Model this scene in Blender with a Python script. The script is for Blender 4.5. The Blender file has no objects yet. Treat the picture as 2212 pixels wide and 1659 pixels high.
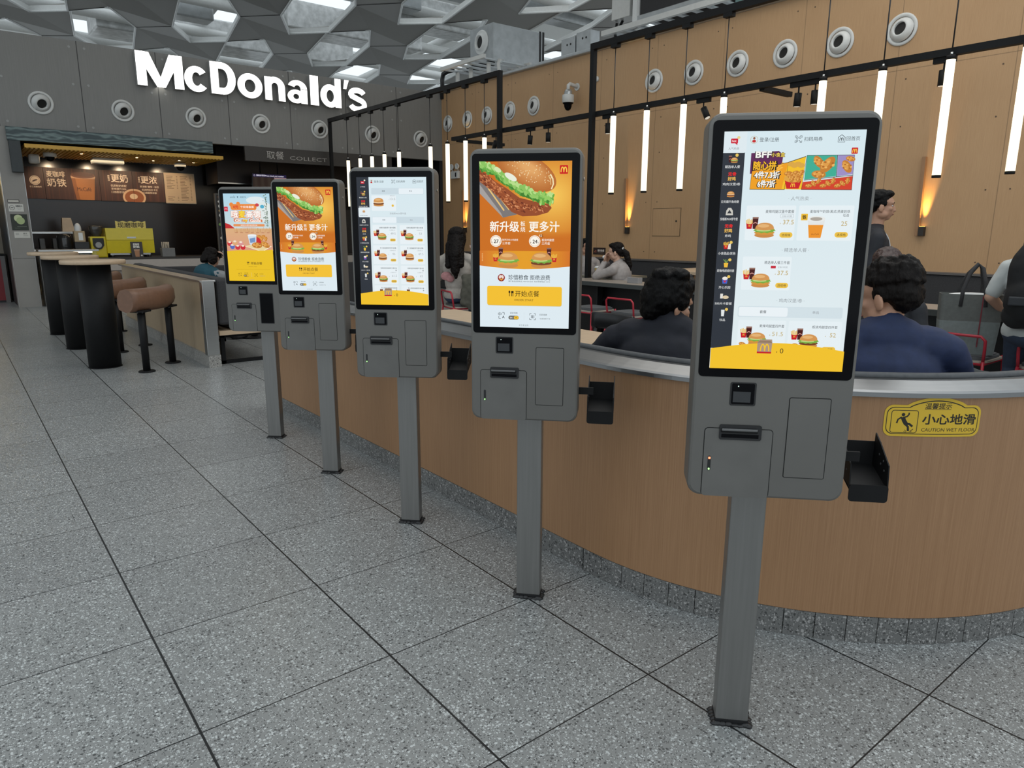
import bpy, bmesh, math, random
from mathutils import Vector, Matrix, Euler
from mathutils.geometry import delaunay_2d_cdt
R = math.radians
PI = math.pi
SC = bpy.context.scene
COL = SC.collection
random.seed(7)

# ---------------------------------------------------------------- camera
def make_camera():
    pitch, roll, yaw, h = 0.21503, 0.0040, 0.67023, 1.3872
    fw = Vector((math.sin(yaw) * math.cos(pitch), math.cos(yaw) * math.cos(pitch), -math.sin(pitch)))
    rt = Vector((math.cos(yaw), -math.sin(yaw), 0))
    up = rt.cross(fw)
    r = rt * math.cos(roll) + up * math.sin(roll)
    u = up * math.cos(roll) - rt * math.sin(roll)
    cam = bpy.data.cameras.new('camera')
    cam.sensor_width = 36
    cam.lens = 1517.2 / 2212 * 36
    cam.clip_start = 0.05
    cam.clip_end = 300
    o = bpy.data.objects.new('camera', cam)
    COL.objects.link(o)
    o.matrix_world = Matrix(((r.x, u.x, -fw.x, 0), (r.y, u.y, -fw.y, 0), (r.z, u.z, -fw.z, h), (0, 0, 0, 1)))
    SC.camera = o
make_camera()

# ---------------------------------------------------------------- sky, daylight, exposure
SC.view_settings.view_transform = 'Standard'
SC.view_settings.look = 'None'
SC.view_settings.gamma = 1
SC.view_settings.exposure = 0.0
SC.view_settings.use_curve_mapping = False
W = bpy.data.worlds.new('overcast_sky')
SC.world = W
W.use_nodes = True
_bg = W.node_tree.nodes['Background']
_bg.inputs[0].default_value = (0.86, 0.95, 1.0, 1)
_bg.inputs[1].default_value = 1.12

def area(name, loc, rot, size, power, color, sy=None):
    l = bpy.data.lights.new(name, 'AREA')
    l.energy = power
    l.color = color
    l.size = size
    if sy:
        l.shape = 'RECTANGLE'
        l.size_y = sy
    o = bpy.data.objects.new(name, l)
    COL.objects.link(o)
    o.location = loc
    o.rotation_euler = rot
    return o
# the hall's roof daylight over the dining area
area('hall_daylight', (6.5, 6.0, 9.0), (0, 0, 0), 9, 520, (1.0, 0.93, 0.84), 14)

# ---------------------------------------------------------------- materials
def lin(c):
    def f(x):
        x /= 255.0
        return x / 12.92 if x <= 0.04045 else ((x + 0.055) / 1.055) ** 2.4
    return (f(c[0]), f(c[1]), f(c[2]), 1.0)

MATS = {}
def mat(name, col, rough=0.5, metal=0.0, noise=0.08, scale=18, emit=None, es=1.0, spec=0.5, bump=0.0, stretch=None):
    if name in MATS:
        return MATS[name]
    m = bpy.data.materials.new(name)
    m.use_nodes = True
    nt = m.node_tree
    N = nt.nodes
    p = N['Principled BSDF']
    p.inputs['Roughness'].default_value = rough
    p.inputs['Metallic'].default_value = metal
    p.inputs['Specular IOR Level'].default_value = spec
    c = col if len(col) == 4 else (*col, 1)
    p.inputs['Base Color'].default_value = c
    if noise > 0 or bump > 0:
        tc = N.new('ShaderNodeTexCoord')
        n = N.new('ShaderNodeTexNoise')
        n.inputs['Scale'].default_value = scale
        n.inputs['Detail'].default_value = 4
        if stretch:
            mp = N.new('ShaderNodeMapping')
            mp.inputs['Scale'].default_value = stretch
            nt.links.new(tc.outputs['Object'], mp.inputs[0])
            nt.links.new(mp.outputs[0], n.inputs['Vector'])
        else:
            nt.links.new(tc.outputs['Object'], n.inputs['Vector'])
        mx = N.new('ShaderNodeMix')
        mx.data_type = 'RGBA'
        nt.links.new(n.outputs['Fac'], mx.inputs[0])
        mx.inputs[6].default_value = tuple(max(0, x * (1 - noise * 2)) for x in c[:3]) + (1,)
        mx.inputs[7].default_value = tuple(min(1, x * (1 + noise * 2)) for x in c[:3]) + (1,)
        nt.links.new(mx.outputs[2], p.inputs['Base Color'])
        if bump > 0:
            b = N.new('ShaderNodeBump')
            b.inputs['Strength'].default_value = bump
            b.inputs['Distance'].default_value = 0.01
            nt.links.new(n.outputs['Fac'], b.inputs['Height'])
            nt.links.new(b.outputs[0], p.inputs['Normal'])
    if emit:
        p.inputs['Emission Color'].default_value = (*emit[:3], 1)
        p.inputs['Emission Strength'].default_value = es
    MATS[name] = m
    return m

def attr_mat(name, emit, rough):
    """picture material: colours come from the drawn shapes"""
    m = bpy.data.materials.new(name)
    m.use_nodes = True
    nt = m.node_tree
    p = nt.nodes['Principled BSDF']
    a = nt.nodes.new('ShaderNodeAttribute')
    a.attribute_name = 'Col'
    p.inputs['Roughness'].default_value = rough
    if emit > 0:
        p.inputs['Base Color'].default_value = (0.004, 0.004, 0.005, 1)
        p.inputs['Specular IOR Level'].default_value = 0.12
        nt.links.new(a.outputs['Color'], p.inputs['Emission Color'])
        p.inputs['Emission Strength'].default_value = emit
    else:
        nt.links.new(a.outputs['Color'], p.inputs['Base Color'])
    MATS[name] = m
    return m

M_SCREEN = attr_mat('lit_screen_picture', 0.95, 0.06)
M_PRINT = attr_mat('printed_picture', 0, 0.45)

def math_node(nt, op, a, b=None, c=None):
    n = nt.nodes.new('ShaderNodeMath')
    n.operation = op
    for i, v in enumerate((a, b, c)):
        if v is None:
            continue
        if isinstance(v, (int, float)):
            n.inputs[i].default_value = v
        else:
            nt.links.new(v, n.inputs[i])
    return n.outputs[0]

def mixc(nt, fac, a, b):
    n = nt.nodes.new('ShaderNodeMix')
    n.data_type = 'RGBA'
    if isinstance(fac, (int, float)):
        n.inputs[0].default_value = fac
    else:
        nt.links.new(fac, n.inputs[0])
    for i, v in ((6, a), (7, b)):
        if isinstance(v, tuple):
            n.inputs[i].default_value = v if len(v) == 4 else (*v, 1)
        else:
            nt.links.new(v, n.inputs[i])
    return n.outputs[2]

def terrazzo(name, base, white, black, scale=88, grid=False, dark=1.0, rough=0.34):
    m = bpy.data.materials.new(name)
    m.use_nodes = True
    nt = m.node_tree
    N = nt.nodes
    p = N['Principled BSDF']
    tc = N.new('ShaderNodeTexCoord')
    pos = tc.outputs['Object']
    nz = N.new('ShaderNodeTexNoise')
    nz.inputs['Scale'].default_value = 1.6
    nz.inputs['Detail'].default_value = 3
    nt.links.new(pos, nz.inputs['Vector'])
    col = mixc(nt, nz.outputs['Fac'], tuple(x * 0.86 for x in base), tuple(x * 1.14 for x in base))
    # chips, two sizes
    for sc, th_w, th_b in ((scale, 0.80, 0.15), (scale * 2.1, 0.78, 0.2)):
        v = N.new('ShaderNodeTexVoronoi')
        v.inputs['Scale'].default_value = sc
        v.inputs['Randomness'].default_value = 1.0
        nt.links.new(pos, v.inputs['Vector'])
        sep = N.new('ShaderNodeSeparateColor')
        nt.links.new(v.outputs['Color'], sep.inputs[0])
        near = math_node(nt, 'LESS_THAN', v.outputs['Distance'], 0.46)
        w = math_node(nt, 'MULTIPLY', math_node(nt, 'GREATER_THAN', sep.outputs[0], th_w), near)
        b = math_node(nt, 'MULTIPLY', math_node(nt, 'LESS_THAN', sep.outputs[0], th_b), near)
        col = mixc(nt, math_node(nt, 'MULTIPLY', w, 0.75), col, white)
        col = mixc(nt, math_node(nt, 'MULTIPLY', b, 0.8), col, black)
    if grid:
        sx = N.new('ShaderNodeSeparateXYZ')
        nt.links.new(pos, sx.inputs[0])
        # each slab a little different
        ix = math_node(nt, 'FLOOR', math_node(nt, 'DIVIDE', math_node(nt, 'SUBTRACT', sx.outputs[0], 0.387), 0.6))
        iy = math_node(nt, 'FLOOR', math_node(nt, 'DIVIDE', math_node(nt, 'SUBTRACT', sx.outputs[1], 0.094), 0.6))
        cb = N.new('ShaderNodeCombineXYZ')
        nt.links.new(ix, cb.inputs[0])
        nt.links.new(iy, cb.inputs[1])
        wn = N.new('ShaderNodeTexWhiteNoise')
        nt.links.new(cb.outputs[0], wn.inputs['Vector'])
        col = mixc(nt, math_node(nt, 'MULTIPLY', wn.outputs['Value'], 0.16), col, (0.1, 0.1, 0.1, 1))
        for o, off, w in ((0, 0.387, 0.0034), (1, 0.094, 0.0022)):
            t = math_node(nt, 'DIVIDE', math_node(nt, 'SUBTRACT', sx.outputs[o], off), 0.6)
            fr = math_node(nt, 'ABSOLUTE', math_node(nt, 'SUBTRACT', t, math_node(nt, 'ROUND', t)))
            ln = math_node(nt, 'LESS_THAN', fr, w / 0.6)
            col = mixc(nt, ln, col, (0.012, 0.013, 0.014, 1))
    nt.links.new(col, p.inputs['Base Color'])
    p.inputs['Roughness'].default_value = rough
    p.inputs['Specular IOR Level'].default_value = 0.4
    MATS[name] = m
    return m

def woodgrain(name, c0, c1, rough=0.5, seams=None, zseam=None):
    """fine vertical oak laminate grain; optional panel joints in local x (seams = (offset, step)) and one level joint"""
    m = bpy.data.materials.new(name)
    m.use_nodes = True
    nt = m.node_tree
    N = nt.nodes
    p = N['Principled BSDF']
    tc = N.new('ShaderNodeTexCoord')
    mp = N.new('ShaderNodeMapping')
    mp.inputs['Scale'].default_value = (210, 210, 3.0)
    nt.links.new(tc.outputs['Object'], mp.inputs[0])
    n1 = N.new('ShaderNodeTexNoise')
    n1.inputs['Scale'].default_value = 1.0
    n1.inputs['Detail'].default_value = 5
    n1.inputs['Roughness'].default_value = 0.65
    nt.links.new(mp.outputs[0], n1.inputs['Vector'])
    n2 = N.new('ShaderNodeTexNoise')
    n2.inputs['Scale'].default_value = 1.1
    n2.inputs['Detail'].default_value = 2
    nt.links.new(tc.outputs['Object'], n2.inputs['Vector'])
    f = math_node(nt, 'MULTIPLY_ADD', math_node(nt, 'SUBTRACT', n1.outputs['Fac'], 0.5), 1.9, 0.5)
    f = math_node(nt, 'MULTIPLY_ADD', math_node(nt, 'SUBTRACT', n2.outputs['Fac'], 0.5), 0.7, f)
    cl = N.new('ShaderNodeClamp')
    nt.links.new(f, cl.inputs[0])
    col = mixc(nt, cl.outputs[0], c0, c1)
    sx = N.new('ShaderNodeSeparateXYZ')
    nt.links.new(tc.outputs['Object'], sx.inputs[0])
    if seams:
        t = math_node(nt, 'DIVIDE', math_node(nt, 'SUBTRACT', sx.outputs[seams[2]], seams[0]), seams[1])
        fr = math_node(nt, 'ABSOLUTE', math_node(nt, 'SUBTRACT', t, math_node(nt, 'ROUND', t)))
        col = mixc(nt, math_node(nt, 'MULTIPLY', math_node(nt, 'LESS_THAN', fr, 0.005 / seams[1]), 0.4), col, (0.03, 0.02, 0.012, 1))
    if zseam is not None:
        d = math_node(nt, 'ABSOLUTE', math_node(nt, 'SUBTRACT', sx.outputs[2], zseam))
        col = mixc(nt, math_node(nt, 'MULTIPLY', math_node(nt, 'LESS_THAN', d, 0.005), 0.4), col, (0.03, 0.02, 0.012, 1))
    nt.links.new(col, p.inputs['Base Color'])
    p.inputs['Roughness'].default_value = rough
    MATS[name] = m
    return m

def marble(name):
    m = bpy.data.materials.new(name)
    m.use_nodes = True
    nt = m.node_tree
    p = nt.nodes['Principled BSDF']
    tc = nt.nodes.new('ShaderNodeTexCoord')
    mp = nt.nodes.new('ShaderNodeMapping')
    mp.inputs['Scale'].default_value = (0.9, 1.0, 3.2)
    nt.links.new(tc.outputs['Object'], mp.inputs[0])
    w = nt.nodes.new('ShaderNodeTexWave')
    w.bands_direction = 'Z'
    w.inputs['Scale'].default_value = 1.3
    w.inputs['Distortion'].default_value = 9
    w.inputs['Detail'].default_value = 2
    w.inputs['Detail Scale'].default_value = 2.2
    nt.links.new(mp.outputs[0], w.inputs['Vector'])
    col = mixc(nt, math_node(nt, 'POWER', w.outputs['Fac'], 2.2), (0.009, 0.030, 0.034, 1), (0.13, 0.19, 0.185, 1))
    nt.links.new(col, p.inputs['Base Color'])
    p.inputs['Roughness'].default_value = 0.25
    MATS[name] = m
    return m

def tiles_mat(name, c, mortar, bw, bh, rough=0.2):
    m = bpy.data.materials.new(name)
    m.use_nodes = True
    nt = m.node_tree
    p = nt.nodes['Principled BSDF']
    tc = nt.nodes.new('ShaderNodeTexCoord')
    mp = nt.nodes.new('ShaderNodeMapping')
    mp.inputs['Rotation'].default_value = (R(90), 0, 0)
    nt.links.new(tc.outputs['Object'], mp.inputs[0])
    b = nt.nodes.new('ShaderNodeTexBrick')
    b.offset = 0
    b.inputs['Color1'].default_value = (*c, 1)
    b.inputs['Color2'].default_value = tuple(x * 0.8 for x in c) + (1,)
    b.inputs['Mortar'].default_value = (*mortar, 1)
    b.inputs['Scale'].default_value = 1
    b.inputs['Mortar Size'].default_value = 0.006
    b.inputs['Brick Width'].default_value = bw
    b.inputs['Row Height'].default_value = bh
    nt.links.new(mp.outputs[0], b.inputs['Vector'])
    nt.links.new(b.outputs['Color'], p.inputs['Base Color'])
    p.inputs['Roughness'].default_value = rough
    MATS[name] = m
    return m

M_FLOOR = terrazzo('terrazzo_floor', (0.245, 0.253, 0.250), (0.60, 0.63, 0.63), (0.04, 0.042, 0.044), scale=110, grid=True)
M_PLINTH = terrazzo('terrazzo_plinth', (0.15, 0.15, 0.146), (0.40, 0.39, 0.38), (0.04, 0.04, 0.04), scale=95, rough=0.4)
M_PLINTH_PALE = terrazzo('terrazzo_plinth_pale', (0.30, 0.29, 0.27), (0.5, 0.49, 0.47), (0.06, 0.06, 0.06), scale=80, rough=0.4)
M_WOOD = woodgrain('oak_laminate', (0.265, 0.138, 0.064, 1), (0.365, 0.204, 0.103, 1))
M_WOODWALL = woodgrain('oak_wall_panels', (0.41, 0.240, 0.116, 1), (0.53, 0.332, 0.175, 1), seams=(0.55, 1.36, 1), zseam=3.457)
M_TABLETOP = mat('pale_wood_top', (0.50, 0.37, 0.25), 0.4, noise=0.1, scale=6, stretch=(1, 8, 8))
M_STEEL = mat('brushed_steel', (0.55, 0.55, 0.54), 0.28, 1.0, noise=0.06, scale=4, stretch=(1, 1, 60))
M_RIM = mat('brushed_steel_rim', (0.27, 0.275, 0.28), 0.33, 1.0, noise=0.06, scale=4, stretch=(1, 1, 60))
M_KIOSK = mat('grey_brushed_metal_paint', (0.142, 0.137, 0.128), 0.42, 0.35, noise=0.05, scale=5)
M_KIOSK_DOOR = mat('worn_grey_metal_paint', (0.145, 0.141, 0.133), 0.46, 0.35, noise=0.12, scale=9)
M_POST = mat('brushed_steel_post', (0.235, 0.232, 0.225), 0.36, 0.7, noise=0.08, scale=3, stretch=(30, 30, 1))
M_BLACKGLASS = mat('black_glass', (0.003, 0.003, 0.004), 0.09, 0, noise=0, spec=0.1)
M_BLACK = mat('black_plastic', (0.010, 0.010, 0.011), 0.4, noise=0.1)
M_BLACKMET = mat('black_powder_coat', (0.008, 0.008, 0.0085), 0.55, noise=0.08, scale=40, spec=0.2)
M_GROOVE = mat('dark_gap', (0.004, 0.004, 0.004), 0.9, noise=0)
M_DKBROWN = mat('dark_bronze_frame', (0.020, 0.015, 0.012), 0.5, noise=0.1)
M_WHITE = mat('white_paint', (0.72, 0.73, 0.72), 0.45, noise=0.04)
M_WHITEPL = mat('white_plastic', (0.62, 0.62, 0.60), 0.35, noise=0.04)
M_CEIL = mat('grey_ceiling_panel', (0.30, 0.288, 0.265), 0.55, noise=0.05, scale=0.4)
M_TUBE = mat('warm_lamp_tube', (0.9, 0.85, 0.75), 0.4, noise=0, emit=(1.0, 0.87, 0.62), es=1.3)
M_LETTER = mat('lit_letter_face', (0.9, 0.9, 0.88), 0.4, noise=0, emit=(1.0, 0.985, 0.94), es=1.6)
M_LETSIDE = mat('letter_return', (0.32, 0.32, 0.31), 0.4, noise=0.04)
M_GALV = mat('galvanised_sheet', (0.46, 0.48, 0.49), 0.38, 0.6, noise=0.12, scale=7)
M_FOIL = mat('foil_insulation', (0.62, 0.64, 0.63), 0.4, 0.35, noise=0.3, scale=5, bump=0.9)
M_DKGREY = mat('dark_grey_fabric', (0.035, 0.034, 0.036), 0.85, noise=0.2, scale=90)
M_BROWNLEATHER = mat('brown_leather', (0.165, 0.082, 0.047), 0.42, noise=0.12, scale=30, bump=0.08)
M_RED = mat('red_tube_paint', (0.42, 0.018, 0.035), 0.35, noise=0.05)
M_PADGREY = mat('grey_seat_pad', (0.085, 0.088, 0.092), 0.8, noise=0.15, scale=60)
M_SEATWOOD = mat('pale_seat_shell', (0.40, 0.34, 0.28), 0.5, noise=0.06)
M_SKIN = mat('skin', (0.44, 0.235, 0.15), 0.5, noise=0.08, scale=14)
M_SKIN_PALE = mat('pale_skin', (0.52, 0.31, 0.22), 0.5, noise=0.07, scale=14)
M_HAIR = mat('black_hair', (0.0025, 0.002, 0.002), 0.5, noise=0.4, scale=1, bump=0.5, spec=0.14, stretch=(160, 160, 40))
M_HAIR_BR = mat('dark_brown_hair', (0.0055, 0.0036, 0.003), 0.5, noise=0.4, scale=1, bump=0.5, spec=0.14, stretch=(150, 150, 40))
M_EYE = mat('eye_white', (0.6, 0.58, 0.55), 0.3, noise=0)
M_LIP = mat('lips', (0.34, 0.12, 0.10), 0.5, noise=0.05)
M_GLASS = None

# ---------------------------------------------------------------- mesh helpers
class MB:
    def __init__(s):
        s.v = []; s.f = []; s.m = []; s.mats = []; s.sm = []
    def mi(s, m):
        if m not in s.mats:
            s.mats.append(m)
        return s.mats.index(m)
    def add(s, vs, fs, m, smooth=False, T=None):
        b = len(s.v)
        k = s.mi(m)
        for v in vs:
            v = Vector(v)
            s.v.append(T @ v if T is not None else v)
        for f in fs:
            s.f.append([i + b for i in f]); s.m.append(k); s.sm.append(smooth)
    def box(s, lo, hi, m, T=None):
        x0, y0, z0 = lo; x1, y1, z1 = hi
        vs = [(x0, y0, z0), (x1, y0, z0), (x1, y1, z0), (x0, y1, z0), (x0, y0, z1), (x1, y0, z1), (x1, y1, z1), (x0, y1, z1)]
        fs = [(0, 3, 2, 1), (4, 5, 6, 7), (0, 1, 5, 4), (1, 2, 6, 5), (2, 3, 7, 6), (3, 0, 4, 7)]
        s.add(vs, fs, m, False, T)
        return s
    def bbox(s, lo, hi, m, r=0.006, T=None, seg=2):
        """box with rounded edges"""
        bm = bmesh.new()
        bmesh.ops.create_cube(bm, size=1)
        for v in bm.verts:
            v.co = Vector([(lo[i] + hi[i]) / 2 + v.co[i] * (hi[i] - lo[i]) for i in range(3)])
        bmesh.ops.bevel(bm, geom=bm.edges[:], offset=r, segments=seg, affect='EDGES', profile=0.5)
        s.frombm(bm, m, T, smooth=False)
        return s
    def frombm(s, bm, m, T=None, smooth=True):
        bm.verts.index_update()
        s.add([v.co.copy() for v in bm.verts], [[v.index for v in f.verts] for f in bm.faces], m, smooth, T)
        bm.free()
        return s
    def prism(s, pts, a, b, m, axis='z', T=None, m2=None):
        """extrude polygon pts (2D) from a to b on an axis; 'y': pts are (x,z); 'x': pts are (y,z)"""
        def P(p, h):
            return {'z': (p[0], p[1], h), 'y': (p[0], h, p[1]), 'x': (h, p[0], p[1])}[axis]
        n = len(pts)
        vs = [P(p, a) for p in pts] + [P(p, b) for p in pts]
        sides = [(i, (i + 1) % n, n + (i + 1) % n, n + i) for i in range(n)]
        s.add(vs, sides, m2 or m, False, T)
        s.add(vs, [list(range(n))[::-1], list(range(n, 2 * n))], m, False, T)
        return s
    def cyl(s, p0, p1, r0, m, r1=None, n=20, caps=True, smooth=True):
        p0 = Vector(p0); p1 = Vector(p1)
        r1 = r0 if r1 is None else r1
        d = (p1 - p0).normalized()
        a = d.orthogonal().normalized(); b = d.cross(a)
        vs = []
        for p, r in ((p0, r0), (p1, r1)):
            for i in range(n):
                t = 2 * PI * i / n
                vs.append(p + a * (r * math.cos(t)) + b * (r * math.sin(t)))
        s.add(vs, [(i, (i + 1) % n, n + (i + 1) % n, n + i) for i in range(n)], m, smooth)
        if caps:
            s.add(vs, [list(range(n))[::-1], list(range(n, 2 * n))], m, False)
        return s
    def tube(s, pts, r, m, n=10, caps=True):
        pts = [Vector(p) for p in pts]
        vs = []; fs = []
        up = None
        for i, p in enumerate(pts):
            d = (pts[min(i + 1, len(pts) - 1)] - pts[max(i - 1, 0)]).normalized()
            if up is None:
                up = d.orthogonal().normalized()
            else:
                up = (up - d * up.dot(d)).normalized()
            b = d.cross(up)
            rr = r[i] if isinstance(r, (list, tuple)) else r
            for k in range(n):
                t = 2 * PI * k / n
                vs.append(p + up * (rr * math.cos(t)) + b * (rr * math.sin(t)))
        for i in range(len(pts) - 1):
            for k in range(n):
                fs.append((i * n + k, i * n + (k + 1) % n, (i + 1) * n + (k + 1) % n, (i + 1) * n + k))
        s.add(vs, fs, m, True)
        if caps:
            s.add(vs, [list(range(n))[::-1], list(range(len(vs) - n, len(vs)))], m, False)
        return s
    def lathe(s, prof, m, c=(0, 0, 0), n=28, axis='z', T=None):
        """prof: list of (r, h)"""
        vs = []; fs = []
        for r, h in prof:
            for k in range(n):
                t = 2 * PI * k / n
                x, y = r * math.cos(t), r * math.sin(t)
                p = {'z': (x, y, h), 'y': (x, h, y), 'x': (h, x, y)}[axis]
                vs.append((p[0] + c[0], p[1] + c[1], p[2] + c[2]))
        for i in range(len(prof) - 1):
            for k in range(n):
                fs.append((i * n + k, i * n + (k + 1) % n, (i + 1) * n + (k + 1) % n, (i + 1) * n + k))
        s.add(vs, fs, m, True, T)
        return s
    def ell(s, c, r, m, T=None, n=14):
        bm = bmesh.new()
        bmesh.ops.create_uvsphere(bm, u_segments=n, v_segments=max(6, n * 2 // 3), radius=1)
        for v in bm.verts:
            v.co = Vector((v.co.x * r[0] + c[0], v.co.y * r[1] + c[1], v.co.z * r[2] + c[2]))
        return s.frombm(bm, m, T)
    def sweep(s, path, prof, m, smooth=False, cap=True):
        """path: list of (x, y, nx, ny); prof: closed list of (d, z) with d along the outward normal"""
        n = len(prof); vs = []; fs = []
        for x, y, nx, ny in path:
            for d, z in prof:
                vs.append((x + nx * d, y + ny * d, z))
        for i in range(len(path) - 1):
            for k in range(n):
                fs.append((i * n + k, i * n + (k + 1) % n, (i + 1) * n + (k + 1) % n, (i + 1) * n + k))
        s.add(vs, fs, m, smooth)
        if cap:
            s.add(vs, [list(range(n)), list(range(len(vs) - n, len(vs)))[::-1]], m)
        return s
    def build(s, name, parent=None, loc=None, recalc=True):
        me = bpy.data.meshes.new(name)
        me.from_pydata([tuple(v) for v in s.v], [], s.f)
        for m in s.mats:
            me.materials.append(m)
        me.polygons.foreach_set('material_index', s.m)
        me.polygons.foreach_set('use_smooth', s.sm)
        me.update()
        if recalc:
            bm = bmesh.new(); bm.from_mesh(me)
            bmesh.ops.remove_doubles(bm, verts=bm.verts, dist=1e-6) if len(bm.verts) < 4000 else None
            bmesh.ops.recalc_face_normals(bm, faces=bm.faces)
            bm.to_mesh(me); bm.free()
        o = bpy.data.objects.new(name, me)
        COL.objects.link(o)
        if parent:
            o.parent = parent
        if loc is not None:
            o.location = loc
        return o

def rrect(x0, y0, x1, y1, r, n=5):
    out = []
    for cx, cy, a in ((x1 - r, y0 + r, -90), (x1 - r, y1 - r, 0), (x0 + r, y1 - r, 90), (x0 + r, y0 + r, 180)):
        for i in range(n + 1):
            t = R(a + 90 * i / n)
            out.append((cx + r * math.cos(t), cy + r * math.sin(t)))
    return out

def tag(o, label, cat, group=None, kind=None):
    if label: o['label'] = label
    if cat: o['category'] = cat
    if group: o['group'] = group
    if kind: o['kind'] = kind
    return o
def thing(name, label, cat, loc=(0, 0, 0), rz=0, group=None):
    o = bpy.data.objects.new(name, None)
    o.empty_display_size = 0.1
    COL.objects.link(o)
    o.location = loc
    o.rotation_euler = (0, 0, rz)
    return tag(o, label, cat, group)
def struct(o):
    o['kind'] = 'structure'
    return o
def dup(root, loc=None, rz=None, label=None, group=None):
    r = root.copy()
    COL.objects.link(r)
    if loc is not None: r.location = loc
    if rz is not None: r.rotation_euler = (0, 0, rz)
    if label: r['label'] = label
    if group: r['group'] = group
    for ch in list(root.children):
        c = ch.copy(); COL.objects.link(c); c.parent = r
        for g in list(ch.children):
            d = g.copy(); COL.objects.link(d); d.parent = c
    return r

# ---------------------------------------------------------------- flat pictures (screens, posters, stickers)
_TXT = {}
def text_mesh(body, bold=0.0):
    k = (body, bold)
    if k not in _TXT:
        c = bpy.data.curves.new('lettering', 'FONT')
        c.body = body; c.size = 1; c.resolution_u = 2
        c.offset = bold
        o = bpy.data.objects.new('lettering', c)
        COL.objects.link(o)
        dg = bpy.context.evaluated_depsgraph_get()
        me = o.evaluated_get(dg).to_mesh()
        vs = [(v.co.x, v.co.y) for v in me.vertices]
        fs = [list(p.vertices) for p in me.polygons]
        o.evaluated_get(dg).to_mesh_clear()
        bpy.data.objects.remove(o); bpy.data.curves.remove(c)
        xs = [v[0] for v in vs] or [0]; ys = [v[1] for v in vs] or [0]
        _TXT[k] = (vs, fs, min(xs), max(xs), min(ys), max(ys))
    return _TXT[k]

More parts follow.
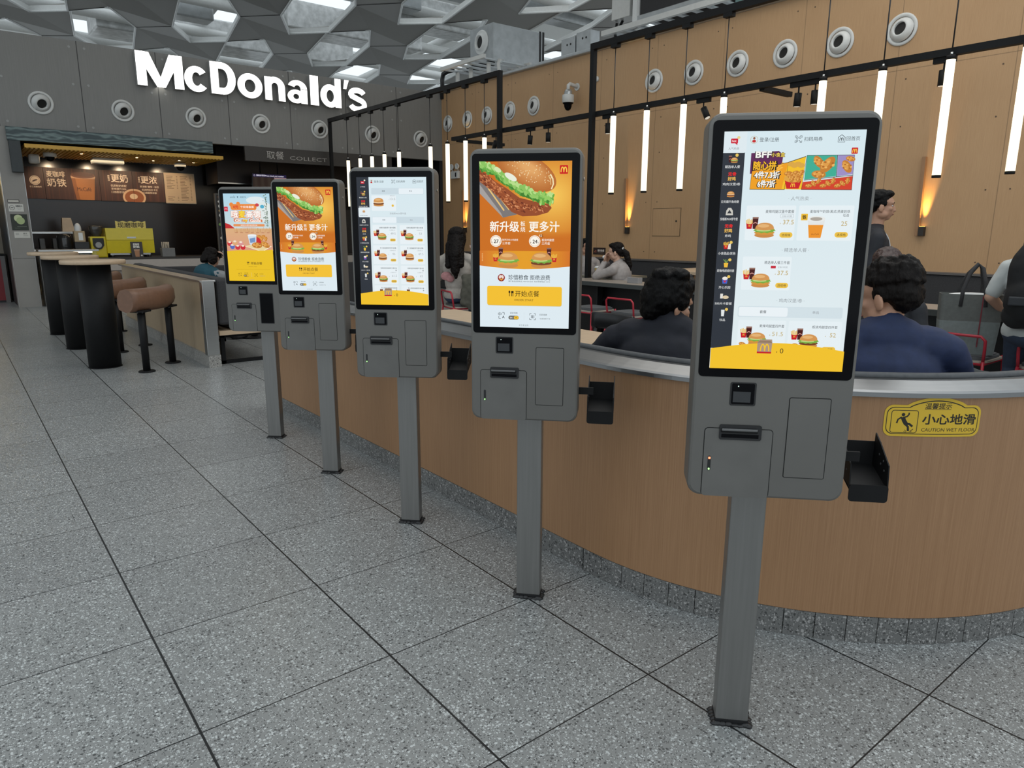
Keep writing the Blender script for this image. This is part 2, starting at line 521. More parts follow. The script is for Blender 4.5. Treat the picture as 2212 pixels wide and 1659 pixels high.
class Pic:
    """2D drawing in mm, x right and y down from the top left corner; built as one mesh of thin layers"""
    def __init__(s):
        s.v = []; s.f = []; s.c = []; s.lay = 0
    def _add(s, pts, faces, cols):
        b = len(s.v); s.lay += 1
        s.v += [(p[0], p[1], s.lay) for p in pts]
        for f in faces:
            s.f.append([i + b for i in f])
        s.c += cols if len(cols) == len(pts) else [cols[0]] * len(pts)
    def poly(s, pts, col):
        s._add(pts, [list(range(len(pts)))], [lin(col)])
    def rect(s, x0, y0, x1, y1, col):
        s.poly([(x0, y0), (x1, y0), (x1, y1), (x0, y1)], col)
    def rr(s, x0, y0, x1, y1, r, col):
        s.poly(rrect(x0, y0, x1, y1, r, 4), col)
    def ell(s, cx, cy, rx, ry, col, n=24, rot=0):
        c, q = math.cos(rot), math.sin(rot)
        s.poly([(cx + rx * math.cos(t) * c - ry * math.sin(t) * q, cy + rx * math.cos(t) * q + ry * math.sin(t) * c) for t in [2 * PI * i / n for i in range(n)]], col)
    def circ(s, cx, cy, r, col):
        s.ell(cx, cy, r, r, col)
    def ring(s, cx, cy, r, w, col, n=28):
        P = []; F = []
        for i in range(n):
            t = 2 * PI * i / n
            P += [(cx + r * math.cos(t), cy + r * math.sin(t)), (cx + (r - w) * math.cos(t), cy + (r - w) * math.sin(t))]
            j = (i + 1) % n
            F.append([2 * i, 2 * j, 2 * j + 1, 2 * i + 1])
        s._add(P, F, [lin(col)])
    def line(s, pts, w, col, closed=False):
        pts = [Vector(p) for p in pts]
        n = len(pts); P = []
        for i, p in enumerate(pts):
            a = pts[(i - 1) % n] if closed or i > 0 else p
            b = pts[(i + 1) % n] if closed or i < n - 1 else p
            d = (b - a).normalized()
            nn = Vector((-d.y, d.x)) * (w / 2)
            P += [p + nn, p - nn]
        F = [[2 * i, 2 * ((i + 1) % n), 2 * ((i + 1) % n) + 1, 2 * i + 1] for i in range(n if closed else n - 1)]
        s._add([tuple(p) for p in P], F, [lin(col)])
    def grad(s, x0, y0, x1, y1, fn, nx=24, ny=24):
        P = []; C = []; F = []
        for j in range(ny + 1):
            for i in range(nx + 1):
                x = x0 + (x1 - x0) * i / nx; y = y0 + (y1 - y0) * j / ny
                P.append((x, y)); C.append(lin(fn(x, y)))
        for j in range(ny):
            for i in range(nx):
                a = j * (nx + 1) + i
                F.append([a, a + 1, a + nx + 2, a + nx + 1])
        s._add(P, F, C)
    def text(s, body, cx, cy, size, col, bold=0.0, align='c', width=None, shear=0.0, rot=0.0, stroke=None):
        """size: glyph height in mm for CJK; cx, cy: centre (or left/right edge)"""
        vs, fs, x0, x1, y0, y1 = text_mesh(body, min(bold, 0.0))
        if not vs: return
        k = size * 1.08
        kx = k
        if width: kx = width / (x1 - x0)
        w = (x1 - x0) * kx
        ox = {'c': cx - w / 2, 'l': cx, 'r': cx - w}[align]
        my = (y0 + y1) / 2
        P = []
        for v in vs:
            dx = (v[0] - x0) * kx + shear * (v[1] - y0) * k
            dy = -(v[1] - my) * k
            if rot:
                ddx = ox + dx - cx
                P.append((cx + ddx * math.cos(rot) - dy * math.sin(rot), cy + ddx * math.sin(rot) + dy * math.cos(rot)))
            else:
                P.append((ox + dx, cy + dy))
        b = max(bold, 0) * k * .75
        offs = [(0, 0)] if b < .05 else [(-b, 0), (b, 0)] if bold < .015 else [(-b, -b), (b, -b), (-b, b), (b, b)] if bold < .035 else [(b * c, b * d) for c, d in ((-1, -1), (1, -1), (-1, 1), (1, 1), (0, -1), (0, 1), (-1, 0), (1, 0))]
        for ox_, oy_ in offs:
            s._add([(p[0] + ox_, p[1] + oy_) for p in P], fs, [lin(col)])
    def arches(s, cx, cy, w, col, th=None):
        th = th or w * 0.15
        for sx in (-1, 1):
            x = cx + sx * w * 0.235
            s.line([(x + w * 0.235 * math.cos(t), cy + w * 0.38 - w * 0.80 * math.sin(t)) for t in [PI * i / 14 for i in range(15)]], th, col)
    def burger(s, cx, cy, w, kind=0):
        h = w * 0.8
        s.ell(cx, cy + h * 0.36, w * 0.48, h * 0.16, (205, 140, 70))
        s.ell(cx, cy + h * 0.2, w * 0.5, h * 0.14, (120, 66, 34) if kind != 2 else (216, 150, 60))
        if kind == 3:
            s.ell(cx, cy + h * 0.08, w * 0.5, h * 0.1, (238, 205, 160))
        else:
            s.poly([(cx + w * 0.53 * math.cos(t) * (1 + 0.06 * math.sin(9 * t)), cy + h * 0.06 + h * 0.16 * math.sin(t) * (1 + 0.2 * math.sin(11 * t))) for t in [2 * PI * i / 40 for i in range(40)]], (122, 176, 66))
            s.ell(cx - w * 0.05, cy + h * 0.06, w * 0.36, h * 0.07, (190, 216, 130))
        s.poly([(cx - w * 0.46, cy)] + [(cx - w * 0.46 * math.cos(t), cy - h * 0.42 * math.sin(t) ** 0.8) for t in [PI * i / 18 for i in range(1, 18)]] + [(cx + w * 0.46, cy), (cx, cy + h * 0.06)], (214, 152, 84))
        s.ell(cx - w * 0.06, cy - h * 0.22, w * 0.28, h * 0.11, (232, 182, 118))
    def fries(s, cx, cy, w):
        for i in range(6):
            x = cx - w * 0.4 + i * w * 0.16
            s.line([(x, cy), (x + (i - 2.5) * w * 0.05, cy - w * (0.75 + 0.1 * (i % 3)))], w * 0.13, (238, 190, 72))
        s.poly([(cx - w * 0.5, cy - w * 0.25), (cx - w * 0.2, cy - w * 0.1), (cx + w * 0.2, cy - w * 0.1), (cx + w * 0.5, cy - w * 0.25), (cx + w * 0.38, cy + w * 0.65), (cx - w * 0.38, cy + w * 0.65)], (200, 24, 36))
        s.arches(cx, cy + w * 0.2, w * 0.32, (250, 200, 60))
    def coke(s, cx, cy, w):
        s.poly([(cx - w * 0.5, cy - w), (cx + w * 0.5, cy - w), (cx + w * 0.38, cy + w), (cx - w * 0.38, cy + w)], (72, 22, 20))
        s.rect(cx - w * 0.48, cy - w, cx + w * 0.48, cy - w * 0.72, (150, 110, 96))
        s.line([(cx - w * 0.34, cy + w * 0.1), (cx, cy - w * 0.1), (cx + w * 0.34, cy + w * 0.08)], w * 0.14, (220, 160, 150))
    def chicken(s, cx, cy, w, rot=0):
        s.ell(cx, cy, w * 0.5, w * 0.27, (200, 128, 48), rot=rot)
        s.ell(cx - w * 0.1, cy - w * 0.05, w * 0.33, w * 0.15, (226, 160, 74), rot=rot)
        for i in range(9):
            a = i * 2.4
            s.ell(cx + math.cos(a) * w * 0.3, cy + math.sin(a) * w * 0.15, w * 0.07, w * 0.05, (176, 104, 36) if i % 2 else (238, 182, 98), n=8)
    def build(s, name, fn, material, parent=None):
        me = bpy.data.meshes.new(name)
        me.from_pydata([tuple(fn(x, y, l)) for x, y, l in s.v], [], s.f)
        a = me.color_attributes.new('Col', 'FLOAT_COLOR', 'POINT')
        a.data.foreach_set('color', [q for c in s.c for q in c])
        me.materials.append(material)
        me.update()
        o = bpy.data.objects.new(name, me)
        COL.objects.link(o)
        if parent: o.parent = parent
        return o

def clip_pic(pic, x0, y0, x1, y1):
    """keep the drawing inside its sheet"""
    V = []; F = []; Cc = []
    remap = {}
    def keep(i):
        if i not in remap:
            remap[i] = len(V); V.append(pic.v[i]); Cc.append(pic.c[i])
        return remap[i]
    ins = [x0 - 1e-6 <= v[0] <= x1 + 1e-6 and y0 - 1e-6 <= v[1] <= y1 + 1e-6 for v in pic.v]
    for f in pic.f:
        if all(ins[i] for i in f):
            F.append([keep(i) for i in f]); continue
        poly = [(pic.v[i][0], pic.v[i][1], pic.v[i][2], *pic.c[i][:3]) for i in f]
        for ax, lim, sg in ((0, x0, 1), (0, x1, -1), (1, y0, 1), (1, y1, -1)):
            out = []
            for k in range(len(poly)):
                a, b = poly[k], poly[(k + 1) % len(poly)]
                da, db = sg * (a[ax] - lim), sg * (b[ax] - lim)
                if da >= 0: out.append(a)
                if (da >= 0) != (db >= 0):
                    t = da / (da - db)
                    out.append(tuple(a[q] + (b[q] - a[q]) * t for q in range(6)))
            poly = out
            if len(poly) < 3: break
        if len(poly) >= 3:
            base = len(V)
            for q in poly:
                V.append(q[:3]); Cc.append((*q[3:6], 1.0))
            F.append(list(range(base, base + len(poly))))
    pic.v, pic.f, pic.c = V, F, Cc
    return pic

# ================================================================ the setting
def build_setting():
    # floor
    mb = MB()
    mb.add([(-14, -8, 0), (30, -8, 0), (30, 45, 0), (-14, 45, 0)], [(0, 1, 2, 3)], M_FLOOR)
    struct(mb.build('floor', recalc=False))
    # grey fascia wall over the counters (faces -Y), panel joints in the material
    m = bpy.data.materials.new('grey_fascia_panels')
    m.use_nodes = True
    nt = m.node_tree; p = nt.nodes['Principled BSDF']
    tc = nt.nodes.new('ShaderNodeTexCoord')
    sx = nt.nodes.new('ShaderNodeSeparateXYZ')
    nt.links.new(tc.outputs['Object'], sx.inputs[0])
    t = math_node(nt, 'DIVIDE', math_node(nt, 'SUBTRACT', sx.outputs[0], 2.31), 1.3026)
    fr = math_node(nt, 'ABSOLUTE', math_node(nt, 'SUBTRACT', t, math_node(nt, 'ROUND', t)))
    mp = nt.nodes.new('ShaderNodeMapping'); mp.inputs['Scale'].default_value = (60, 60, 2)
    nt.links.new(tc.outputs['Object'], mp.inputs[0])
    n1 = nt.nodes.new('ShaderNodeTexNoise'); n1.inputs['Detail'].default_value = 4; n1.inputs['Scale'].default_value = 1
    nt.links.new(mp.outputs[0], n1.inputs['Vector'])
    col = mixc(nt, n1.outputs['Fac'], (0.19, 0.185, 0.175, 1), (0.25, 0.245, 0.232, 1))
    col = mixc(nt, math_node(nt, 'LESS_THAN', fr, 0.007 / 1.3026), col, (0.03, 0.03, 0.03, 1))
    nt.links.new(col, p.inputs['Base Color']); p.inputs['Roughness'].default_value = 0.5
    MATS['fascia'] = m
    mb = MB()
    mb.box((-3.5, 15.6, 3.10), (10.1, 15.75, 4.69), m)
    # small bolt buttons beside each joint
    for k in range(-1, 6):
        x = 2.31 + 1.3026 * k
        for z in (3.22, 3.95, 4.58):
            for d in (-0.12, 0.12):
                if 0.8 < x + d < 10.0:
                    mb.cyl((x + d, 15.602, z), (x + d, 15.594, z), 0.022, M_LETSIDE, n=10)
    struct(mb.build('wall_back'))
    mat('oak_bolt', (0.10, 0.06, 0.035), 0.5, noise=0.1)
    # oak clad wall along the dining area (faces -X)
    mb = MB()
    mb.box((10.1, -6, 0), (10.3, 15.6, 4.69), M_WOODWALL)
    for k in range(-5, 12):
        y = 0.55 + 1.36 * k
        for z in (1.02, 1.9, 2.75, 3.34, 3.58, 4.5):
            for d in (-0.13, 0.13):
                mb.cyl((10.101, y + d, z), (10.097, y + d, z), 0.010, MATS['oak_bolt'], n=8)
    struct(mb.build('wall_right'))
    # grey pier left of the coffee counter
    mb = MB()
    mb.box((0.90, 15.38, 0), (1.235, 15.75, 3.10), mat('pier_cladding', (0.27, 0.255, 0.235), 0.45, noise=0.06, scale=3))
    mb.box((0.895, 15.374, 0), (0.90, 15.38, 3.10), M_STEEL)
    mb.box((1.235, 15.374, 0), (1.24, 15.38, 3.10), M_STEEL)
    mb.box((0.90, 15.378, 0.868), (1.235, 15.381, 0.872), M_GROOVE)
    struct(mb.build('wall_pier'))
    # wall further back on the left
    mb = MB()
    mb.box((-9, 17.6, 0), (0.9, 17.8, 4.6), mat('beige_panel_wall', (0.33, 0.29, 0.235), 0.5, noise=0.06, scale=2))
    struct(mb.build('wall_left'))
    # kitchen behind the counters
    dk = mat('dark_kitchen_plaster', (0.012, 0.009, 0.008), 0.6, noise=0.2)
    mb = MB()
    mb.box((0.9, 18.046, 0), (10.1, 18.2, 3.3), tiles_mat('dark_brown_tiles', (0.012, 0.0075, 0.006), (0.006, 0.005, 0.005), 0.42, 0.13))
    struct(mb.build('wall_kitchen'))
    mb = MB()
    mb.box((0.9, 15.75, 3.22), (10.1, 18.2, 3.32), dk)
    struct(mb.build('ceiling_kitchen'))
    mb = MB()
    mb.box((0.9, 15.76, 0), (1.0, 18.04, 3.22), dk)
    struct(mb.build('wall_kitchen_side'))
    mb = MB()
    mb.box((10.1, 15.75, 0), (10.3, 18.2, 4.69), dk)
    struct(mb.build('wall_kitchen_end'))
    # capping along the top of the oak wall
    mb = MB()
    mb.bbox((10.0, -6, 4.69), (10.42, 15.7, 4.76), M_GALV, 0.02)
    o = mb.build('trim_1'); struct(o)

def build_ceiling():
    hexv = [(-.645, .875), (-1.06, -1.69), (-.34, -2.84), (.645, -.875), (1.06, 1.69), (.34, 2.84)]
    c0 = (10.62, 22.4); v1 = (4.2, .62); v2 = (2.0, -2.92)
    X0, X1, Y0, Y1 = -8.0, 34.0, 7.4, 48.0
    Z = 7.0
    verts = [(X0, Y0), (X1, Y0), (X1, Y1), (X0, Y1)]
    edges = [(0, 1), (1, 2), (2, 3), (3, 0)]
    zz = [0, 0, 0, 0]
    holes = []
    for i in range(-14, 15):
        for j in range(-16, 17):
            cx = c0[0] + v1[0] * i + v2[0] * j; cy = c0[1] + v1[1] * i + v2[1] * j
            if not (X0 + 1.4 < cx < X1 - 1.4 and Y0 + 3.1 < cy < Y1 - 3.1): continue
            rr_ = random.Random(i * 91 + j * 7)
            b = len(verts)
            for k, (hx, hy) in enumerate(hexv):
                verts.append((cx + hx, cy + hy)); zz.append((-0.05, 0.05, -0.04, 0.05, -0.05, 0.04)[k] + rr_.uniform(-.015, .015))
            edges += [(b + k, b + (k + 1) % 6) for k in range(6)]
            holes.append((cx, cy, b))
    ov, oe, of, _ov, _oe, _of = delaunay_2d_cdt([Vector(v) for v in verts], edges, [], 1, 1e-5)
    zmap = {}
    for k, src in enumerate(_ov):
        zmap[k] = Z + (zz[src[0]] if src else 0)
    def inhex(x, y):
        for cx, cy, b in holes:
            if abs(x - cx) < 1.1 and abs(y - cy) < 2.9:
                P = [(cx + h[0], cy + h[1]) for h in hexv]
                s = [(P[(k + 1) % 6][0] - P[k][0]) * (y - P[k][1]) - (P[(k + 1) % 6][1] - P[k][1]) * (x - P[k][0]) for k in range(6)]
                if all(q > 0 for q in s) or all(q < 0 for q in s): return True
        return False
    mb = MB()
    vs = [(v.x, v.y, zmap[k]) for k, v in enumerate(ov)]
    fs = []
    for f in of:
        cx = sum(ov[i].x for i in f) / len(f); cy = sum(ov[i].y for i in f) / len(f)
        if not inhex(cx, cy): fs.append(list(f)[::-1])
    mb.add(vs, fs, M_CEIL)
    # back of the sheet and the white return at each opening
    mb.add([(x, y, z + 0.12) for x, y, z in vs], [f[::-1] for f in fs], M_CEIL)
    for cx, cy, b in holes:
        for k in range(6):
            a, c = b + k, b + (k + 1) % 6
            za, zc = Z + zz[a], Z + zz[c]
            (ax, ay), (bx, by) = verts[a], verts[c]
            mb.add([(ax, ay, za), (bx, by, zc), (bx, by, zc + 0.14), (ax, ay, za + 0.14)], [(0, 1, 2, 3)], M_WHITE)
            mb.tube([(ax, ay, za), (bx, by, zc)], 0.03, M_WHITE, n=5)
    # panel joints run from corner to corner between neighbouring openings
    done = set()
    for cx, cy, b in holes:
        for k in range(6):
            a = verts[b + k]
            best = None
            for ox, oy, ob in holes:
                if ob == b or abs(ox - cx) > 6.5 or abs(oy - cy) > 4.5: continue
                for q in range(6):
                    d = (verts[ob + q][0] - a[0]) ** 2 + (verts[ob + q][1] - a[1]) ** 2
                    if d < 9 and (best is None or d < best[0]): best = (d, ob + q)
            if best:
                key = (min(b + k, best[1]), max(b + k, best[1]))
                v = verts[best[1]]
                if key in done or inhex((a[0] + v[0]) / 2, (a[1] + v[1]) / 2): continue
                done.add(key)
                mb.tube([(a[0], a[1], Z + zz[b + k] - 0.002), (v[0], v[1], Z + zz[best[1]] - 0.002)], 0.010, M_DKGREY, n=4)
    struct(mb.build('ceiling', recalc=False))
    # white steel tubes of the roof above the openings
    k = 0
    for j in range(-3, 9):
        y = 12.0 + 3.6 * j
        mb = MB()
        mb.cyl((-8, y, 8.1), (34, y + 3.0, 8.1), 0.17, M_WHITE, n=12)
        o = mb.build('roof_tube'); struct(o)
    for j in range(0, 11):
        x = -6 + 4.1 * j
        mb = MB()
        mb.cyl((x, 7.5, 8.5), (x + 3.5, 48, 8.5), 0.15, M_WHITE, n=12)
        o = mb.build('roof_tube'); struct(o)
    # ducts and foil lagging seen through the openings
    for k, (x, y, w, d, m) in enumerate(((3.0, 24.5, 9, 1.4, M_GALV), (8.0, 19.5, 8, 1.2, M_GALV), (9.2, 27.5, 9, 3.2, M_FOIL), (12.0, 23.6, 5, 2.4, M_FOIL), (14.5, 17.6, 6, 1.3, M_GALV), (12.8, 20.8, 4, 2.0, M_FOIL))):
        mb = MB()
        mb.bbox((x - w / 2, y, 7.75), (x + w / 2, y + d * .5, 8.6), m, 0.05)
        struct(mb.build('roof_duct'))
    # white roof deck with long skylights between its bays
    mb = MB()
    for j in range(-2, 9):
        y = 8.5 + 4.9 * j
        if y + 3.5 > 7.0:
            mb.box((-9, max(y, 7.5), 9.6), (35, y + 1.9, 9.7), M_WHITE)
    struct(mb.build('ceiling_roof_deck'))

# ================================================================ low partition round the dining area
CX, CY, RR = 3.249, 1.899, 1.331
def part_path(y_end=5.43, a1=270, step=3):
    P = [(1.918, y_end, -1, 0)]
    y = y_end
    while y - 0.3 > CY:
        y -= 0.3
        P.append((1.918, y, -1, 0))
    a = 180
    while a <= a1:
        P.append((CX + RR * math.cos(R(a)), CY + RR * math.sin(R(a)), math.cos(R(a)), math.sin(R(a))))
        a += step
    # straight on from the end of the curve
    x, y, nx, ny = P[-1]
    tx, ty = -ny, nx
    for k in range(1, 4):
        P.append((x + tx * 0.8 * k, y + ty * 0.8 * k, nx, ny))
    return P
def build_partition():
    t = thing('curved_partition', 'long low oak partition that curves round behind the five kiosks', 'partition', (1.9, 3.5, 0))
    def child(mb, n):
        o = mb.build(n, t); o.location = (-1.9, -3.5, 0); return o
    P = part_path()
    mb = MB(); mb.sweep(P, [(0, 0.098), (0, 0.876), (-0.11, 0.876), (-0.11, 0.098)], M_WOOD); child(mb, 'wood_panel')
    mb = MB()
    mb.sweep(P, [(0.014, 0.874), (0.014, 0.889), (0.006, 0.895), (-0.055, 0.917), (-0.088, 0.917), (-0.088, 0.874)], M_RIM)
    child(mb, 'steel_rim')
    # stone plinth in separate blocks
    mb = MB()
    mb.sweep(P, [(-0.004, 0.0), (-0.004, 0.0975), (-0.105, 0.0975), (-0.105, 0.0)], M_GROOVE)
    y = 5.43
    for ya in (5.43, 4.955, 4.294, 3.694, 3.094, 2.494, 1.936):
        if ya < 5.43:
            mb.sweep([(1.918, y, -1, 0), (1.918, ya + 0.003, -1, 0)], [(0.002, 0.0005), (0.002, 0.0965), (-0.05, 0.0965), (-0.05, 0.0005)], M_PLINTH)
            y = ya
    a = 178.5; st = 4.4
    while a < 269:
        q = [(CX + RR * math.cos(R(b)), CY + RR * math.sin(R(b)), math.cos(R(b)), math.sin(R(b))) for b in (a + 0.06, a + st / 2, a + st - 0.06)]
        mb.sweep(q, [(0.002, 0.0005), (0.002, 0.0965), (-0.05, 0.0965), (-0.05, 0.0005)], M_PLINTH)
        a += st
    child(mb, 'plinth')
    # padded bench back with piping, and bench seat inside
    mb = MB()
    mb.sweep(P[1:], [(-0.10, 0.45), (-0.10, 0.885), (-0.11, 0.905), (-0.13, 0.908), (-0.17, 0.88), (-0.19, 0.45)], M_DKGREY, smooth=True)
    child(mb, 'bench_back')
    mb = MB()
    mb.sweep(P[1:], [(-0.092, 0.912), (-0.086, 0.922), (-0.094, 0.932), (-0.110, 0.932), (-0.118, 0.920), (-0.11, 0.908)], M_PADGREY, smooth=True)
    child(mb, 'piping')
    mb = MB()
    mb.sweep(P[1:], [(-0.11, 0.0), (-0.11, 0.47), (-0.55, 0.47), (-0.58, 0.44), (-0.55, 0.36), (-0.50, 0.33), (-0.50, 0.0)], M_DKGREY)
    child(mb, 'bench_seat')
    # caution sticker, bent to the curve of the panel
    pic = Pic()
    H = 130.0; Wd = 307.0
    def outline(i):
        pts = []
        r = 26 - i * 0.5
        # bottom left -> bottom right -> right shoulder -> arch -> left shoulder
        for cx_, cy_, a0 in ((i + r, H - i - r, 90), (i + r, 26 + i + r, 180)):
            for k in range(6):
                tt = R(a0 + 18 * k); pts.append((cx_ + r * math.cos(tt), cy_ + r * math.sin(tt)))
        ax0, ax1 = 68 + i * 0.8, Wd - 50 - i * 0.8
        for k in range(15):
            f = k / 14
            x = ax0 + (ax1 - ax0) * f
            pts.append((x, 26 + i - (26 - 0.4 * i) * math.sin(PI * f) ** 0.75))
        for cx_, cy_, a0 in ((Wd - i - r, 26 + i + r, 270), (Wd - i - r, H - i - r, 0)):
            for k in range(6):
                tt = R(a0 + 18 * k); pts.append((cx_ + r * math.cos(tt), cy_ + r * math.sin(tt)))
        return pts
    YL = (214, 176, 46); BK = (24, 20, 10)
    def strip_fill(pts, col):
        # columns, so the sheet can follow the curve
        pic.poly(pts, col)
    pic.poly(outline(0), YL); pic.poly(outline(7), BK); pic.poly(outline(9.5), YL)
    pic.line(rrect(22, 44, 104, 118, 8), 2.2, BK, closed=True)
    # falling figure
    pic.circ(58, 58, 5.6, BK)
    pic.line([(57, 66), (62, 78), (70, 90)], 13, BK)
    pic.line([(60, 67), (70, 64), (75, 57), (75, 51)], 5, BK)
    pic.line([(54, 66), (43, 74), (40, 87)], 5, BK)
    pic.line([(68, 88), (80, 89), (90, 97)], 7, BK)
    pic.line([(66, 88), (76, 98), (78, 112)], 7, BK)
    pic.line([(84, 113), (93, 105)], 2.2, BK); pic.line([(80, 115), (90, 114)], 1.6, BK); pic.line([(66, 108), (73, 114)], 1.6, BK); pic.line([(64, 114), (72, 116)], 1.6, BK)
    pic.text('温馨提示', 164, 28, 19, BK, 0.016, width=84, shear=0.1)
    pic.rect(122, 39.5, 206, 41, BK)
    pic.text('小心地滑', 205, 72, 34, BK, 0.028, width=172)
    pic.text('CAUTION WET FLOOR', 205, 107, 15, (60, 50, 20), 0.01, width=174, shear=0.1)
    # split long faces so that they bend
    def fn(x, y, l):
        ang = R(230.9) + (x - Wd / 2) / 1000 / RR
        rad = RR + 0.0012 + l * 1.2e-5
        return (CX + rad * math.cos(ang), CY + rad * math.sin(ang), 0.874 - y / 1000)
    dense = Pic()
    # rebuild the big sheets from narrow strips
    n_big = len(pic.f)
    strips = []
    big = [pic.f[i] for i in range(n_big)]
    rest = pic.f[n_big:]
    V, F, Cc = list(pic.v), list(rest), list(pic.c)
    for f in big:
        q = Pic(); q.v = [pic.v[i] for i in f]; q.f = [list(range(len(f)))]; q.c = [pic.c[i] for i in f]
        xs_ = [pic.v[i][0] for i in f]
        if max(xs_) - min(xs_) < 14:
            F.append(f); continue
        for s_ in range(24):
            if Wd * (s_ + 1) / 24 < min(xs_) or Wd * s_ / 24 > max(xs_): continue
            q2 = Pic(); q2.v, q2.f, q2.c = list(q.v), [list(q.f[0])], list(q.c)
            clip_pic(q2, Wd * s_ / 24, -5, Wd * (s_ + 1) / 24, H + 5)
            b = len(V); V += q2.v; Cc += q2.c; F += [[i + b for i in ff] for ff in q2.f]
    pic.v, pic.f, pic.c = V, F, Cc
    o = pic.build('caution_sticker', fn, M_PRINT)
    tag(o, 'yellow wet floor caution sticker on the curved oak panel', 'sticker')

# ================================================================ kiosks
def pic_burger_ad():
    p = Pic(); rnd = random.Random(3)
    def bg(x, y):
        d = math.hypot((x - 235) / 185, (y - 105) / 165)
        k = max(0, min(1, d))
        a, b = (252, 206, 92), (206, 112, 24)
        if y > 215: k = min(1, k + (y - 215) / 90)
        return tuple(a[i] * (1 - k) + b[i] * k for i in range(3))
    p.grad(0, 0, 296, 281, bg, 26, 26)
    # steel spatula
    p.poly([(0, 52), (60, 88), (130, 158), (122, 164), (76, 174), (0, 96)], (126, 120, 118))
    p.poly([(0, 70), (70, 160), (76, 173), (0, 98)], (168, 162, 158))
    for o in (0, 13):
        p.line([(28 + o, 82 - o * .2), (80 + o * 1.3, 152 - o * .2)], 4.5, (236, 196, 120))
    # bun
    def bun(x, y): pass
    rot = R(27)
    for k in range(14):
        f = k / 13
        p.ell(152 + 8 * f, 30 - 10 * f, 104 * (1 - .75 * f), 50 * (1 - .78 * f), (int(186 + 44 * f), int(108 + 62 * f), int(46 + 58 * f)), n=40, rot=rot)
    p.line([(228, 40), (236, 54), (238, 70), (232, 86)], 4, (248, 232, 186)); p.line([(222, 44), (229, 58), (230, 72)], 2, (240, 214, 150))
    for k in range(80):
        a = rnd.uniform(0, 2 * PI); q = math.sqrt(rnd.random()) * .85
        x0, y0 = 95 * q * math.cos(a), 40 * q * math.sin(a)
        p.ell(160 + x0 * math.cos(rot) - y0 * math.sin(rot), 26 + x0 * math.sin(rot) + y0 * math.cos(rot), 1.9, 1.1, (250, 226, 176), n=7, rot=rnd.uniform(0, 3))
    # patty
    patty = [(0, 26), (22, 36), (52, 62), (90, 84), (130, 112), (180, 124), (226, 132), (234, 144), (222, 158), (186, 168), (140, 170), (104, 156), (70, 118), (34, 86), (0, 62)]
    p.poly(patty, (150, 76, 40))
    axis = [(0, 44), (40, 70), (80, 104), (120, 134), (165, 146), (215, 145)]
    for k in range(230):
        t = rnd.random() * 4.999; i = int(t); f = t - i
        ax = axis[i][0] + (axis[i + 1][0] - axis[i][0]) * f; ay = axis[i][1] + (axis[i + 1][1] - axis[i][1]) * f
        w = 17 if i < 4 else 12
        o = rnd.uniform(-w, w)
        c = rnd.choice([(176, 98, 56), (128, 60, 30), (196, 118, 72), (108, 46, 24), (160, 82, 42), (214, 142, 96)])
        p.ell(ax - o * .45, ay + o * .8, rnd.uniform(2, 6.5), rnd.uniform(1.2, 3.2), c, n=9, rot=rnd.uniform(.2, 1.1))
    # lettuce ruffles
    edge = [(0, 4), (30, 18), (56, 30), (84, 52), (112, 70), (142, 86), (172, 100), (204, 108), (238, 112)]
    for row, (off, c1, c2, w) in enumerate(((12, (92, 160, 62), (64, 130, 44), 16), (4, (150, 204, 104), (108, 178, 74), 15), (-5, (186, 224, 140), (140, 198, 96), 12))):
        for k in range(70):
            t = k / 70 * 7.999; i = int(t); f = t - i
            x = edge[i][0] + (edge[i + 1][0] - edge[i][0]) * f; y = edge[i][1] + (edge[i + 1][1] - edge[i][1]) * f
            p.ell(x - off * .4 + rnd.uniform(-3, 3), y + off * .8 + rnd.uniform(-4, 4), rnd.uniform(.5, .95) * w, rnd.uniform(3, 7), rnd.choice([c1, c2]), n=10, rot=rnd.uniform(0, 1.6))
    for k in range(26):
        x = 204 + rnd.uniform(-8, 36)
        p.ell(x, 108 + rnd.uniform(-12, 24), rnd.uniform(4, 11), rnd.uniform(2, 5), rnd.choice([(150, 206, 100), (104, 172, 66), (190, 228, 140)]), n=9, rot=rnd.uniform(.6, 2.2))
    p.ell(102, 48, 22, 9, (236, 240, 222), rot=R(30)); p.ell(60, 26, 12, 7, (214, 234, 180), rot=R(30))
    p.rr(258, 14, 284, 40, 2.5, (206, 32, 26)); p.arches(271, 27.5, 19, (252, 214, 80), 3)
    WH = (255, 250, 238)
    p.text('新升级', 82, 202, 33, WH, .02, width=95); p.text('板', 142, 193, 15.5, WH, .01); p.text('烧', 142, 211, 15.5, WH, .01)
    p.text('更多汁', 211, 202, 33, WH, .02, width=97)
    for cx, pr in ((54, '27'), (181, '24')):
        p.circ(cx, 248, 18.5, WH); p.circ(cx, 248, 16, (206, 128, 46)); p.circ(cx, 248, 15, WH)
        p.text(pr, cx + 1, 249, 15, (40, 30, 24), .02); p.text('¥', cx - 12.5, 252, 6, (40, 30, 24)); p.text('元', cx + 12, 252, 4.5, (40, 30, 24))
    p.text('酸笋风味大鸡腿堡', 75, 244, 6.5, WH, .006, 'l', width=52); p.text('三件套', 75, 255, 8.5, WH, .012, 'l')
    p.text('板烧鸡腿堡', 204, 244, 8, WH, .008, 'l', width=40); p.text('三件套', 204, 255, 8.5, WH, .012, 'l')
    p.text('.45', 201, 231, 11, (70, 30, 14), .02); p.text('45', 199.5, 230.5, 11, (250, 226, 190), .008)
    p.grad(0, 279, 296, 345, lambda x, y: (232 - (x - 148) ** 2 / 1200, 160 - (x - 148) ** 2 / 500, 34), 10, 2)
    for cx, k in ((95, 2), (203, 0)):
        d = -1 if k == 2 else 1
        p.coke(cx + d * 25, 284, 15); p.fries(cx + d * 42, 303, 16)
        p.burger(cx, 306, 68, k)
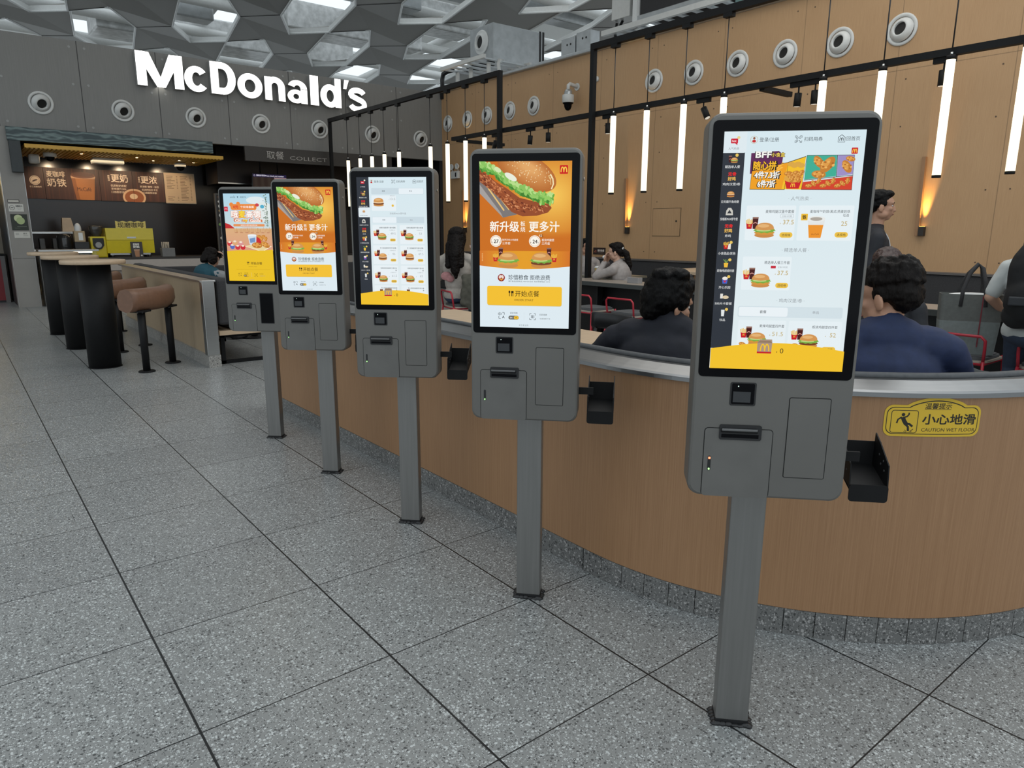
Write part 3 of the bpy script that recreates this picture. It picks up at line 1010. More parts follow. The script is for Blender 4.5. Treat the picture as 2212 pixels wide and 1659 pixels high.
    p.text('图片仅供参考', 9, 300, 4, (255, 220, 150), 0, rot=-PI / 2)
    p.poly([(0, 327), (40, 331.5), (95, 336), (147, 337.5), (200, 336), (256, 331.5), (296, 327.5), (296, 529), (0, 529)], (226, 239, 246))
    p.circ(72, 366, 12, (150, 40, 34)); p.ell(68, 363, 4, 6, (240, 220, 210), rot=.4); p.ell(76, 363, 4, 6, (240, 220, 210), rot=-.4); p.poly([(64, 369), (80, 369), (72, 376)], (226, 160, 60))
    p.text('珍惜粮食 拒绝浪费', 164, 364, 17, (44, 54, 60), .004, width=137)
    p.text('餐厅食品监督电话: 400-920-0205  投诉举报电话: 12315', 164, 377, 5, (60, 70, 76), .004, width=137)
    p.rr(25, 394, 272, 457, 6, (214, 190, 120)); p.rr(24.5, 393, 271.5, 455.5, 6, (248, 196, 50))
    DK = (46, 36, 12)
    for x in (99, 107, 111): p.line([(x, 411), (x, 426)], 2, DK)
    p.ell(99, 412, 2.8, 4.5, DK); p.rect(105, 409, 113, 416, DK)
    p.text('开始点餐', 158, 417, 19.5, DK, .008, width=79); p.text('ORDER START', 147, 438, 8.5, (110, 86, 30), 0, width=64)
    footer(p, (60, 66, 70))
    return clip_pic(p, 0, 0, 296, 529)

def footer(p, c, tog=(110, 112, 108)):
    p.text('中', 67, 485, 12, c, .01); p.text('A', 79, 495, 11, c, .02)
    p.line([(76, 480), (82, 480), (82, 487)], 1.6, c); p.line([(64, 492), (64, 500), (70, 500)], 1.6, c)
    p.text('语言切换', 114, 481, 6, c)
    p.rr(96, 490, 131, 503, 6.4, tog); p.rr(114, 491, 130.5, 502, 5.4, (240, 190, 50)); p.text('EN', 105, 496.5, 6, (250, 250, 250), .02); p.text('中', 122, 496.5, 6, (60, 50, 20), .01)
    p.rect(148, 478, 148.6, 504, (208, 214, 216))
    for sx in (-1, 1):
        for sy in (-1, 1):
            x, y = 177 + sx * 10, 492 + sy * 10
            p.line([(x, y - sy * 6), (x, y), (x - sx * 6, y)], 1.5, c)
    for k in (-4.5, 0, 4.5): p.line([(177 + k, 487), (177 + k, 497)], 1.6, c)
    p.text('扫码用券', 212, 485, 6, c); p.text('快速用券下单', 218, 498, 5.4, (130, 136, 140))
    p.text('关于麦当劳', 147, 521, 6, (140, 146, 150))

SIDE = ['精选单人餐', '鸡肉汉堡/卷', '巨无霸牛鱼肉堡', '安格斯MAX厚牛堡', '炸鸡', '小食甜品/其他', '麦咖啡超值特惠', '开心乐园', '500大卡套餐', '饮品']
def side_icon(p, k, x, y):
    G = (222, 176, 84)
    if k == 0:
        p.coke(x - 6, y, 7); p.burger(x + 3, y + 2, 15)
    elif k in (1, 4):
        p.text('无', x - 4, y - 5, 8, (220, 40, 40), .05); p.text('骨', x + 5, y - 5, 8, (220, 40, 40), .05)
        p.text('好鸡', x, y + 5, 8, G, .05)
    elif k == 2: p.burger(x, y, 17, 3)
    elif k == 3:
        p.poly([(x - 8, y + 8), (x - 7, y - 2), (x - 3, y - 8), (x + 3, y - 8), (x + 7, y - 2), (x + 8, y + 8)], (206, 204, 196)); p.poly([(x - 5, y + 4), (x, y - 4), (x + 5, y + 4)], (54, 56, 60))
    elif k == 5:
        p.fries(x - 3, y, 10); p.poly([(x + 1, y + 7), (x + 3, y - 5), (x + 8, y - 5), (x + 8, y + 7)], (236, 230, 220))
    elif k == 6:
        p.poly([(x - 5, y - 1), (x + 5, y - 1), (x + 3.6, y + 9), (x - 3.6, y + 9)], (240, 190, 60))
        for a in (-.6, -.1, .5): p.line([(x, y - 1), (x + a * 10, y - 9)], 1.6, (120, 160, 80))
    elif k == 7:
        p.poly([(x - 6, y - 2), (x + 6, y - 2), (x + 5, y + 8), (x - 5, y + 8)], (70, 100, 200)); p.poly([(x - 4, y + 1), (x + 4, y + 1), (x, y + 6)], (210, 40, 60)); p.ell(x, y - 4, 6, 4, (238, 232, 224))
    elif k == 8:
        p.poly([(x - 8, y - 6), (x - 2, y - 6), (x - 2, y + 5), (x - 8, y + 5)], (230, 228, 222)); p.ell(x + 4, y + 2, 7, 4, (222, 204, 170))
    else:
        p.poly([(x - 4, y - 7), (x + 4, y - 7), (x + 3, y + 8), (x - 3, y + 8)], (232, 236, 236))
    if k in (0, 5, 6, 7, 9): p.circ(x + 8, y - 8, 3.4, (236, 200, 96))

def menu_base(p):
    p.grad(0, 0, 296, 529, lambda x, y: (218 + 12 * y / 529, 236 + 4 * y / 529, 243), 2, 4)
def menu_side(p, sel, y0s):
    D = (47, 52, 60)
    p.rr(-8, 0, 46.5, 482, 5, D)
    if sel == 0:
        p.rr(-8, -8, 49, 45, 5, (226, 238, 243))
    else:
        p.rr(4, 122, 54, 162, 5, (230, 240, 245))
    for k, y in enumerate(y0s):
        if sel != 0 and k == 2:
            p.burger(27, y - 2, 12, 3); p.text(SIDE[k], 26, y + 15, 4.6, (120, 124, 128), width=32)
            continue
        side_icon(p, k, 22 if sel == 0 else 25, y)
        p.text(SIDE[k], 22 if sel == 0 else 25, y + 16.5, 6.2 if sel == 0 else 5.0, (230, 232, 232), .012, width=min(38, 6.4 * len(SIDE[k])))
def menu_top(p):
    c = (70, 78, 82)
    p.ring(64, 18, 8, .7, (200, 180, 120)); p.circ(64, 15, 2.6, (150, 90, 60)); p.ell(64, 21, 4, 3, (200, 40, 40))
    p.text('登录/注册', 96, 18, 9, c, .004)
    for sx in (-1, 1):
        for sy in (-1, 1):
            x, y = 157 + sx * 7, 18 + sy * 7
            p.line([(x, y - sy * 4), (x, y), (x - sx * 4, y)], 1, c)
    for a, b in ((-3, -3), (3, -3), (-3, 3)): p.ring(157 + a, 18 + b, 2.4, .9, c, 10)
    p.line([(158, 20), (162, 24)], 1, c)
    p.text('扫码用券', 188, 18, 9, c, .004)
    p.line([(239, 25), (239, 15.5), (246, 10), (253, 15.5), (253, 25)], 1.2, c, True); p.arches(246, 19.5, 8, c, 1.2)
    p.text('回首页', 270, 18, 9, c, .004)
def menu_bottom(p, yz=484):
    p.poly([(0, 482)] + [(296 * k / 16, 482 - 16 * math.sin(PI * k / 16)) for k in range(17)] + [(296, 482), (296, 529), (0, 529)], (246, 198, 44))
    p.poly([(104, 466), (109, 458), (136, 458), (137, 466), (136, 488), (104, 488)], (176, 150, 128)); p.poly([(104, 466), (137, 466), (132, 461), (109, 461)], (150, 124, 102))
    p.arches(121, 478, 20, (246, 198, 44), 2.6); p.rect(104, 487, 136, 491, (200, 30, 40))
    p.text('¥', 148, yz + 3, 5, (70, 56, 20)); p.text('0', 159, yz, 16, (60, 50, 24))
def btn(p, x, y):
    p.rr(x - 14, y - 6, x + 14, y + 6, 6, (240, 196, 72)); p.text('选规格', x, y, 6, (60, 50, 20))
def combo(p, x, y, w=42, kind=2, red=(196, 40, 60)):
    p.fries(x - 32 * w / 42, y - 10, 14); p.coke(x - 20 * w / 42, y - 14, 13)
    p.burger(x, y, w, kind)

def pic_menu_home():
    p = Pic(); menu_base(p)
    menu_side(p, 0, [58, 95, 133, 171, 208, 247, 286, 324, 361, 399])
    p.rr(15, 15, 30, 25, 1.5, (206, 30, 50)); p.poly([(24, 25), (29, 25), (29, 29)], (206, 30, 50)); p.text('hot', 22, 20, 6, (255, 230, 230), .03)
    p.circ(31, 13, 3.2, (236, 214, 140)); p.text('人气热卖', 22, 36, 5.4, (130, 136, 140))
    menu_top(p)
    # banner, slightly irregular comic panels
    p.poly([(60, 46), (118, 42), (128, 50), (126, 80), (60, 90)], (96, 40, 88))
    p.poly([(64, 84), (140, 66), (136, 124), (62, 123)], (242, 162, 28))
    for k in range(7):
        p.poly([(92, 100), (128 - k * 2, 66 + k * 9), (132 - k * 2, 68 + k * 9)], (252, 190, 70))
    p.poly([(140, 66), (176, 54), (172, 124), (130, 123)], (248, 196, 40))
    p.poly([(178, 52), (240, 52), (242, 96), (176, 103)], (64, 176, 150))
    p.poly([(242, 52), (276, 52), (276, 92), (244, 96)], (160, 146, 200))
    p.poly([(174, 108), (277, 96), (277, 125), (172, 124)], (214, 66, 40))
    for a in ([(178, 52), (276, 52), (277, 125), (172, 124)], [(64, 84), (140, 66), (136, 124), (62, 123)], [(176, 104), (277, 94)], [(241, 52), (243, 97)], [(140, 66), (176, 54)]):
        p.line(a, 1.3, (30, 26, 24), len(a) == 4)
    WH = (252, 250, 244); K = (30, 24, 22)
    p.text('BFF', 87, 50, 17, K, .09, width=36); p.text('BFF', 86.5, 49.5, 17, WH, .045, width=33)
    p.text('小食盒', 117, 50, 9, K, .1); p.text('小食盒', 117, 50, 9, (246, 214, 90), .02)
    p.text('随心拼', 91, 73, 18, K, .08, width=52); p.text('随心拼', 90.5, 72.5, 18, (250, 190, 40), .03, width=48)
    for y, tt in ((93, '4件7.3折'), (112, '6件7折')):
        p.text(tt, 97, y, 15, K, .09, width=56 if y == 93 else 40); p.text(tt, 96.5, y - .6, 15, WH, .035, width=53 if y == 93 else 37)
    p.poly([(134, 100), (172, 100), (166, 122), (140, 122)], (206, 30, 36)); p.arches(153, 115, 9, (250, 200, 60)); p.ell(153, 100, 20, 9, (226, 168, 70))
    for k in range(7): p.chicken(142 + k * 4.2, 90 + (k % 3) * 5, 19, k * .9)
    for k in range(4): p.ell(146 + k * 7, 70 + 3 * (k % 2), 8, 5, (222, 170, 70))
    p.chicken(203, 66, 30, .9); p.chicken(222, 72, 40, -.9); p.chicken(205, 92, 30, .1); p.chicken(262, 76, 30, 1.0); p.chicken(268, 60, 20, .2)
    for k in range(9): p.chicken(186 + k * 10, 116 - (k % 3) * 5, 15, k)
    p.rr(268, 37, 281, 50, 1.5, (206, 32, 40)); p.arches(274.5, 44, 9, (250, 214, 80))
    G = (150, 156, 160); DK = (66, 70, 74)
    p.text('· 人气热卖 ·', 170, 143, 9, G)
    CARD = (234, 244, 248)
    def card(x0, y0, x1, y1): p.rr(x0, y0, x1, y1, 3, CARD)
    card(58, 158, 164, 234); card(170, 158, 286, 234)
    p.text('麦辣鸡腿汉堡中套餐', 130, 171, 7, DK, .008, width=61); p.text('立省10元起', 146, 181, 4, G); p.line(rrect(132, 177, 160, 185, 2), .4, G, True)
    p.text('¥', 133, 197, 4, (196, 170, 100)); p.text('37.5', 150, 194, 13, (196, 170, 100), 0, width=23); btn(p, 147, 222)
    combo(p, 100, 210, 44)
    p.text('麦咖啡™奶铁/美式/燕麦奶铁', 236, 171, 6.6, DK, .006, width=84); p.text('任选', 270, 179, 6, DK)
    p.text('25', 268, 197, 13, (196, 170, 100)); btn(p, 264, 221)
    p.poly([(191, 190), (226, 190), (221, 228), (196, 228)], (240, 150, 40)); p.poly([(190, 188), (227, 188), (226, 200), (192, 200)], (232, 234, 232)); p.ell(208.5, 187, 19, 6.5, (236, 238, 236)); p.ell(208.5, 187, 13, 4, (176, 168, 158))
    p.text('McCafé', 209, 220, 5, (150, 80, 20), 0, rot=-.06); p.rr(176, 176, 190, 190, 1, (240, 190, 50)); p.text('铁', 183, 183, 8, (40, 30, 20), .03)
    p.text('· 精选单人餐 ·', 170, 255, 9, G)
    card(58, 270, 164, 345)
    p.text('精选单人餐三件套', 133, 283, 7, DK, .008, width=55); p.rr(120, 290, 131, 296, 1, (200, 40, 60)); p.text('立省10元起', 146, 293, 4, G)
    p.text('¥', 131, 309, 4, (196, 170, 100)); p.text('37.5', 147, 306, 13, (196, 170, 100), 0, width=23); btn(p, 147, 334)
    combo(p, 100, 322, 42)
    p.text('· 鸡肉汉堡/卷 ·', 169, 368, 9, G)
    p.rr(55, 382, 284, 407, 4, (214, 228, 234)); p.rr(57, 384, 165, 405, 4, (238, 246, 250)); p.text('套餐', 111, 394.5, 7, DK, .01); p.text('单品', 226, 394, 7, G)
    card(58, 414, 164, 482); card(170, 414, 286, 482)
    p.text('麦辣鸡腿堡四件套', 133, 427, 7, DK, .008, width=55); p.text('板烧鸡腿堡四件套', 249, 427, 7, DK, .008, width=55)
    p.text('¥', 130, 448, 4, (196, 170, 100)); p.text('51.5', 147, 445, 13, (196, 170, 100), 0, width=24); p.text('¥', 252, 448, 4, (196, 170, 100)); p.text('52', 268, 445, 13, (196, 170, 100))
    combo(p, 102, 456, 40); combo(p, 216, 458, 42, 1)
    for x in (70, 188): p.chicken(x, 470, 16, .2)
    p.rr(246, 472, 276, 486, 6, (240, 196, 72)); p.text('选规格', 261, 478, 6, (60, 50, 20))
    menu_bottom(p)
    return clip_pic(p, 0, 0, 296, 529)

def pic_menu_burgers():
    p = Pic(); menu_base(p)
    p.rr(-8, -8, 52, 484, 5, (47, 52, 60))
    ys = [66, 102, 140, 178, 215, 252, 291, 330, 366, 404]
    menu_side(p, 1, ys)
    p.rr(18, 16, 34, 27, 1.5, (206, 30, 50)); p.text('hot', 26, 21, 6, (255, 230, 230), .03); p.circ(35, 13, 3.4, (236, 230, 200)); p.text('人气热卖', 26, 39, 5, (230, 232, 232), .01)
    menu_top(p)
    G = (150, 156, 160); DK = (60, 64, 68)
    p.rr(62, 44, 284, 69, 3, (206, 222, 230)); p.rr(179, 45, 283, 68, 3, (236, 245, 250)); p.text('套餐', 114, 56, 6, DK); p.text('单品', 229, 56, 6, DK, .01)
    CARD = (236, 245, 249)
    p.rr(62, 74, 166, 136, 3, CARD)
    p.burger(92, 99, 46, 3); p.text('单点立减', 151, 75, 4.5, G); p.text('¥', 137, 91, 4, G); p.text('13.5', 152, 88, 12, (170, 176, 180), 0, width=22); p.circ(152, 115, 5, (240, 196, 72)); p.text('+', 152, 115, 5, DK)
    p.text('· 安格斯MAX厚牛堡 ·', 173, 147, 8, G)
    p.rr(62, 160, 284, 186, 3, (206, 222, 230)); p.rr(63, 161, 166, 185, 3, (236, 245, 250)); p.text('套餐', 112, 173, 6, DK, .01); p.text('单品', 229, 173, 6, G)
    names = ['培根安格斯厚牛堡中套餐', '培根安格斯厚牛堡大套餐', '芝士安格斯厚牛堡中套餐', '芝士安格斯厚牛堡大套餐', '培根双层安格斯厚牛堡中套', '培根双层安格斯厚牛堡大套', '芝士双层安格斯厚牛堡中套', '芝士双层安格斯厚牛堡大套']
    pr = ['49.5', '53', '46', '49.5', '61.5', '65', '', '']
    for k in range(8):
        x = 62 + 117 * (k % 2); y = 194 + 84 * (k // 2)
        p.rr(x, y, x + 105, y + 78, 3, CARD)
        p.text(names[k], x + 64, y + 11, 6, DK, .012, width=70)
        if k > 3: p.text('餐', x + 96, y + 20, 6, DK, .012)
        if pr[k]:
            o = 8 if k > 3 else 0
            p.text('立省套餐10元', x + 84, y + 21 + o, 4, G); p.text('¥', x + 66, y + 38 + o, 4, G); p.text(pr[k], x + 88, y + 35 + o, 12, (168, 176, 180), 0)
            p.rr(x + 74, y + 56 + o * .6, x + 98, y + 67 + o * .6, 5, (240, 196, 72)); p.text('选规格', x + 86, y + 61.5 + o * .6, 5.4, DK)
            combo(p, x + 40, y + 46 + o, 38, (1, 1, 3, 3, 1, 1)[k])
        elif k > 5:
            p.coke(x + 30, y + 30, 14)
    menu_bottom(p, 486)
    return clip_pic(p, 0, 0, 296, 529)

def pic_picnic_ad():
    p = Pic(); rnd = random.Random(5)
    p.grad(0, 0, 296, 345, lambda x, y: (176 + 50 * y / 345, 216 + 10 * y / 345, 236 - 20 * y / 345), 2, 10)
    p.ell(205, 40, 60, 22, (226, 238, 242)); p.ell(250, 110, 70, 60, (228, 236, 234))
    for k in range(90):
        t = rnd.random()
        p.ell(282 - 34 * t * rnd.random() - 6, 4 + 190 * rnd.random() ** .8, rnd.uniform(2, 5), rnd.uniform(1.5, 3), rnd.choice([(96, 116, 92), (140, 156, 130), (70, 92, 70)]), n=6, rot=rnd.uniform(0, 3))
    p.poly([(0, 175), (30, 185), (60, 208), (0, 225)], (196, 44, 44))
    p.grad(0, 208, 296, 345, lambda x, y: (222, 178 - 20 * (y - 208) / 137, 130), 4, 4)
    for k in range(60):
        x = rnd.uniform(50, 296); p.line([(x, 235), (x + rnd.uniform(-5, 5), rnd.uniform(200, 222))], 1.6, (206, 156, 104))
    for k in range(7): p.rect(60 + k * 34, 232, 78 + k * 34, 236, (186, 120, 92))
    # produce and tubs laid out on the meadow
    for x, y, c in ((20, 300, (206, 56, 60)), (36, 318, (90, 110, 190)), (70, 322, (210, 50, 60)), (92, 300, (222, 150, 150)), (104, 322, (206, 40, 50)), (54, 296, (226, 170, 120))):
        p.ell(x, y, 16, 16, c); p.ell(x, y - 9, 10, 6, (244, 226, 206))
    p.poly([(116, 316), (190, 300), (290, 316), (228, 350)], (250, 240, 214)); p.poly([(120, 316), (190, 303), (284, 316), (228, 345)], (236, 214, 160))
    p.poly([(140, 250), (196, 250), (190, 306), (150, 306)], (214, 226, 238)); p.ell(168, 249, 28, 6, (240, 244, 248)); p.poly([(150, 270), (188, 262), (186, 290), (154, 296)], (120, 150, 196))
    p.poly([(196, 256), (232, 252), (222, 300), (192, 304)], (206, 40, 44))
    for k in range(6): p.chicken(212 + k * 9, 256 + 8 * (k % 3), 30, k)
    p.chicken(196, 310, 66, .1); p.chicken(250, 306, 60, .5)
    p.rect(70, 10, 71, 22, (90, 110, 120))
    p.text('高德地图', 62, 22, 8, (70, 90, 100)); p.poly([(88, 20), (98, 15), (96, 27)], (60, 90, 110)); p.text('高德打车', 128, 21, 9, (70, 90, 100), .01)
    p.rr(2, 78, 26, 106, 2.5, (206, 40, 60)); p.arches(14, 93, 17, (250, 160, 170), 2.6)
    OR = (238, 138, 60); WH = (255, 250, 244)
    p.rr(44, 62, 210, 98, 14, OR); p.circ(50, 66, 13, OR); p.circ(94, 60, 12, OR)
    p.text('0元', 78, 80, 20, (214, 40, 30), .03); p.text('个农场直播', 150, 80, 14, WH, .02, width=86)
    p.ell(214, 68, 13, 10, (206, 70, 76)); p.ell(246, 78, 13, 11, (86, 176, 206))
    for dx, ch, c in ((-1, 0, 0),):
        pass
    for k, (ch, c) in enumerate((('哦', WH), ('麦', (250, 220, 60)), ('高', WH), ('德', WH))):
        p.text(ch, 66 + k * 48, 124, 42, (226, 120, 70), .09); p.text(ch, 66 + k * 48, 123, 42, c, .035)
    p.text('Oh my Gaode', 150, 162, 24, (226, 120, 70), .08, width=182); p.text('Oh', 84, 161, 24, WH, .03); p.text('my', 132, 163, 22, (250, 220, 60), .03); p.text('Gaode', 198, 161, 24, WH, .03)
    p.rr(54, 182, 254, 196, 4, (232, 150, 90)); p.text('高德打车带你去农场活动', 154, 189, 9, WH, .01)
    p.text('打开高德地图 领取免费农场礼包', 154, 204, 6, (236, 150, 100))
    p.poly([(0, 346), (70, 341), (150, 340), (230, 342), (296, 336), (296, 529), (0, 529)], (238, 196, 30))
    DK = (56, 44, 10)
    p.line([(126, 413), (126, 429)], 2, DK); p.line([(134, 413), (134, 429)], 2, DK); p.ell(126, 415, 3, 5, DK); p.rect(131, 411, 138, 418, DK)
    p.text('开始点餐', 184, 420, 18, DK, .012, width=74); p.text('ORDER START', 160, 441, 7, (170, 130, 20), 0, width=58)
    p.line([(50, 458), (270, 458)], 1.4, (206, 164, 20))
    footer(p, (90, 74, 20), (120, 104, 40))
    return clip_pic(p, 0, 0, 296, 529)

def build_kiosks():
    spots = [ # post x, post y, yaw (deg)
        (1.5935, 4.604, -44, 'farthest kiosk of the row, sky-blue and yellow advert on its screen', 'picnic', 'recess'),
        (1.5888, 3.699, -43, 'kiosk with a chicken burger advert, second from the far end', 'ad', 'cover'),
        (1.5871, 2.795, -44, 'middle kiosk of the row, white menu of burgers with grey sidebar', 'menu2', 'cover'),
        (1.5810, 1.892, -47.5, 'large kiosk with a chicken burger advert, beside the nearest kiosk', 'ad', 'cover'),
        (1.5878, 0.997, -46.4, 'nearest kiosk, white menu screen with a comic snack banner', 'menu1', 'cover')]
    FY = -0.157   # the face lies in front of the post
    face = {0: (1.48, 4.49), 1: (1.482, 3.588), 2: (1.485, 2.686), 3: (1.4735, 1.795), 4: (1.481, .882)}
    # shared meshes
    def housing():
        mb = MB()
        bm = bmesh.new()
        pts = rrect(-.182, .752, .182, 1.6425, .030, 6)
        n = len(pts)
        rows = []
        for y, ins in ((FY + .100, .012), (FY + .088, 0.0), (FY + .012, 0.0), (FY + .004, .002), (FY, .007)):
            q = rrect(-.182 + ins, .752 + ins, .182 - ins, 1.6425 - ins, .030 - ins * .5, 6)
            rows.append([bm.verts.new((x, y, z)) for x, z in q])
        for a, b in zip(rows, rows[1:]):
            for i in range(n): bm.faces.new((a[i], a[(i + 1) % n], b[(i + 1) % n], b[i]))
        bm.faces.new(rows[0]); bm.faces.new(rows[-1][::-1])
        mb.frombm(bm, M_KIOSK, smooth=False)
        # rear mount that joins the housing to the post
        mb.bbox((-.07, FY + .098, .80), (.07, .0, 1.15), M_KIOSK, .008)
        # little side lock and top screws
        mb.cyl((.1825, FY + .05, 1.55), (.1845, FY + .05, 1.55), .006, M_STEEL, n=10)
        return mb
    H = housing().build('housing'); 
    def plate(x0, z0, x1, z1, r, m, thick=.0012, gap=.0018, rim=M_GROOVE, openbottom=False):
        mb = MB()
        zb = z0 - (0 if openbottom else gap)
        mb.prism(rrect(x0 - gap, zb, x1 + gap, z1 + gap, r + gap, 4), FY - .0004, FY + .001, rim, 'y')
        mb.prism(rrect(x0, z0, x1, z1, r, 4), FY - thick, FY + .001, m, 'y')
        return mb
    GL = MB().prism(rrect(-.1725, 1.0515, .1725, 1.6262, .011, 5), FY - .0015, FY + .001, M_BLACKGLASS, 'y').build('screen_glass')
    # scanner: dark recess with a slanted reader
    mb = MB()
    mb.prism(rrect(-.0965, .9825, -.0365, 1.0395, .005, 4), FY - .0008, FY + .0005, M_BLACK, 'y')
    mb.prism(rrect(-.0925, .9865, -.0405, 1.0365, .003, 3), FY - .0016, FY, M_BLACKGLASS, 'y')
    mb.box((-.089, FY - .0022, .991), (-.049, FY - .0012, 1.017), mat('reader_plate', (.03, .032, .035), .3, noise=.1))
    mb.cyl((-.078, FY - .003, 1.030), (-.078, FY - .001, 1.030), .0015, mat('reader_lamp', (.5, .5, .5), .3, noise=0, emit=(.5, .7, .6), es=1), n=8)
    SCN = mb.build('scanner_window')
    mb = plate(-.148, .7535, .0085, .925, .008, M_KIOSK_DOOR, openbottom=True)
    DOOR = mb.build('printer_door')
    # receipt slot
    mb = MB()
    mb.prism(rrect(-.115, .8985, -.0175, .9355, .005, 4), FY - .0045, FY, M_BLACK, 'y')
    mb.bbox((-.1115, FY - .008, .9165), (-.0265, FY - .002, .9255), M_BLACKMET, .002)
    mb.box((-.110, FY - .005, .904), (-.024, FY - .0044, .913), M_BLACKGLASS)
    SLOT = mb.build('receipt_slot')
    LIP = MB().bbox((-.1105, FY - .0105, .9215), (-.0275, FY - .006, .9275), mat('grey_slot_lip', (.12, .12, .12), .35, noise=.05), .0018).build('slot_lip', SLOT)
    COV = plate(.0415, .8105, .1325, 1.0055, .003, M_KIOSK).build('front_cover')
    mb = MB()
    mb.prism(rrect(.0375, .805, .1265, .998, .005, 4), FY - .0006, FY + .0005, M_BLACK, 'y')
    mb.prism(rrect(.041, .809, .123, .994, .003, 3), FY - .0011, FY, M_BLACKGLASS, 'y')
    REC = mb.build('payment_recess')
    mb = MB()
    mb.prism(rrect(-.1375, .8185, -.1305, .8555, .0033, 4), FY - .0022, FY, M_BLACK, 'y')
    IND = mb.build('indicator_strip')
    mb = MB(); mb.ell((-.134, FY - .0024, .8225), (.0022, .001, .0028), mat('green_lamp', (.1, .5, .1), .4, noise=0, emit=(.35, 1, .25), es=2.2), n=10)
    LED = mb.build('green_lamp', IND)
    mb = MB(); mb.ell((-.1352, FY - .0024, .8502), (.0016, .001, .003), mat('red_lamp', (.6, .1, .05), .4, noise=0, emit=(1, .22, .10), es=2.5), n=10)
    mb.ell((-.1328, FY - .0024, .8502), (.0016, .001, .003), MATS['red_lamp'], n=10)
    REDL = mb.build('red_lamp')
    mb = MB()
    mb.bbox((-.0455, 0, .012), (.0455, .058, 1.18), M_POST, .004)
    POST = mb.build('post')
    mb = MB()
    rnd = random.Random(2)
    for k in range(26):   # black sealant smeared round the foot
        a = 2 * PI * k / 26
        x = max(-.047, min(.047, .07 * math.cos(a))); y = .029 + max(-.031, min(.031, .06 * math.sin(a)))
        mb.ell((x, y, .002), (.010 + rnd.random() * .006, .007 + rnd.random() * .004, .004 + rnd.random() * .006), M_BLACK, n=8)
    mb.box((-.0465, -.001, 0), (.0465, .059, .017), M_BLACK)
    FOOT = mb.build('sealant_foot')
    # card terminal holder on an arm from the back of the housing
    mb = MB()
    mb.box((.14, FY + .070, .842), (.225, FY + .076, .868), M_BLACKMET)
    mb.box((.165, FY + .058, .780), (.171, FY + .076, .868), M_BLACKMET)
    ARM_ = mb
    mb = MB()
    mb.box((.140, FY + .062, .838), (.232, FY + .068, .862), M_BLACKMET)
    x0, x1 = .212, .303
    yb, yf = FY + .165, FY + .055
    # sloping base, front lip, back plate, two slotted cheeks
    mb.add([(x0, yf, .772), (x1, yf, .772), (x1, yb, .800), (x0, yb, .800), (x0, yf, .768), (x1, yf, .768), (x1, yb, .796), (x0, yb, .796)], [(0, 1, 2, 3), (7, 6, 5, 4), (0, 4, 5, 1), (2, 6, 7, 3)], M_BLACKMET)
    mb.prism(rrect(x0, .738, x1, .782, .008, 3), yf - .003, yf, M_BLACKMET, 'y')
    mb.box((x0, yb, .80), (x1, yb + .003, .862), M_BLACKMET)
    for x in (x0, x1 - .003):
        cheek = [(yf, .776), (yf + .006, .83), (yb - .035, .87), (yb, .885), (yb + .003, .80), (yf + .05, .782)]
        mb.prism(cheek, x, x + .003, M_BLACKMET, 'x')
        for yy, zz in ((yf + .03, .81), (yf + .055, .82), (yf + .04, .832), (yf + .07, .84)):
            mb.cyl((x - .0006, yy, zz), (x + .0036, yy, zz), .003, M_PADGREY, n=8)
    HOLD = mb.build('terminal_holder')
    pics = {'ad': pic_burger_ad(), 'menu1': pic_menu_home(), 'menu2': pic_menu_burgers(), 'picnic': pic_picnic_ad()}
    disp = {}
    fn = lambda x, y, l: (-.148 + x / 1000, FY - .0017 - l * 9e-6, 1.602 - y / 1000)
    first = {}
    for k, (x, y, yaw, lab, pic, cov) in enumerate(spots):
        # the empty sits under the post; nudge so that the face lands where it stands
        t = R(yaw); fx, fy = face[k]
        n = (math.sin(t), -math.cos(t))
        e = (fx + n[0] * FY, fy + n[1] * FY)   # FY is negative: back from the face to the post
        root = thing('ordering_kiosk', lab, 'kiosk', (e[0], e[1], 0), t, 'row of self-order kiosks')
        if pic not in disp:
            d = pics[pic].build('display', fn, M_SCREEN, root); disp[pic] = d
        else:
            d = disp[pic].copy(); COL.objects.link(d); d.parent = root
        parts = [H, GL, SCN, DOOR, SLOT, IND, POST, FOOT] + ([COV] if cov == 'cover' else [REC]) + ([HOLD] if k >= 1 else [])
        for src in parts:
            if src.name not in first:
                o = src; first[src.name] = 1
            else:
                o = src.copy(); COL.objects.link(o)
            o.parent = root
            for ch in (LIP,) if src is SLOT else (LED,) if src is IND else ():
                if ch.parent is not o:
                    c = ch.copy(); COL.objects.link(c); c.parent = o
            if k == 4 and src is IND:
                REDL.parent = o

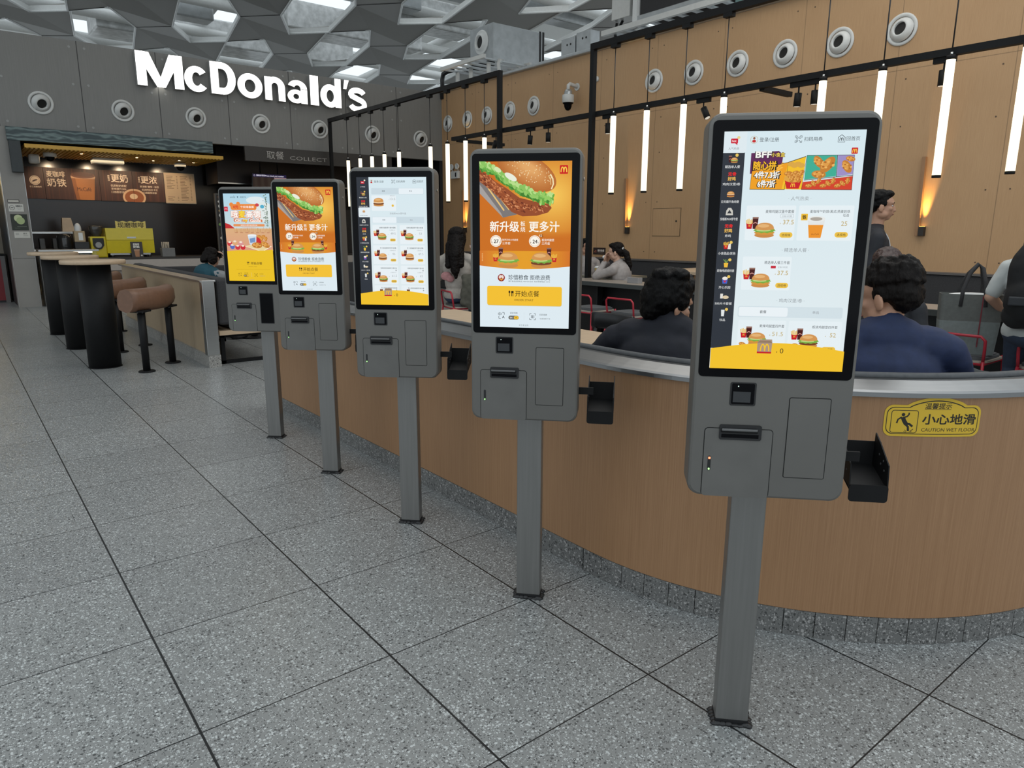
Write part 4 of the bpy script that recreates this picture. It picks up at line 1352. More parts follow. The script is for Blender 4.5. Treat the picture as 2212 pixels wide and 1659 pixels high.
# ================================================================ fixtures on the walls and above
def build_sign():
    t = thing('wall_sign', 'big white illuminated letter sign on the grey fascia wall', 'sign', (5.6, 15.6, 4.05))
    # letters M c D o n a l d ' s with their own widths (metres along the wall)
    spec = [('M', 3.235, 4.06, 0), ('c', 4.075, 4.53, 1), ('D', 4.57, 5.06, 0), ('o', 5.09, 5.60, 1), ('n', 5.65, 6.08, 1), ('a', 6.13, 6.58, 1), ('l', 6.64, 6.83, 0), ('d', 6.87, 7.36, 0), ('\u2019', 7.40, 7.56, 2), ('s', 7.53, 7.98, 1)]
    cap = 0.605
    def arc(cx, cy, rx, ry, a0, a1, n=18): return [(cx + rx * math.cos(R(a0 + (a1 - a0) * k / n)), cy + ry * math.sin(R(a0 + (a1 - a0) * k / n))) for k in range(n + 1)]
    def band(cx, cy, rx, ry, tx, ty, a0, a1, n=18):
        o = arc(cx, cy, rx, ry, a0, a1, n); q = arc(cx, cy, rx - tx, ry - ty, a0, a1, n)
        return [[o[k], o[k + 1], q[k + 1], q[k]] for k in range(n)]
    def box_(x0, y0, x1, y1): return [[(x0, y0), (x1, y0), (x1, y1), (x0, y1)]]
    def stroke(pts, w):
        L = []; Rr = []
        for k, p in enumerate(pts):
            a = Vector(pts[max(k - 1, 0)]); b = Vector(pts[min(k + 1, len(pts) - 1)]); d = (b - a).normalized(); n = Vector((-d.y, d.x)) * (w / 2)
            L.append((p[0] + n.x, p[1] + n.y)); Rr.append((p[0] - n.x, p[1] - n.y))
        return [[L[k], L[k + 1], Rr[k + 1], Rr[k]] for k in range(len(pts) - 1)]
    X = cap * .76   # x height
    def shape(ch, w):
        t = .145
        if ch == 'M': return box_(0, 0, .17, cap) + box_(w - .17, 0, w, cap) + [[(0, cap), (.235, cap), (w / 2 + .075, 0), (w / 2 - .075, 0), ], [(w, cap), (w - .235, cap), (w / 2 - .075, 0), (w / 2 + .075, 0)]]
        if ch == 'l': return box_(0, 0, w, cap)
        if ch == 'c': return band(w / 2, X / 2, w / 2, X / 2 + .01, t, .115, 38, 322, 26)
        if ch == 'o': return band(w / 2, X / 2, w / 2, X / 2 + .01, t, .115, 0, 360, 32)
        if ch == 'D': return box_(0, 0, .155, cap) + box_(.155, 0, w - .25, .125) + box_(.155, cap - .125, w - .25, cap) + band(w - .26, cap / 2, .26, cap / 2, .155, .125, -90, 90, 22)
        if ch == 'n': return box_(0, 0, t, X) + box_(w - t, 0, w, X * .58) + band(w / 2, X * .58, w / 2, X * .42 + .01, t, .115, 0, 150, 18)
        if ch == 'd': return box_(w - t, 0, w, cap) + band((w - .03) / 2, X / 2, (w - .03) / 2, X / 2 + .01, t, .115, 0, 360, 30)
        if ch == 'a': return box_(w - t - .01, 0, w - .01, X * .62) + band(w / 2, X * .64, w / 2 - .01, X * .37, t, .10, 0, 160, 18) + band(w * .42, X * .29, w * .42, X * .30, .125, .085, 0, 360, 26)
        if ch == 's':
            pts = arc(w / 2, X * .715, w * .36, X * .20, 15, 200, 14) + arc(w / 2, X * .265, w * .38, X * .225, 70, -165, 18)
            return stroke(pts, .118)
        return [[(.02, .0), (.09, .0), (w, .19), (.05, .19)]]
    for ch, xa, xb, kind in spec:
        zb = 4.05 if kind < 2 else 4.05 + cap * .69
        bm = bmesh.new(); seen = {}
        def V(p):
            k = (round(p[0], 5), round(p[1], 5))
            if k not in seen: seen[k] = bm.verts.new((xa + p[0], 15.47, zb + p[1]))
            return seen[k]
        for f in shape(ch, xb - xa):
            vs = [V(p) for p in f]
            if len(set(vs)) == len(vs):
                try: bm.faces.new(vs)
                except ValueError: pass
        for f in bm.faces:
            f.normal_update()
            if f.normal.y > 0: f.normal_flip()
        be = [e for e in bm.edges if len(e.link_faces) == 1]
        mb = MB(); bm.verts.index_update()
        mb.add([v.co.copy() for v in bm.verts], [[v.index for v in f.verts] for f in bm.faces], M_LETTER)
        for e in be:
            a, b = e.verts[0].co, e.verts[1].co
            mb.add([(a.x, 15.4705, a.z), (b.x, 15.4705, b.z), (b.x, 15.6, b.z), (a.x, 15.6, a.z)], [(0, 1, 2, 3)], M_LETSIDE)
        bm.free()
        q = mb.build('letter', t, (-5.6, -15.6, -4.05), recalc=False)
        q['label'] = 'glowing white sign letter with grey sides'

def build_vents():
    def vent_meshes():
        mb = MB()
        mb.lathe([(.150, 0), (.196, 0), (.198, -.012), (.188, -.022), (.165, -.020), (.150, -.012), (.150, 0)], M_WHITEPL, n=36, axis='y')
        ring = mb
        return ring
    WORD = ['first', 'second', 'third', 'fourth', 'fifth', 'sixth', 'seventh', 'eighth', 'ninth', 'tenth', 'last']
    def nozzle(dx, dz):
        mb = MB()
        # eyeball ring tilted towards (dx, dz), with a dark bore
        T = Matrix.Rotation(dx, 4, 'Z') @ Matrix.Rotation(dz, 4, 'X')
        prof = [(.152, .0), (.146, -.022), (.128, -.045), (.104, -.062), (.088, -.066), (.080, -.062), (.078, .02)]
        mb.lathe(prof, M_WHITEPL, n=32, axis='y', T=T)
        mb.lathe([(.079, -.035), (.0001, -.035)], mat('vent_bore', (.015, .014, .012), .6, noise=.2), n=24, axis='y', T=T)
        for k in range(3):
            mb.lathe([(.060 - .02 * k, -.037), (.054 - .02 * k, -.037)], M_BLACK, n=20, axis='y', T=T)
        return mb
    ring0 = vent_meshes().build('flange'); noz0 = nozzle(.25, .38).build('nozzle'); noz1 = nozzle(-.12, -.15).build('nozzle')
    used = [False, False, False]
    def place(x, y, z, rz, lab, grp, nz, idx):
        t = thing('air_vent', lab, 'air vent', (x, y, z), rz, grp)
        for src, i in ((ring0, 0), (nz, idx)):
            o = src if not used[i] else src.copy()
            if used[i]: COL.objects.link(o)
            used[i] = True
            o.parent = t
    for k in range(7):
        x = 1.655 + 1.3026 * k
        lab = {0: 'round white air nozzle at the far left of the grey fascia wall', 6: 'round white air nozzle on the grey fascia nearest the oak wall corner'}.get(k, f'{WORD[k]} round white air nozzle from the left on the grey fascia wall')
        place(x, 15.6, 3.57, 0, lab, 'air nozzles on the grey fascia', noz0, 1)
    for k, y in enumerate((15.32, 14.48, 13.70, 12.85, 12.04, 8.77, 7.92, 7.08, 6.27, 5.44, 4.62)):
        lab = {0: 'round white air nozzle on the oak wall nearest the grey fascia corner', 10: 'round white air nozzle at the near right end of the oak wall'}.get(k, f'{WORD[k]} round white air nozzle from the corner along the oak wall')
        place(10.1, y, 3.956, R(-90), lab, 'air nozzles on the oak wall', noz1, 2)

def build_frame_and_pendants():
    X = 6.95
    t = thing('black_steel_frame', 'tall black steel frame with top beam and lighting track over the dining area', 'frame', (X, 7.08, 0))
    def ch(mb, n):
        o = mb.build(n, t); o.location = (-X, -7.08, 0); return o
    ZT, ZK = 3.735, 2.905
    for y in (7.08, 9.10, 15.24):
        ch(MB().box((X - .032, y - .032, 0), (X + .032, y + .032, ZT + .03), M_BLACKMET), 'post')
    ch(MB().box((X - .035, -1.5, ZT - .045), (X + .035, 7.11, ZT + .03), M_BLACKMET), 'top_beam')
    ch(MB().box((X - .035, 9.07, ZT - .045), (X + .035, 15.27, ZT + .03), M_BLACKMET), 'top_beam')
    ch(MB().box((X + .032, -1.5, ZK - .03), (X + .10, 10.5, ZK + .03), M_BLACKMET), 'lighting_track')
    for y, w in ((10.42, 1.0), (4.62, .55)):
        ch(MB().box((X + .10, y - .03, ZK - .05), (X + .10 + w, y + .03, ZK), M_BLACKMET), 'cross_rail')
    # pendant tubes
    mb = MB(); mb.cyl((0, 0, 0), (0, 0, .95), .036, M_TUBE, n=20); tube = mb.build('lamp_tube')
    mb = MB(); mb.cyl((0, 0, .95), (0, 0, .985), .037, M_BLACKMET, n=20); mb.cyl((0, 0, .985), (0, 0, 1.01), .012, M_STEEL, n=10); cap = mb.build('top_cap')
    mb = MB(); mb.cyl((0, 0, -.022), (0, 0, 0), .037, M_BLACKMET, n=20); cap2 = mb.build('bottom_cap')
    mb = MB(); mb.cyl((0, 0, 1.0), (0, 0, ZT - 1.88 - .06), .006, M_BLACK, n=6); cable = mb.build('cable')
    mb = MB(); mb.box((-.035, -.055, ZT - 1.88 - .090), (.035, .055, ZT - 1.88 - .046), M_BLACKMET); can = mb.build('ceiling_cup')
    src = (tube, cap, cap2, cable, can); used = False
    ys_near = [6.69, 6.13, 5.57, 5.02, 3.88, 3.31, 2.74, 2.18]
    ys_far = [14.41, 13.85, 13.33, 12.81, 12.24, 11.12, 10.57, 10.03, 9.50]
    lab = {}
    lab[6.69] = 'glowing pendant tube beside the thick black post, first right of it'
    lab[6.13] = 'glowing pendant tube, second to the right of the thick black post'
    lab[5.57] = 'glowing pendant tube, third to the right of the thick black post'
    lab[5.02] = 'glowing pendant tube over the top left corner of the nearest kiosk'
    lab[3.88] = 'glowing pendant tube whose lower half the nearest kiosk hides, right of two spotlights'
    lab[3.31] = 'glowing pendant tube over the top right corner of the nearest kiosk'
    lab[2.74] = 'full length glowing pendant tube in front of the wall lamp, right of nearest kiosk'
    lab[2.18] = 'glowing pendant tube at the right edge of the photo'
    names = ['at the far end of the beam, beside the far post', 'second from the far post', 'third from the far post', 'fourth from the far post', 'fifth from the far post', 'sixth from the far post, after a wide gap', 'seventh from the far post, in front of the emergency light', 'eighth from the far post, in front of a far wall lamp', 'ninth from the far post, above the burger advert kiosk']
    for y, n in zip(ys_far, names): lab[y] = 'glowing pendant tube ' + n
    for y in ys_near + ys_far:
        p = thing('pendant_lamp', lab[y], 'pendant lamp', (X, y, 1.88), 0, 'tube pendants along the black beam')
        for s in src:
            o = s if not used else s.copy()
            if used: COL.objects.link(o)
            o.parent = p
        used = True
    # track spotlights
    mb = MB(); mb.box((-.02, -.09, -.045), (.02, .09, 0), M_BLACKMET); ad = mb.build('track_adapter')
    mb = MB(); mb.cyl((0, 0, -.11), (0, 0, -.04), .008, M_BLACKMET, n=8); st = mb.build('stem')
    mb = MB(); mb.cyl((0, 0, -.105), (0, 0, -.235), .036, M_BLACKMET, n=18); mb.cyl((0, 0, -.2352), (0, 0, -.236), .030, mat('spot_lens', (.5, .5, .48), .3, noise=0, emit=(1, .9, .75), es=.5), n=16); hd = mb.build('spot_head')
    used = False
    for y, rx, lab_ in ((6.86, 0, 'black track spotlight just right of the thick black post'),
                   (8.05, .0, 'black track spotlight left of the dome camera, second of a pair'),
                   (8.45, .12, 'black track spotlight left of the dome camera, first of a pair'),
                   (9.30, .45, 'tilted black track spotlight above the large burger advert kiosk'),
                   (5.35, -.5, 'tilted black track spotlight left of the nearest kiosk top'),
                   (4.18, .05, 'black track spotlight above the nearest kiosk, left of a close pair'),
                   (4.00, .0, 'black track spotlight above the nearest kiosk, right of a close pair'),
                   (2.82, .0, 'black track spotlight half hidden behind the long pendant tube')):
        p = thing('track_spotlight', lab_, 'spotlight', (X + .08, y, ZK - .03), 0, 'track spotlights on the black frame')
        for s in (ad, st, hd):
            o = s if not used else s.copy()
            if used: COL.objects.link(o)
            o.parent = p
            if s is hd: o.rotation_euler = (rx, 0, 0); o.location = (0, 0, 0) if rx == 0 else (0, -.10 * math.sin(rx), -.10 * (1 - math.cos(rx)))
        used = True

def build_wall_items():
    # wall lamps: oak batten with a lit edge and a bronze foot
    glow = mat('amber_led_strip', (.9, .6, .2), .4, noise=0, emit=(1.0, .55, .10), es=4.5)
    specs = ((9.28, 'oak batten wall lamp above the woman with a ponytail'), (14.62, 'oak batten wall lamp near the emergency light and the far corner'), (4.10, 'oak batten wall lamp right of the nearest kiosk, behind the long pendant'))
    mb = MB(); mb.prism([(-.035, 0), (.010, 0), (-.012, .98), (-.057, .98)], -.060, -.012, M_WOOD, 'y'); bat = mb.build('oak_batten')
    mb = MB(); mb.box((.015, -.062, .100), (.066, -.014, .103), glow); st = mb.build('uplight_lens')
    mb = MB(); mb.bbox((.008, -.075, -.02), (.075, -.002, .10), M_DKBROWN, .004); mb.bbox((-.035, -.06, -.02), (.008, -.002, .0), M_WOOD, .002); ft = mb.build('lamp_foot')
    for k, (y, lab) in enumerate(specs):
        t = thing('wall_lamp', lab, 'wall lamp', (10.1, y, 1.36), R(-90), 'oak batten wall lamps')
        for s in (bat, st, ft):
            o = s if k == 0 else s.copy()
            if k: COL.objects.link(o)
            o.parent = t
        # the lamp's own up-light, grazing the wall
        l = bpy.data.lights.new('wall_lamp_uplight', 'SPOT'); l.energy = 120; l.color = (1.0, .58, .15); l.spot_size = R(32); l.spot_blend = .9; l.shadow_soft_size = .02
        o = bpy.data.objects.new('wall_lamp_uplight', l); COL.objects.link(o); o.location = (10.045, y - .045, 1.475); o.rotation_euler = (R(180), R(6), 0)
    # hatch
    mb = MB(); mb.box((10.096, 8.03, 1.30), (10.10, 8.66, 1.785), M_GROOVE); mb.box((10.092, 8.037, 1.307), (10.10, 8.653, 1.778), M_WOODWALL); mb.cyl((10.092, 8.12, 1.56), (10.088, 8.12, 1.56), .018, M_DKBROWN, n=10)
    struct(mb.build('door_1'))
    # small dark notice
    pic = Pic(); pic.rect(0, 0, 320, 125, (44, 30, 26)); pic.line([(30, 75), (70, 50), (86, 62)], 8, (200, 110, 90)); pic.rect(26, 80, 90, 86, (200, 110, 90))
    pic.text('请勿吸烟', 205, 52, 44, (222, 210, 200), .03, width=180); pic.text('NO SMOKING', 205, 96, 20, (160, 140, 130), 0, width=150)
    o = MB().bbox((-.166, -.012, -.066), (.166, 0, .066), M_DKBROWN, .003).build('notice_plate', None, (10.1, 9.98, 1.0)); o.rotation_euler = (0, 0, R(-90))
    tag(o, 'small dark notice plate on the oak wall left of the ponytail woman', 'sign')
    pic.build('notice_print', lambda x, y, l: (-.16 + x / 1000, -.0123 - l * 1e-5, .0625 - y / 1000), M_PRINT, o)
    # dome camera
    t = thing('dome_camera', 'white dome security camera on the oak wall beside the black post', 'security camera', (10.1, 10.72, 4.12), R(-90))
    mb = MB(); mb.tube([(0, 0, .02), (0, -.12, .04), (0, -.20, .05), (0, -.24, .02), (0, -.24, -.06)], .035, M_WHITEPL, n=12); mb.cyl((0, 0, .02), (0, -.015, .02), .07, M_WHITEPL, n=20); mb.build('wall_bracket', t)
    mb = MB(); mb.lathe([(.02, -.05), (.06, -.06), (.075, -.10), (.08, -.16)], M_GALV, (0, -.24, 0), n=24); mb.build('neck', t)
    mb = MB(); mb.lathe([(.0, -.155), (.112, -.155), (.115, -.17), (.115, -.29), (.10, -.305), (0, -.305)], M_WHITEPL, (0, -.24, 0), n=28); mb.build('collar', t)
    mb = MB(); mb.lathe([(.108, -.30), (.10, -.315), (.075, -.33), (.073, -.37), (.055, -.415), (.025, -.44), (.0001, -.445)], M_BLACKGLASS, (0, -.24, 0), n=24); mb.build('dome', t)
    # emergency light
    t = thing('emergency_light', 'white emergency light with two round lamps, near the wall corner', 'emergency light', (10.1, 14.98, 2.72), R(-90))
    mb = MB(); mb.bbox((-.16, -.07, -.09), (.16, 0, .09), M_WHITEPL, .012); mb.box((.04, -.0712, -.05), (.09, -.07, .05), M_BLACK); mb.build('battery_case', t)
    for sx in (-1, 1):
        mb = MB(); mb.cyl((sx * .12, -.03, .09), (sx * .12, -.03, .13), .015, M_WHITEPL, n=8); mb.lathe([(.0, 0), (.03, -.0), (.07, -.05), (.075, -.08), (.06, -.078), (0, -.05)], M_WHITEPL, (sx * .12, -.0, .19), n=18, axis='y'); mb.build('lamp', t)
    # small bell-like smoke detectors by the black post
    mb = MB(); mb.lathe([(0, 0), (.055, 0), (.05, -.03), (.03, -.045), (0, -.045)], M_WHITEPL, n=20, axis='y')
    o = mb.build('smoke_detector', None, (10.1, 10.18, 4.20)); o.rotation_euler = (0, 0, R(-90)); tag(o, 'small white detector on the oak wall right of the dome camera', 'detector')

def build_plant_on_wall():
    # air unit on the wall top: galvanised box with a nozzle, on a ladder tray
    t = thing('air_handling_unit', 'galvanised air unit with a round nozzle on a rack above the oak wall', 'air unit', (11.2, 14.6, 5.3))
    mb = MB(); mb.bbox((-.6, -.48, 0), (.95, .46, .80), M_GALV, .012)
    for x in (.80, .90): mb.box((x, -.49, -.02), (x + .05, -.47, .82), M_DKGREY)
    mb.build('unit_casing', t)
    mb = MB(); mb.lathe([(.20, 0), (.27, 0), (.275, -.02), (.25, -.035), (.20, -.02), (.17, -.09), (.15, -.10), (.14, -.05), (.14, 0)], M_WHITE, (-.6, -.02, .44), n=28, axis='x'); mb.lathe([(.142, -.03), (.0001, -.03)], M_BLACK, (-.6, -.02, .44), n=20, axis='x'); mb.build('nozzle', t)
    mb = MB(); mb.bbox((-.66, -.44, -.13), (-.52, .55, -.01), M_BLACKMET, .01); mb.build('skid', t)
    # tray
    t2 = thing('cable_tray', 'pale metal ladder tray carrying the air unit above the oak wall', 'cable tray', (10.5, 14.6, 5.1))
    for x in (-.75, .55): 
        MB().box((x - .03, -1.3, -.03), (x + .03, .45, .05), M_WHITEPL).build('side_rail', t2)
    for k in range(6):
        MB().box((-.75, -1.2 + .3 * k, -.02), (.55, -1.1 + .3 * k, .01), M_GALV).build('rung', t2)
    for y in (-.9, -.2, .35):
        MB().cyl((-.35, y, -.5), (-.35, y, -.02), .05, M_WHITEPL, n=12).build('prop', t2)
    mb = MB(); mb.tube([(-.3, -1.25, -.36), (-.34, -1.25, -.1), (-.28, -1.2, .0), (-.1, -1.1, .02)], .04, M_WHITEPL, n=10); mb.build('conduit', t2)
    # black bent pipe
    mb = MB(); mb.tube([(10.1, 15.55, 4.55), (10.1, 15.55, 5.0), (10.1, 15.5, 5.12), (10.12, 15.35, 5.16), (10.13, 15.12, 5.16)], .055, M_BLACK, n=12)
    o = mb.build('lagged_pipe'); tag(o, 'black lagged pipe bent over the wall corner', 'pipe')
    # electrical boxes
    for y, z, s, lab in ((11.18, 4.95, .40, 'grey electrical box on the wall top beside the pale duct'), (10.74, 4.99, .40, 'grey electrical box with a dark side on the wall top, nearer the black frame')):
        mb = MB(); mb.bbox((10.25, y - s / 2, z - .17), (10.5, y + s / 2, z + .19), M_GALV, .01); mb.box((10.3, y - .1, 4.74), (10.4, y + .1, z - .17), M_BLACKMET)
        for q in (-.08, .02): mb.cyl((10.249, y + q, z + .06), (10.246, y + q, z + .06), .022, M_BLACK, n=8)
        o = mb.build('electrical_box'); tag(o, lab, 'electrical box', 'electrical boxes on the wall top')
    # second rack with a coil unit and switch cabinet
    t = thing('coil_unit_rack', 'metal rack with a dark coil unit above the oak wall, upper right', 'air unit', (10.6, 8.6, 5.0))
    MB().box((-.46, -1.5, -.05), (-.38, 1.55, .04), M_WHITEPL).build('front_rail', t)
    MB().box((.5, -1.5, -.05), (.58, 1.55, .04), M_WHITEPL).build('back_rail', t)
    for k in range(10): MB().box((-.4, -1.4 + .3 * k, -.03), (.55, -1.32 + .3 * k, 0), M_GALV).build('rung', t)
    mb = MB(); mb.bbox((-.3, -.75, .12), (.5, .75, .62), M_DKGREY, .02); mb.box((-.31, -.8, .62), (.52, .8, .68), M_GALV); mb.bbox((-.34, -.8, .05), (-.28, .8, .16), M_GALV, .01); mb.build('coil', t)
    for y in (-.85, .82): MB().box((-.36, y - .05, .0), (-.26, y + .05, .95), M_WHITE).build('upright', t)
    mb = MB(); mb.bbox((-.3, 1.0, .22), (.0, 1.45, .86), M_WHITEPL, .01); mb.build('switch_cabinet', t)
    mb = MB(); mb.tube([(-.15, 1.3, .22), (-.2, 1.4, .02), (-.2, 1.45, -.1)], .025, M_BLACK, n=8); mb.tube([(-.1, 1.5, .22), (-.15, 1.48, .05), (-.15, 1.5, -.1)], .025, M_BLACK, n=8); mb.build('cables', t)
    mb = MB(); mb.bbox((-.3, -1.5, .75), (.6, 1.2, 1.1), M_GALV, .02); mb.build('duct', t)
    mb = MB(); mb.box((.2, -2.4, .1), (.9, -.9, .75), mat('green_glass_sheet', (.22, .34, .34), .2, noise=.05)); mb.build('side_panel', t)

# ================================================================ coffee corner
def build_coffee():
    # marble beam, yellow canopy
    o = MB().bbox((1.06, 15.28, 2.875), (4.45, 15.56, 3.10), marble('green_marble'), .004).build('marble_beam'); tag(o, 'dark green veined marble beam under the fascia above the canopy', 'beam')
    o = MB().bbox((1.07, 15.22, 2.34), (1.24, 15.37, 2.87), mat('dark_green_box', (.018, .024, .026), .4, noise=.1), .01).build('shutter_box'); tag(o, 'dark green box fixed to the top of the grey pier', 'box')
    t = thing('yellow_canopy', 'yellow slatted canopy over the coffee counter', 'canopy', (2.95, 16.1, 2.75))
    yl = mat('yellow_canopy_paint', (.60, .33, .035), .4, noise=.05)
    mb = MB(); mb.box((-1.66, -.9, .012), (1.66, .95, .075), yl); mb.build('slab', t)
    mb = MB()
    for k in range(50): mb.box((-1.64 + k * .066, -.88, 0), (-1.64 + k * .066 + .035, .93, .014), yl)
    mb.build('slats', t)['kind'] = 'stuff'
    for x, y in ((-1.25, .0), (-.75, -.4), (-.3, .2), (.2, -.3), (.6, .2), (1.0, -.2), (1.35, .1)):
        MB().cyl((x, y, -.004), (x, y, .006), .022, mat('downlight', (.9, .8, .6), .3, noise=0, emit=(1, .75, .4), es=4), n=14).build('downlight', t)
    for i, (x, y, z, lab) in enumerate(((1.72, 15.9, 2.70, 'white dome camera under the left end of the yellow canopy'), (4.07, 16.35, 2.68, 'white dome camera under the right part of the yellow canopy'))):
        mb = MB(); mb.lathe([(0, .06), (.10, .06), (.11, .03), (.11, -.02), (.0, -.02)], M_WHITEPL, (x, y, z), n=20); mb.lathe([(.08, -.02), (.07, -.06), (.04, -.09), (.0001, -.10)], M_BLACKGLASS, (x, y, z), n=18)
        o = mb.build('dome_camera'); tag(o, lab, 'security camera')
    o = MB().bbox((2.45, 16.2, 2.63), (3.0, 16.5, 2.75), M_WHITEPL, .03).build('ceiling_unit'); tag(o, 'white ceiling unit under the yellow canopy', 'unit')
    o = MB().bbox((1.38, 15.9, 2.55), (1.56, 16.05, 2.72), M_WHITEPL, .04).build('speaker'); tag(o, 'white speaker at the left corner of the yellow canopy', 'speaker')
    # menu boards
    Y = 18.0
    def board(x0, x1, z0, z1, pic, lab, body=None):
        w, h = (x1 - x0), (z1 - z0)
        o = MB().bbox((0, 0, 0), (w, .04, h), body or mat('menu_board_frame', (.03, .016, .012), .5, noise=.1), .004).build('menu_board', None, (x0, Y, z0))
        clip_pic(pic, 0, 0, w * 1000, h * 1000)
        pic.build('menu_print', lambda x, y, l: (x / 1000, -.001 - l * 2e-5, h - y / 1000), M_PRINT, o)
        return tag(o, lab, 'menu board', 'boards of the coffee menu')
    CR = (236, 214, 190); DB = (66, 34, 26)
    def wood(p, w, h):
        rnd = random.Random(int(w))
        p.rect(0, 0, w, h, DB)
        for k in range(12):
            x = rnd.uniform(0, w); p.rect(x, 0, x + rnd.uniform(10, 40), h, (74 + k % 3 * 6, 40 + k % 3 * 3, 30))
    H = 640
    p = Pic(); wood(p, 330, H); p.circ(175, 270, 95, CR); p.ring(175, 270, 80, 5, DB); p.ell(165, 275, 45, 14, DB, rot=-.5); p.ell(195, 265, 30, 12, DB, rot=-.4); p.text('手工现磨咖啡', 175, 400, 34, CR, .02, width=210)
    board(1.45, 1.785, 2.0, 2.64, p, 'first coffee board from the left, with a round cream badge')
    p = Pic(); wood(p, 1015, H); p.text('麦咖啡', 215, 130, 120, CR, .018, width=330); p.text('奶铁', 215, 300, 165, CR, .02, width=340)
    p.poly([(490, 190), (930, 190), (880, 640), (545, 640)], (176, 112, 58)); p.poly([(490, 190), (560, 190), (610, 640), (545, 640)], (146, 88, 44)); p.poly([(478, 150), (945, 150), (930, 200), (490, 200)], (206, 160, 120)); p.ell(710, 130, 226, 66, (112, 62, 40)); p.ell(710, 112, 190, 50, (92, 48, 32))
    p.text('McCafé', 710, 420, 100, (70, 36, 20), .01, width=260)
    board(1.79, 2.80, 1.99, 2.64, p, 'widest coffee board, showing a large paper cup')
    p = Pic(); wood(p, 645, H); p.text('更奶', 390, 160, 170, CR, .02, width=330); p.text('比拿铁', 180, 160, 40, CR, .02, rot=-PI / 2)
    for k, tt in enumerate(('优质鲜奶搭配', '奶味提升30%', '口感醇厚浓郁')): p.text(tt, 360, 320 + 68 * k, 48, CR, .01)
    p.ell(650, 560, 230, 185, (216, 178, 140)); p.ell(650, 560, 190, 145, (150, 84, 44)); p.ell(640, 540, 80, 60, (226, 196, 160))
    board(2.805, 3.45, 1.985, 2.64, p, 'third coffee board, with the left half of a latte cup')
    p = Pic(); wood(p, 645, H); p.text('更浓', 330, 170, 160, CR, .02, width=330); p.text('比拿铁', 130, 170, 40, CR, .02, rot=-PI / 2)
    for k, tt in enumerate(('更浓醇 咖啡一加倍', '优选阿拉比卡豆', '口感醇厚浓郁')): p.text(tt, 330, 320 + 66 * k, 44, CR, .01)
    p.ell(5, 560, 230, 185, (216, 178, 140)); p.ell(5, 560, 190, 145, (150, 84, 44)); p.ell(-10, 540, 80, 60, (226, 196, 160))
    board(3.455, 4.10, 1.98, 2.64, p, 'fourth coffee board, with the right half of a latte cup')
    p = Pic(); p.rect(0, 0, 650, 660, (216, 190, 156)); rnd = random.Random(9)
    for c in (50, 340):
        for k in range(17):
            if c == 50 and k > 8 and k < 14: continue
            y = 70 + k * 33
            p.rect(c, y, c + rnd.uniform(90, 190), y + 11, (120, 96, 76)); p.rect(c + 210, y, c + 236, y + 11, (120, 96, 76))
    board(4.105, 4.765, 1.97, 2.65, p, 'pale cream price list board at the right end of the coffee boards', mat('pale_board_frame', (.5, .42, .33), .5, noise=.05))
    # lamps that light the boards
    for x in (2.0, 2.75, 3.4, 4.2):
        l = bpy.data.lights.new('board_spot', 'SPOT'); l.energy = 24; l.color = (1, .74, .48); l.spot_size = R(75); l.spot_blend = .6; l.shadow_soft_size = .03
        o = bpy.data.objects.new('board_spot', l); COL.objects.link(o); o.location = (x, 17.0, 2.73); o.rotation_euler = (R(58), 0, 0)
    l = area('counter_strip_light', (3.0, 16.3, 2.70), (0, 0, 0), 2.6, 14, (1, .76, .46), .5)
    # counter
    t = thing('coffee_counter', 'long coffee counter with a dark worktop behind the standing tables', 'counter', (4.9, 15.9, 0))
    MB().box((-3.0, -.2, .0), (3.0, .55, .80), mat('grey_counter_front', (.30, .27, .245), .45, noise=.05, scale=4)).build('counter_front', t)
    MB().bbox((-3.02, -.24, .80), (3.02, .6, .845), mat('dark_worktop', (.04, .034, .03), .3, noise=.1), .004).build('worktop', t)
    MB().box((-3.02, -.245, .60), (3.02, -.2, .80), mat('counter_edge', (.46, .41, .37), .35, noise=.04)).build('worktop_edge', t)
    # pastry case
    t = thing('pastry_case', 'glass pastry display case beside the grey pier', 'display case', (1.62, 15.5, 0))
    wh = mat('case_white', (.50, .52, .53), .4, noise=.04)
    MB().box((-.30, -.32, .06), (.55, .14, .52), wh).build('case_base', t)
    MB().box((-.33, -.30, .0), (-.29, .14, 1.0), M_STEEL).build('side_frame', t)
    MB().bbox((-.34, -.34, .985), (.60, .145, 1.02), M_STEEL, .004).build('case_top', t)
    gm = bpy.data.materials.new('clear_glass'); gm.use_nodes = True; gp = gm.node_tree.nodes['Principled BSDF']; gp.inputs['Transmission Weight'].default_value = .95; gp.inputs['Roughness'].default_value = .02; gp.inputs['Base Color'].default_value = (.9, .95, .95, 1); gp.inputs['IOR'].default_value = 1.1; MATS['clear_glass'] = gm
    global M_GLASS; M_GLASS = gm
    mb = MB(); pts = [(-.36 + .05 * math.cos(R(a)), .58 + .05 * math.sin(R(a))) for a in range(180, 271, 15)]
    mb.prism([(-.40, .98), (-.41, .60)] + [(-.41 + .08 * (1 - math.cos(R(a))), .60 - .08 * math.sin(R(a))) for a in (30, 60, 90)] + [(-.32, .525), (-.39, .60), (-.388, .98)], -.29, .55, gm, 'x'); mb.build('curved_glass', t)
    for z in (.62, .80):
        MB().box((-.28, -.28, z), (.53, .12, z + .012), M_STEEL).build('shelf', t)
    MB().box((-.25, -.27, .96), (.5, -.2, .98), mat('case_lamp', (.9, .85, .7), .3, noise=0, emit=(1, .88, .66), es=5)).build('case_lamp', t)
    MB().box((-.2, -.33, .03), (.5, -.30, .06), mat('kick_light', (.9, .7, .4), .3, noise=0, emit=(1, .72, .34), es=12)).build('kick_light', t)
    rnd = random.Random(4)
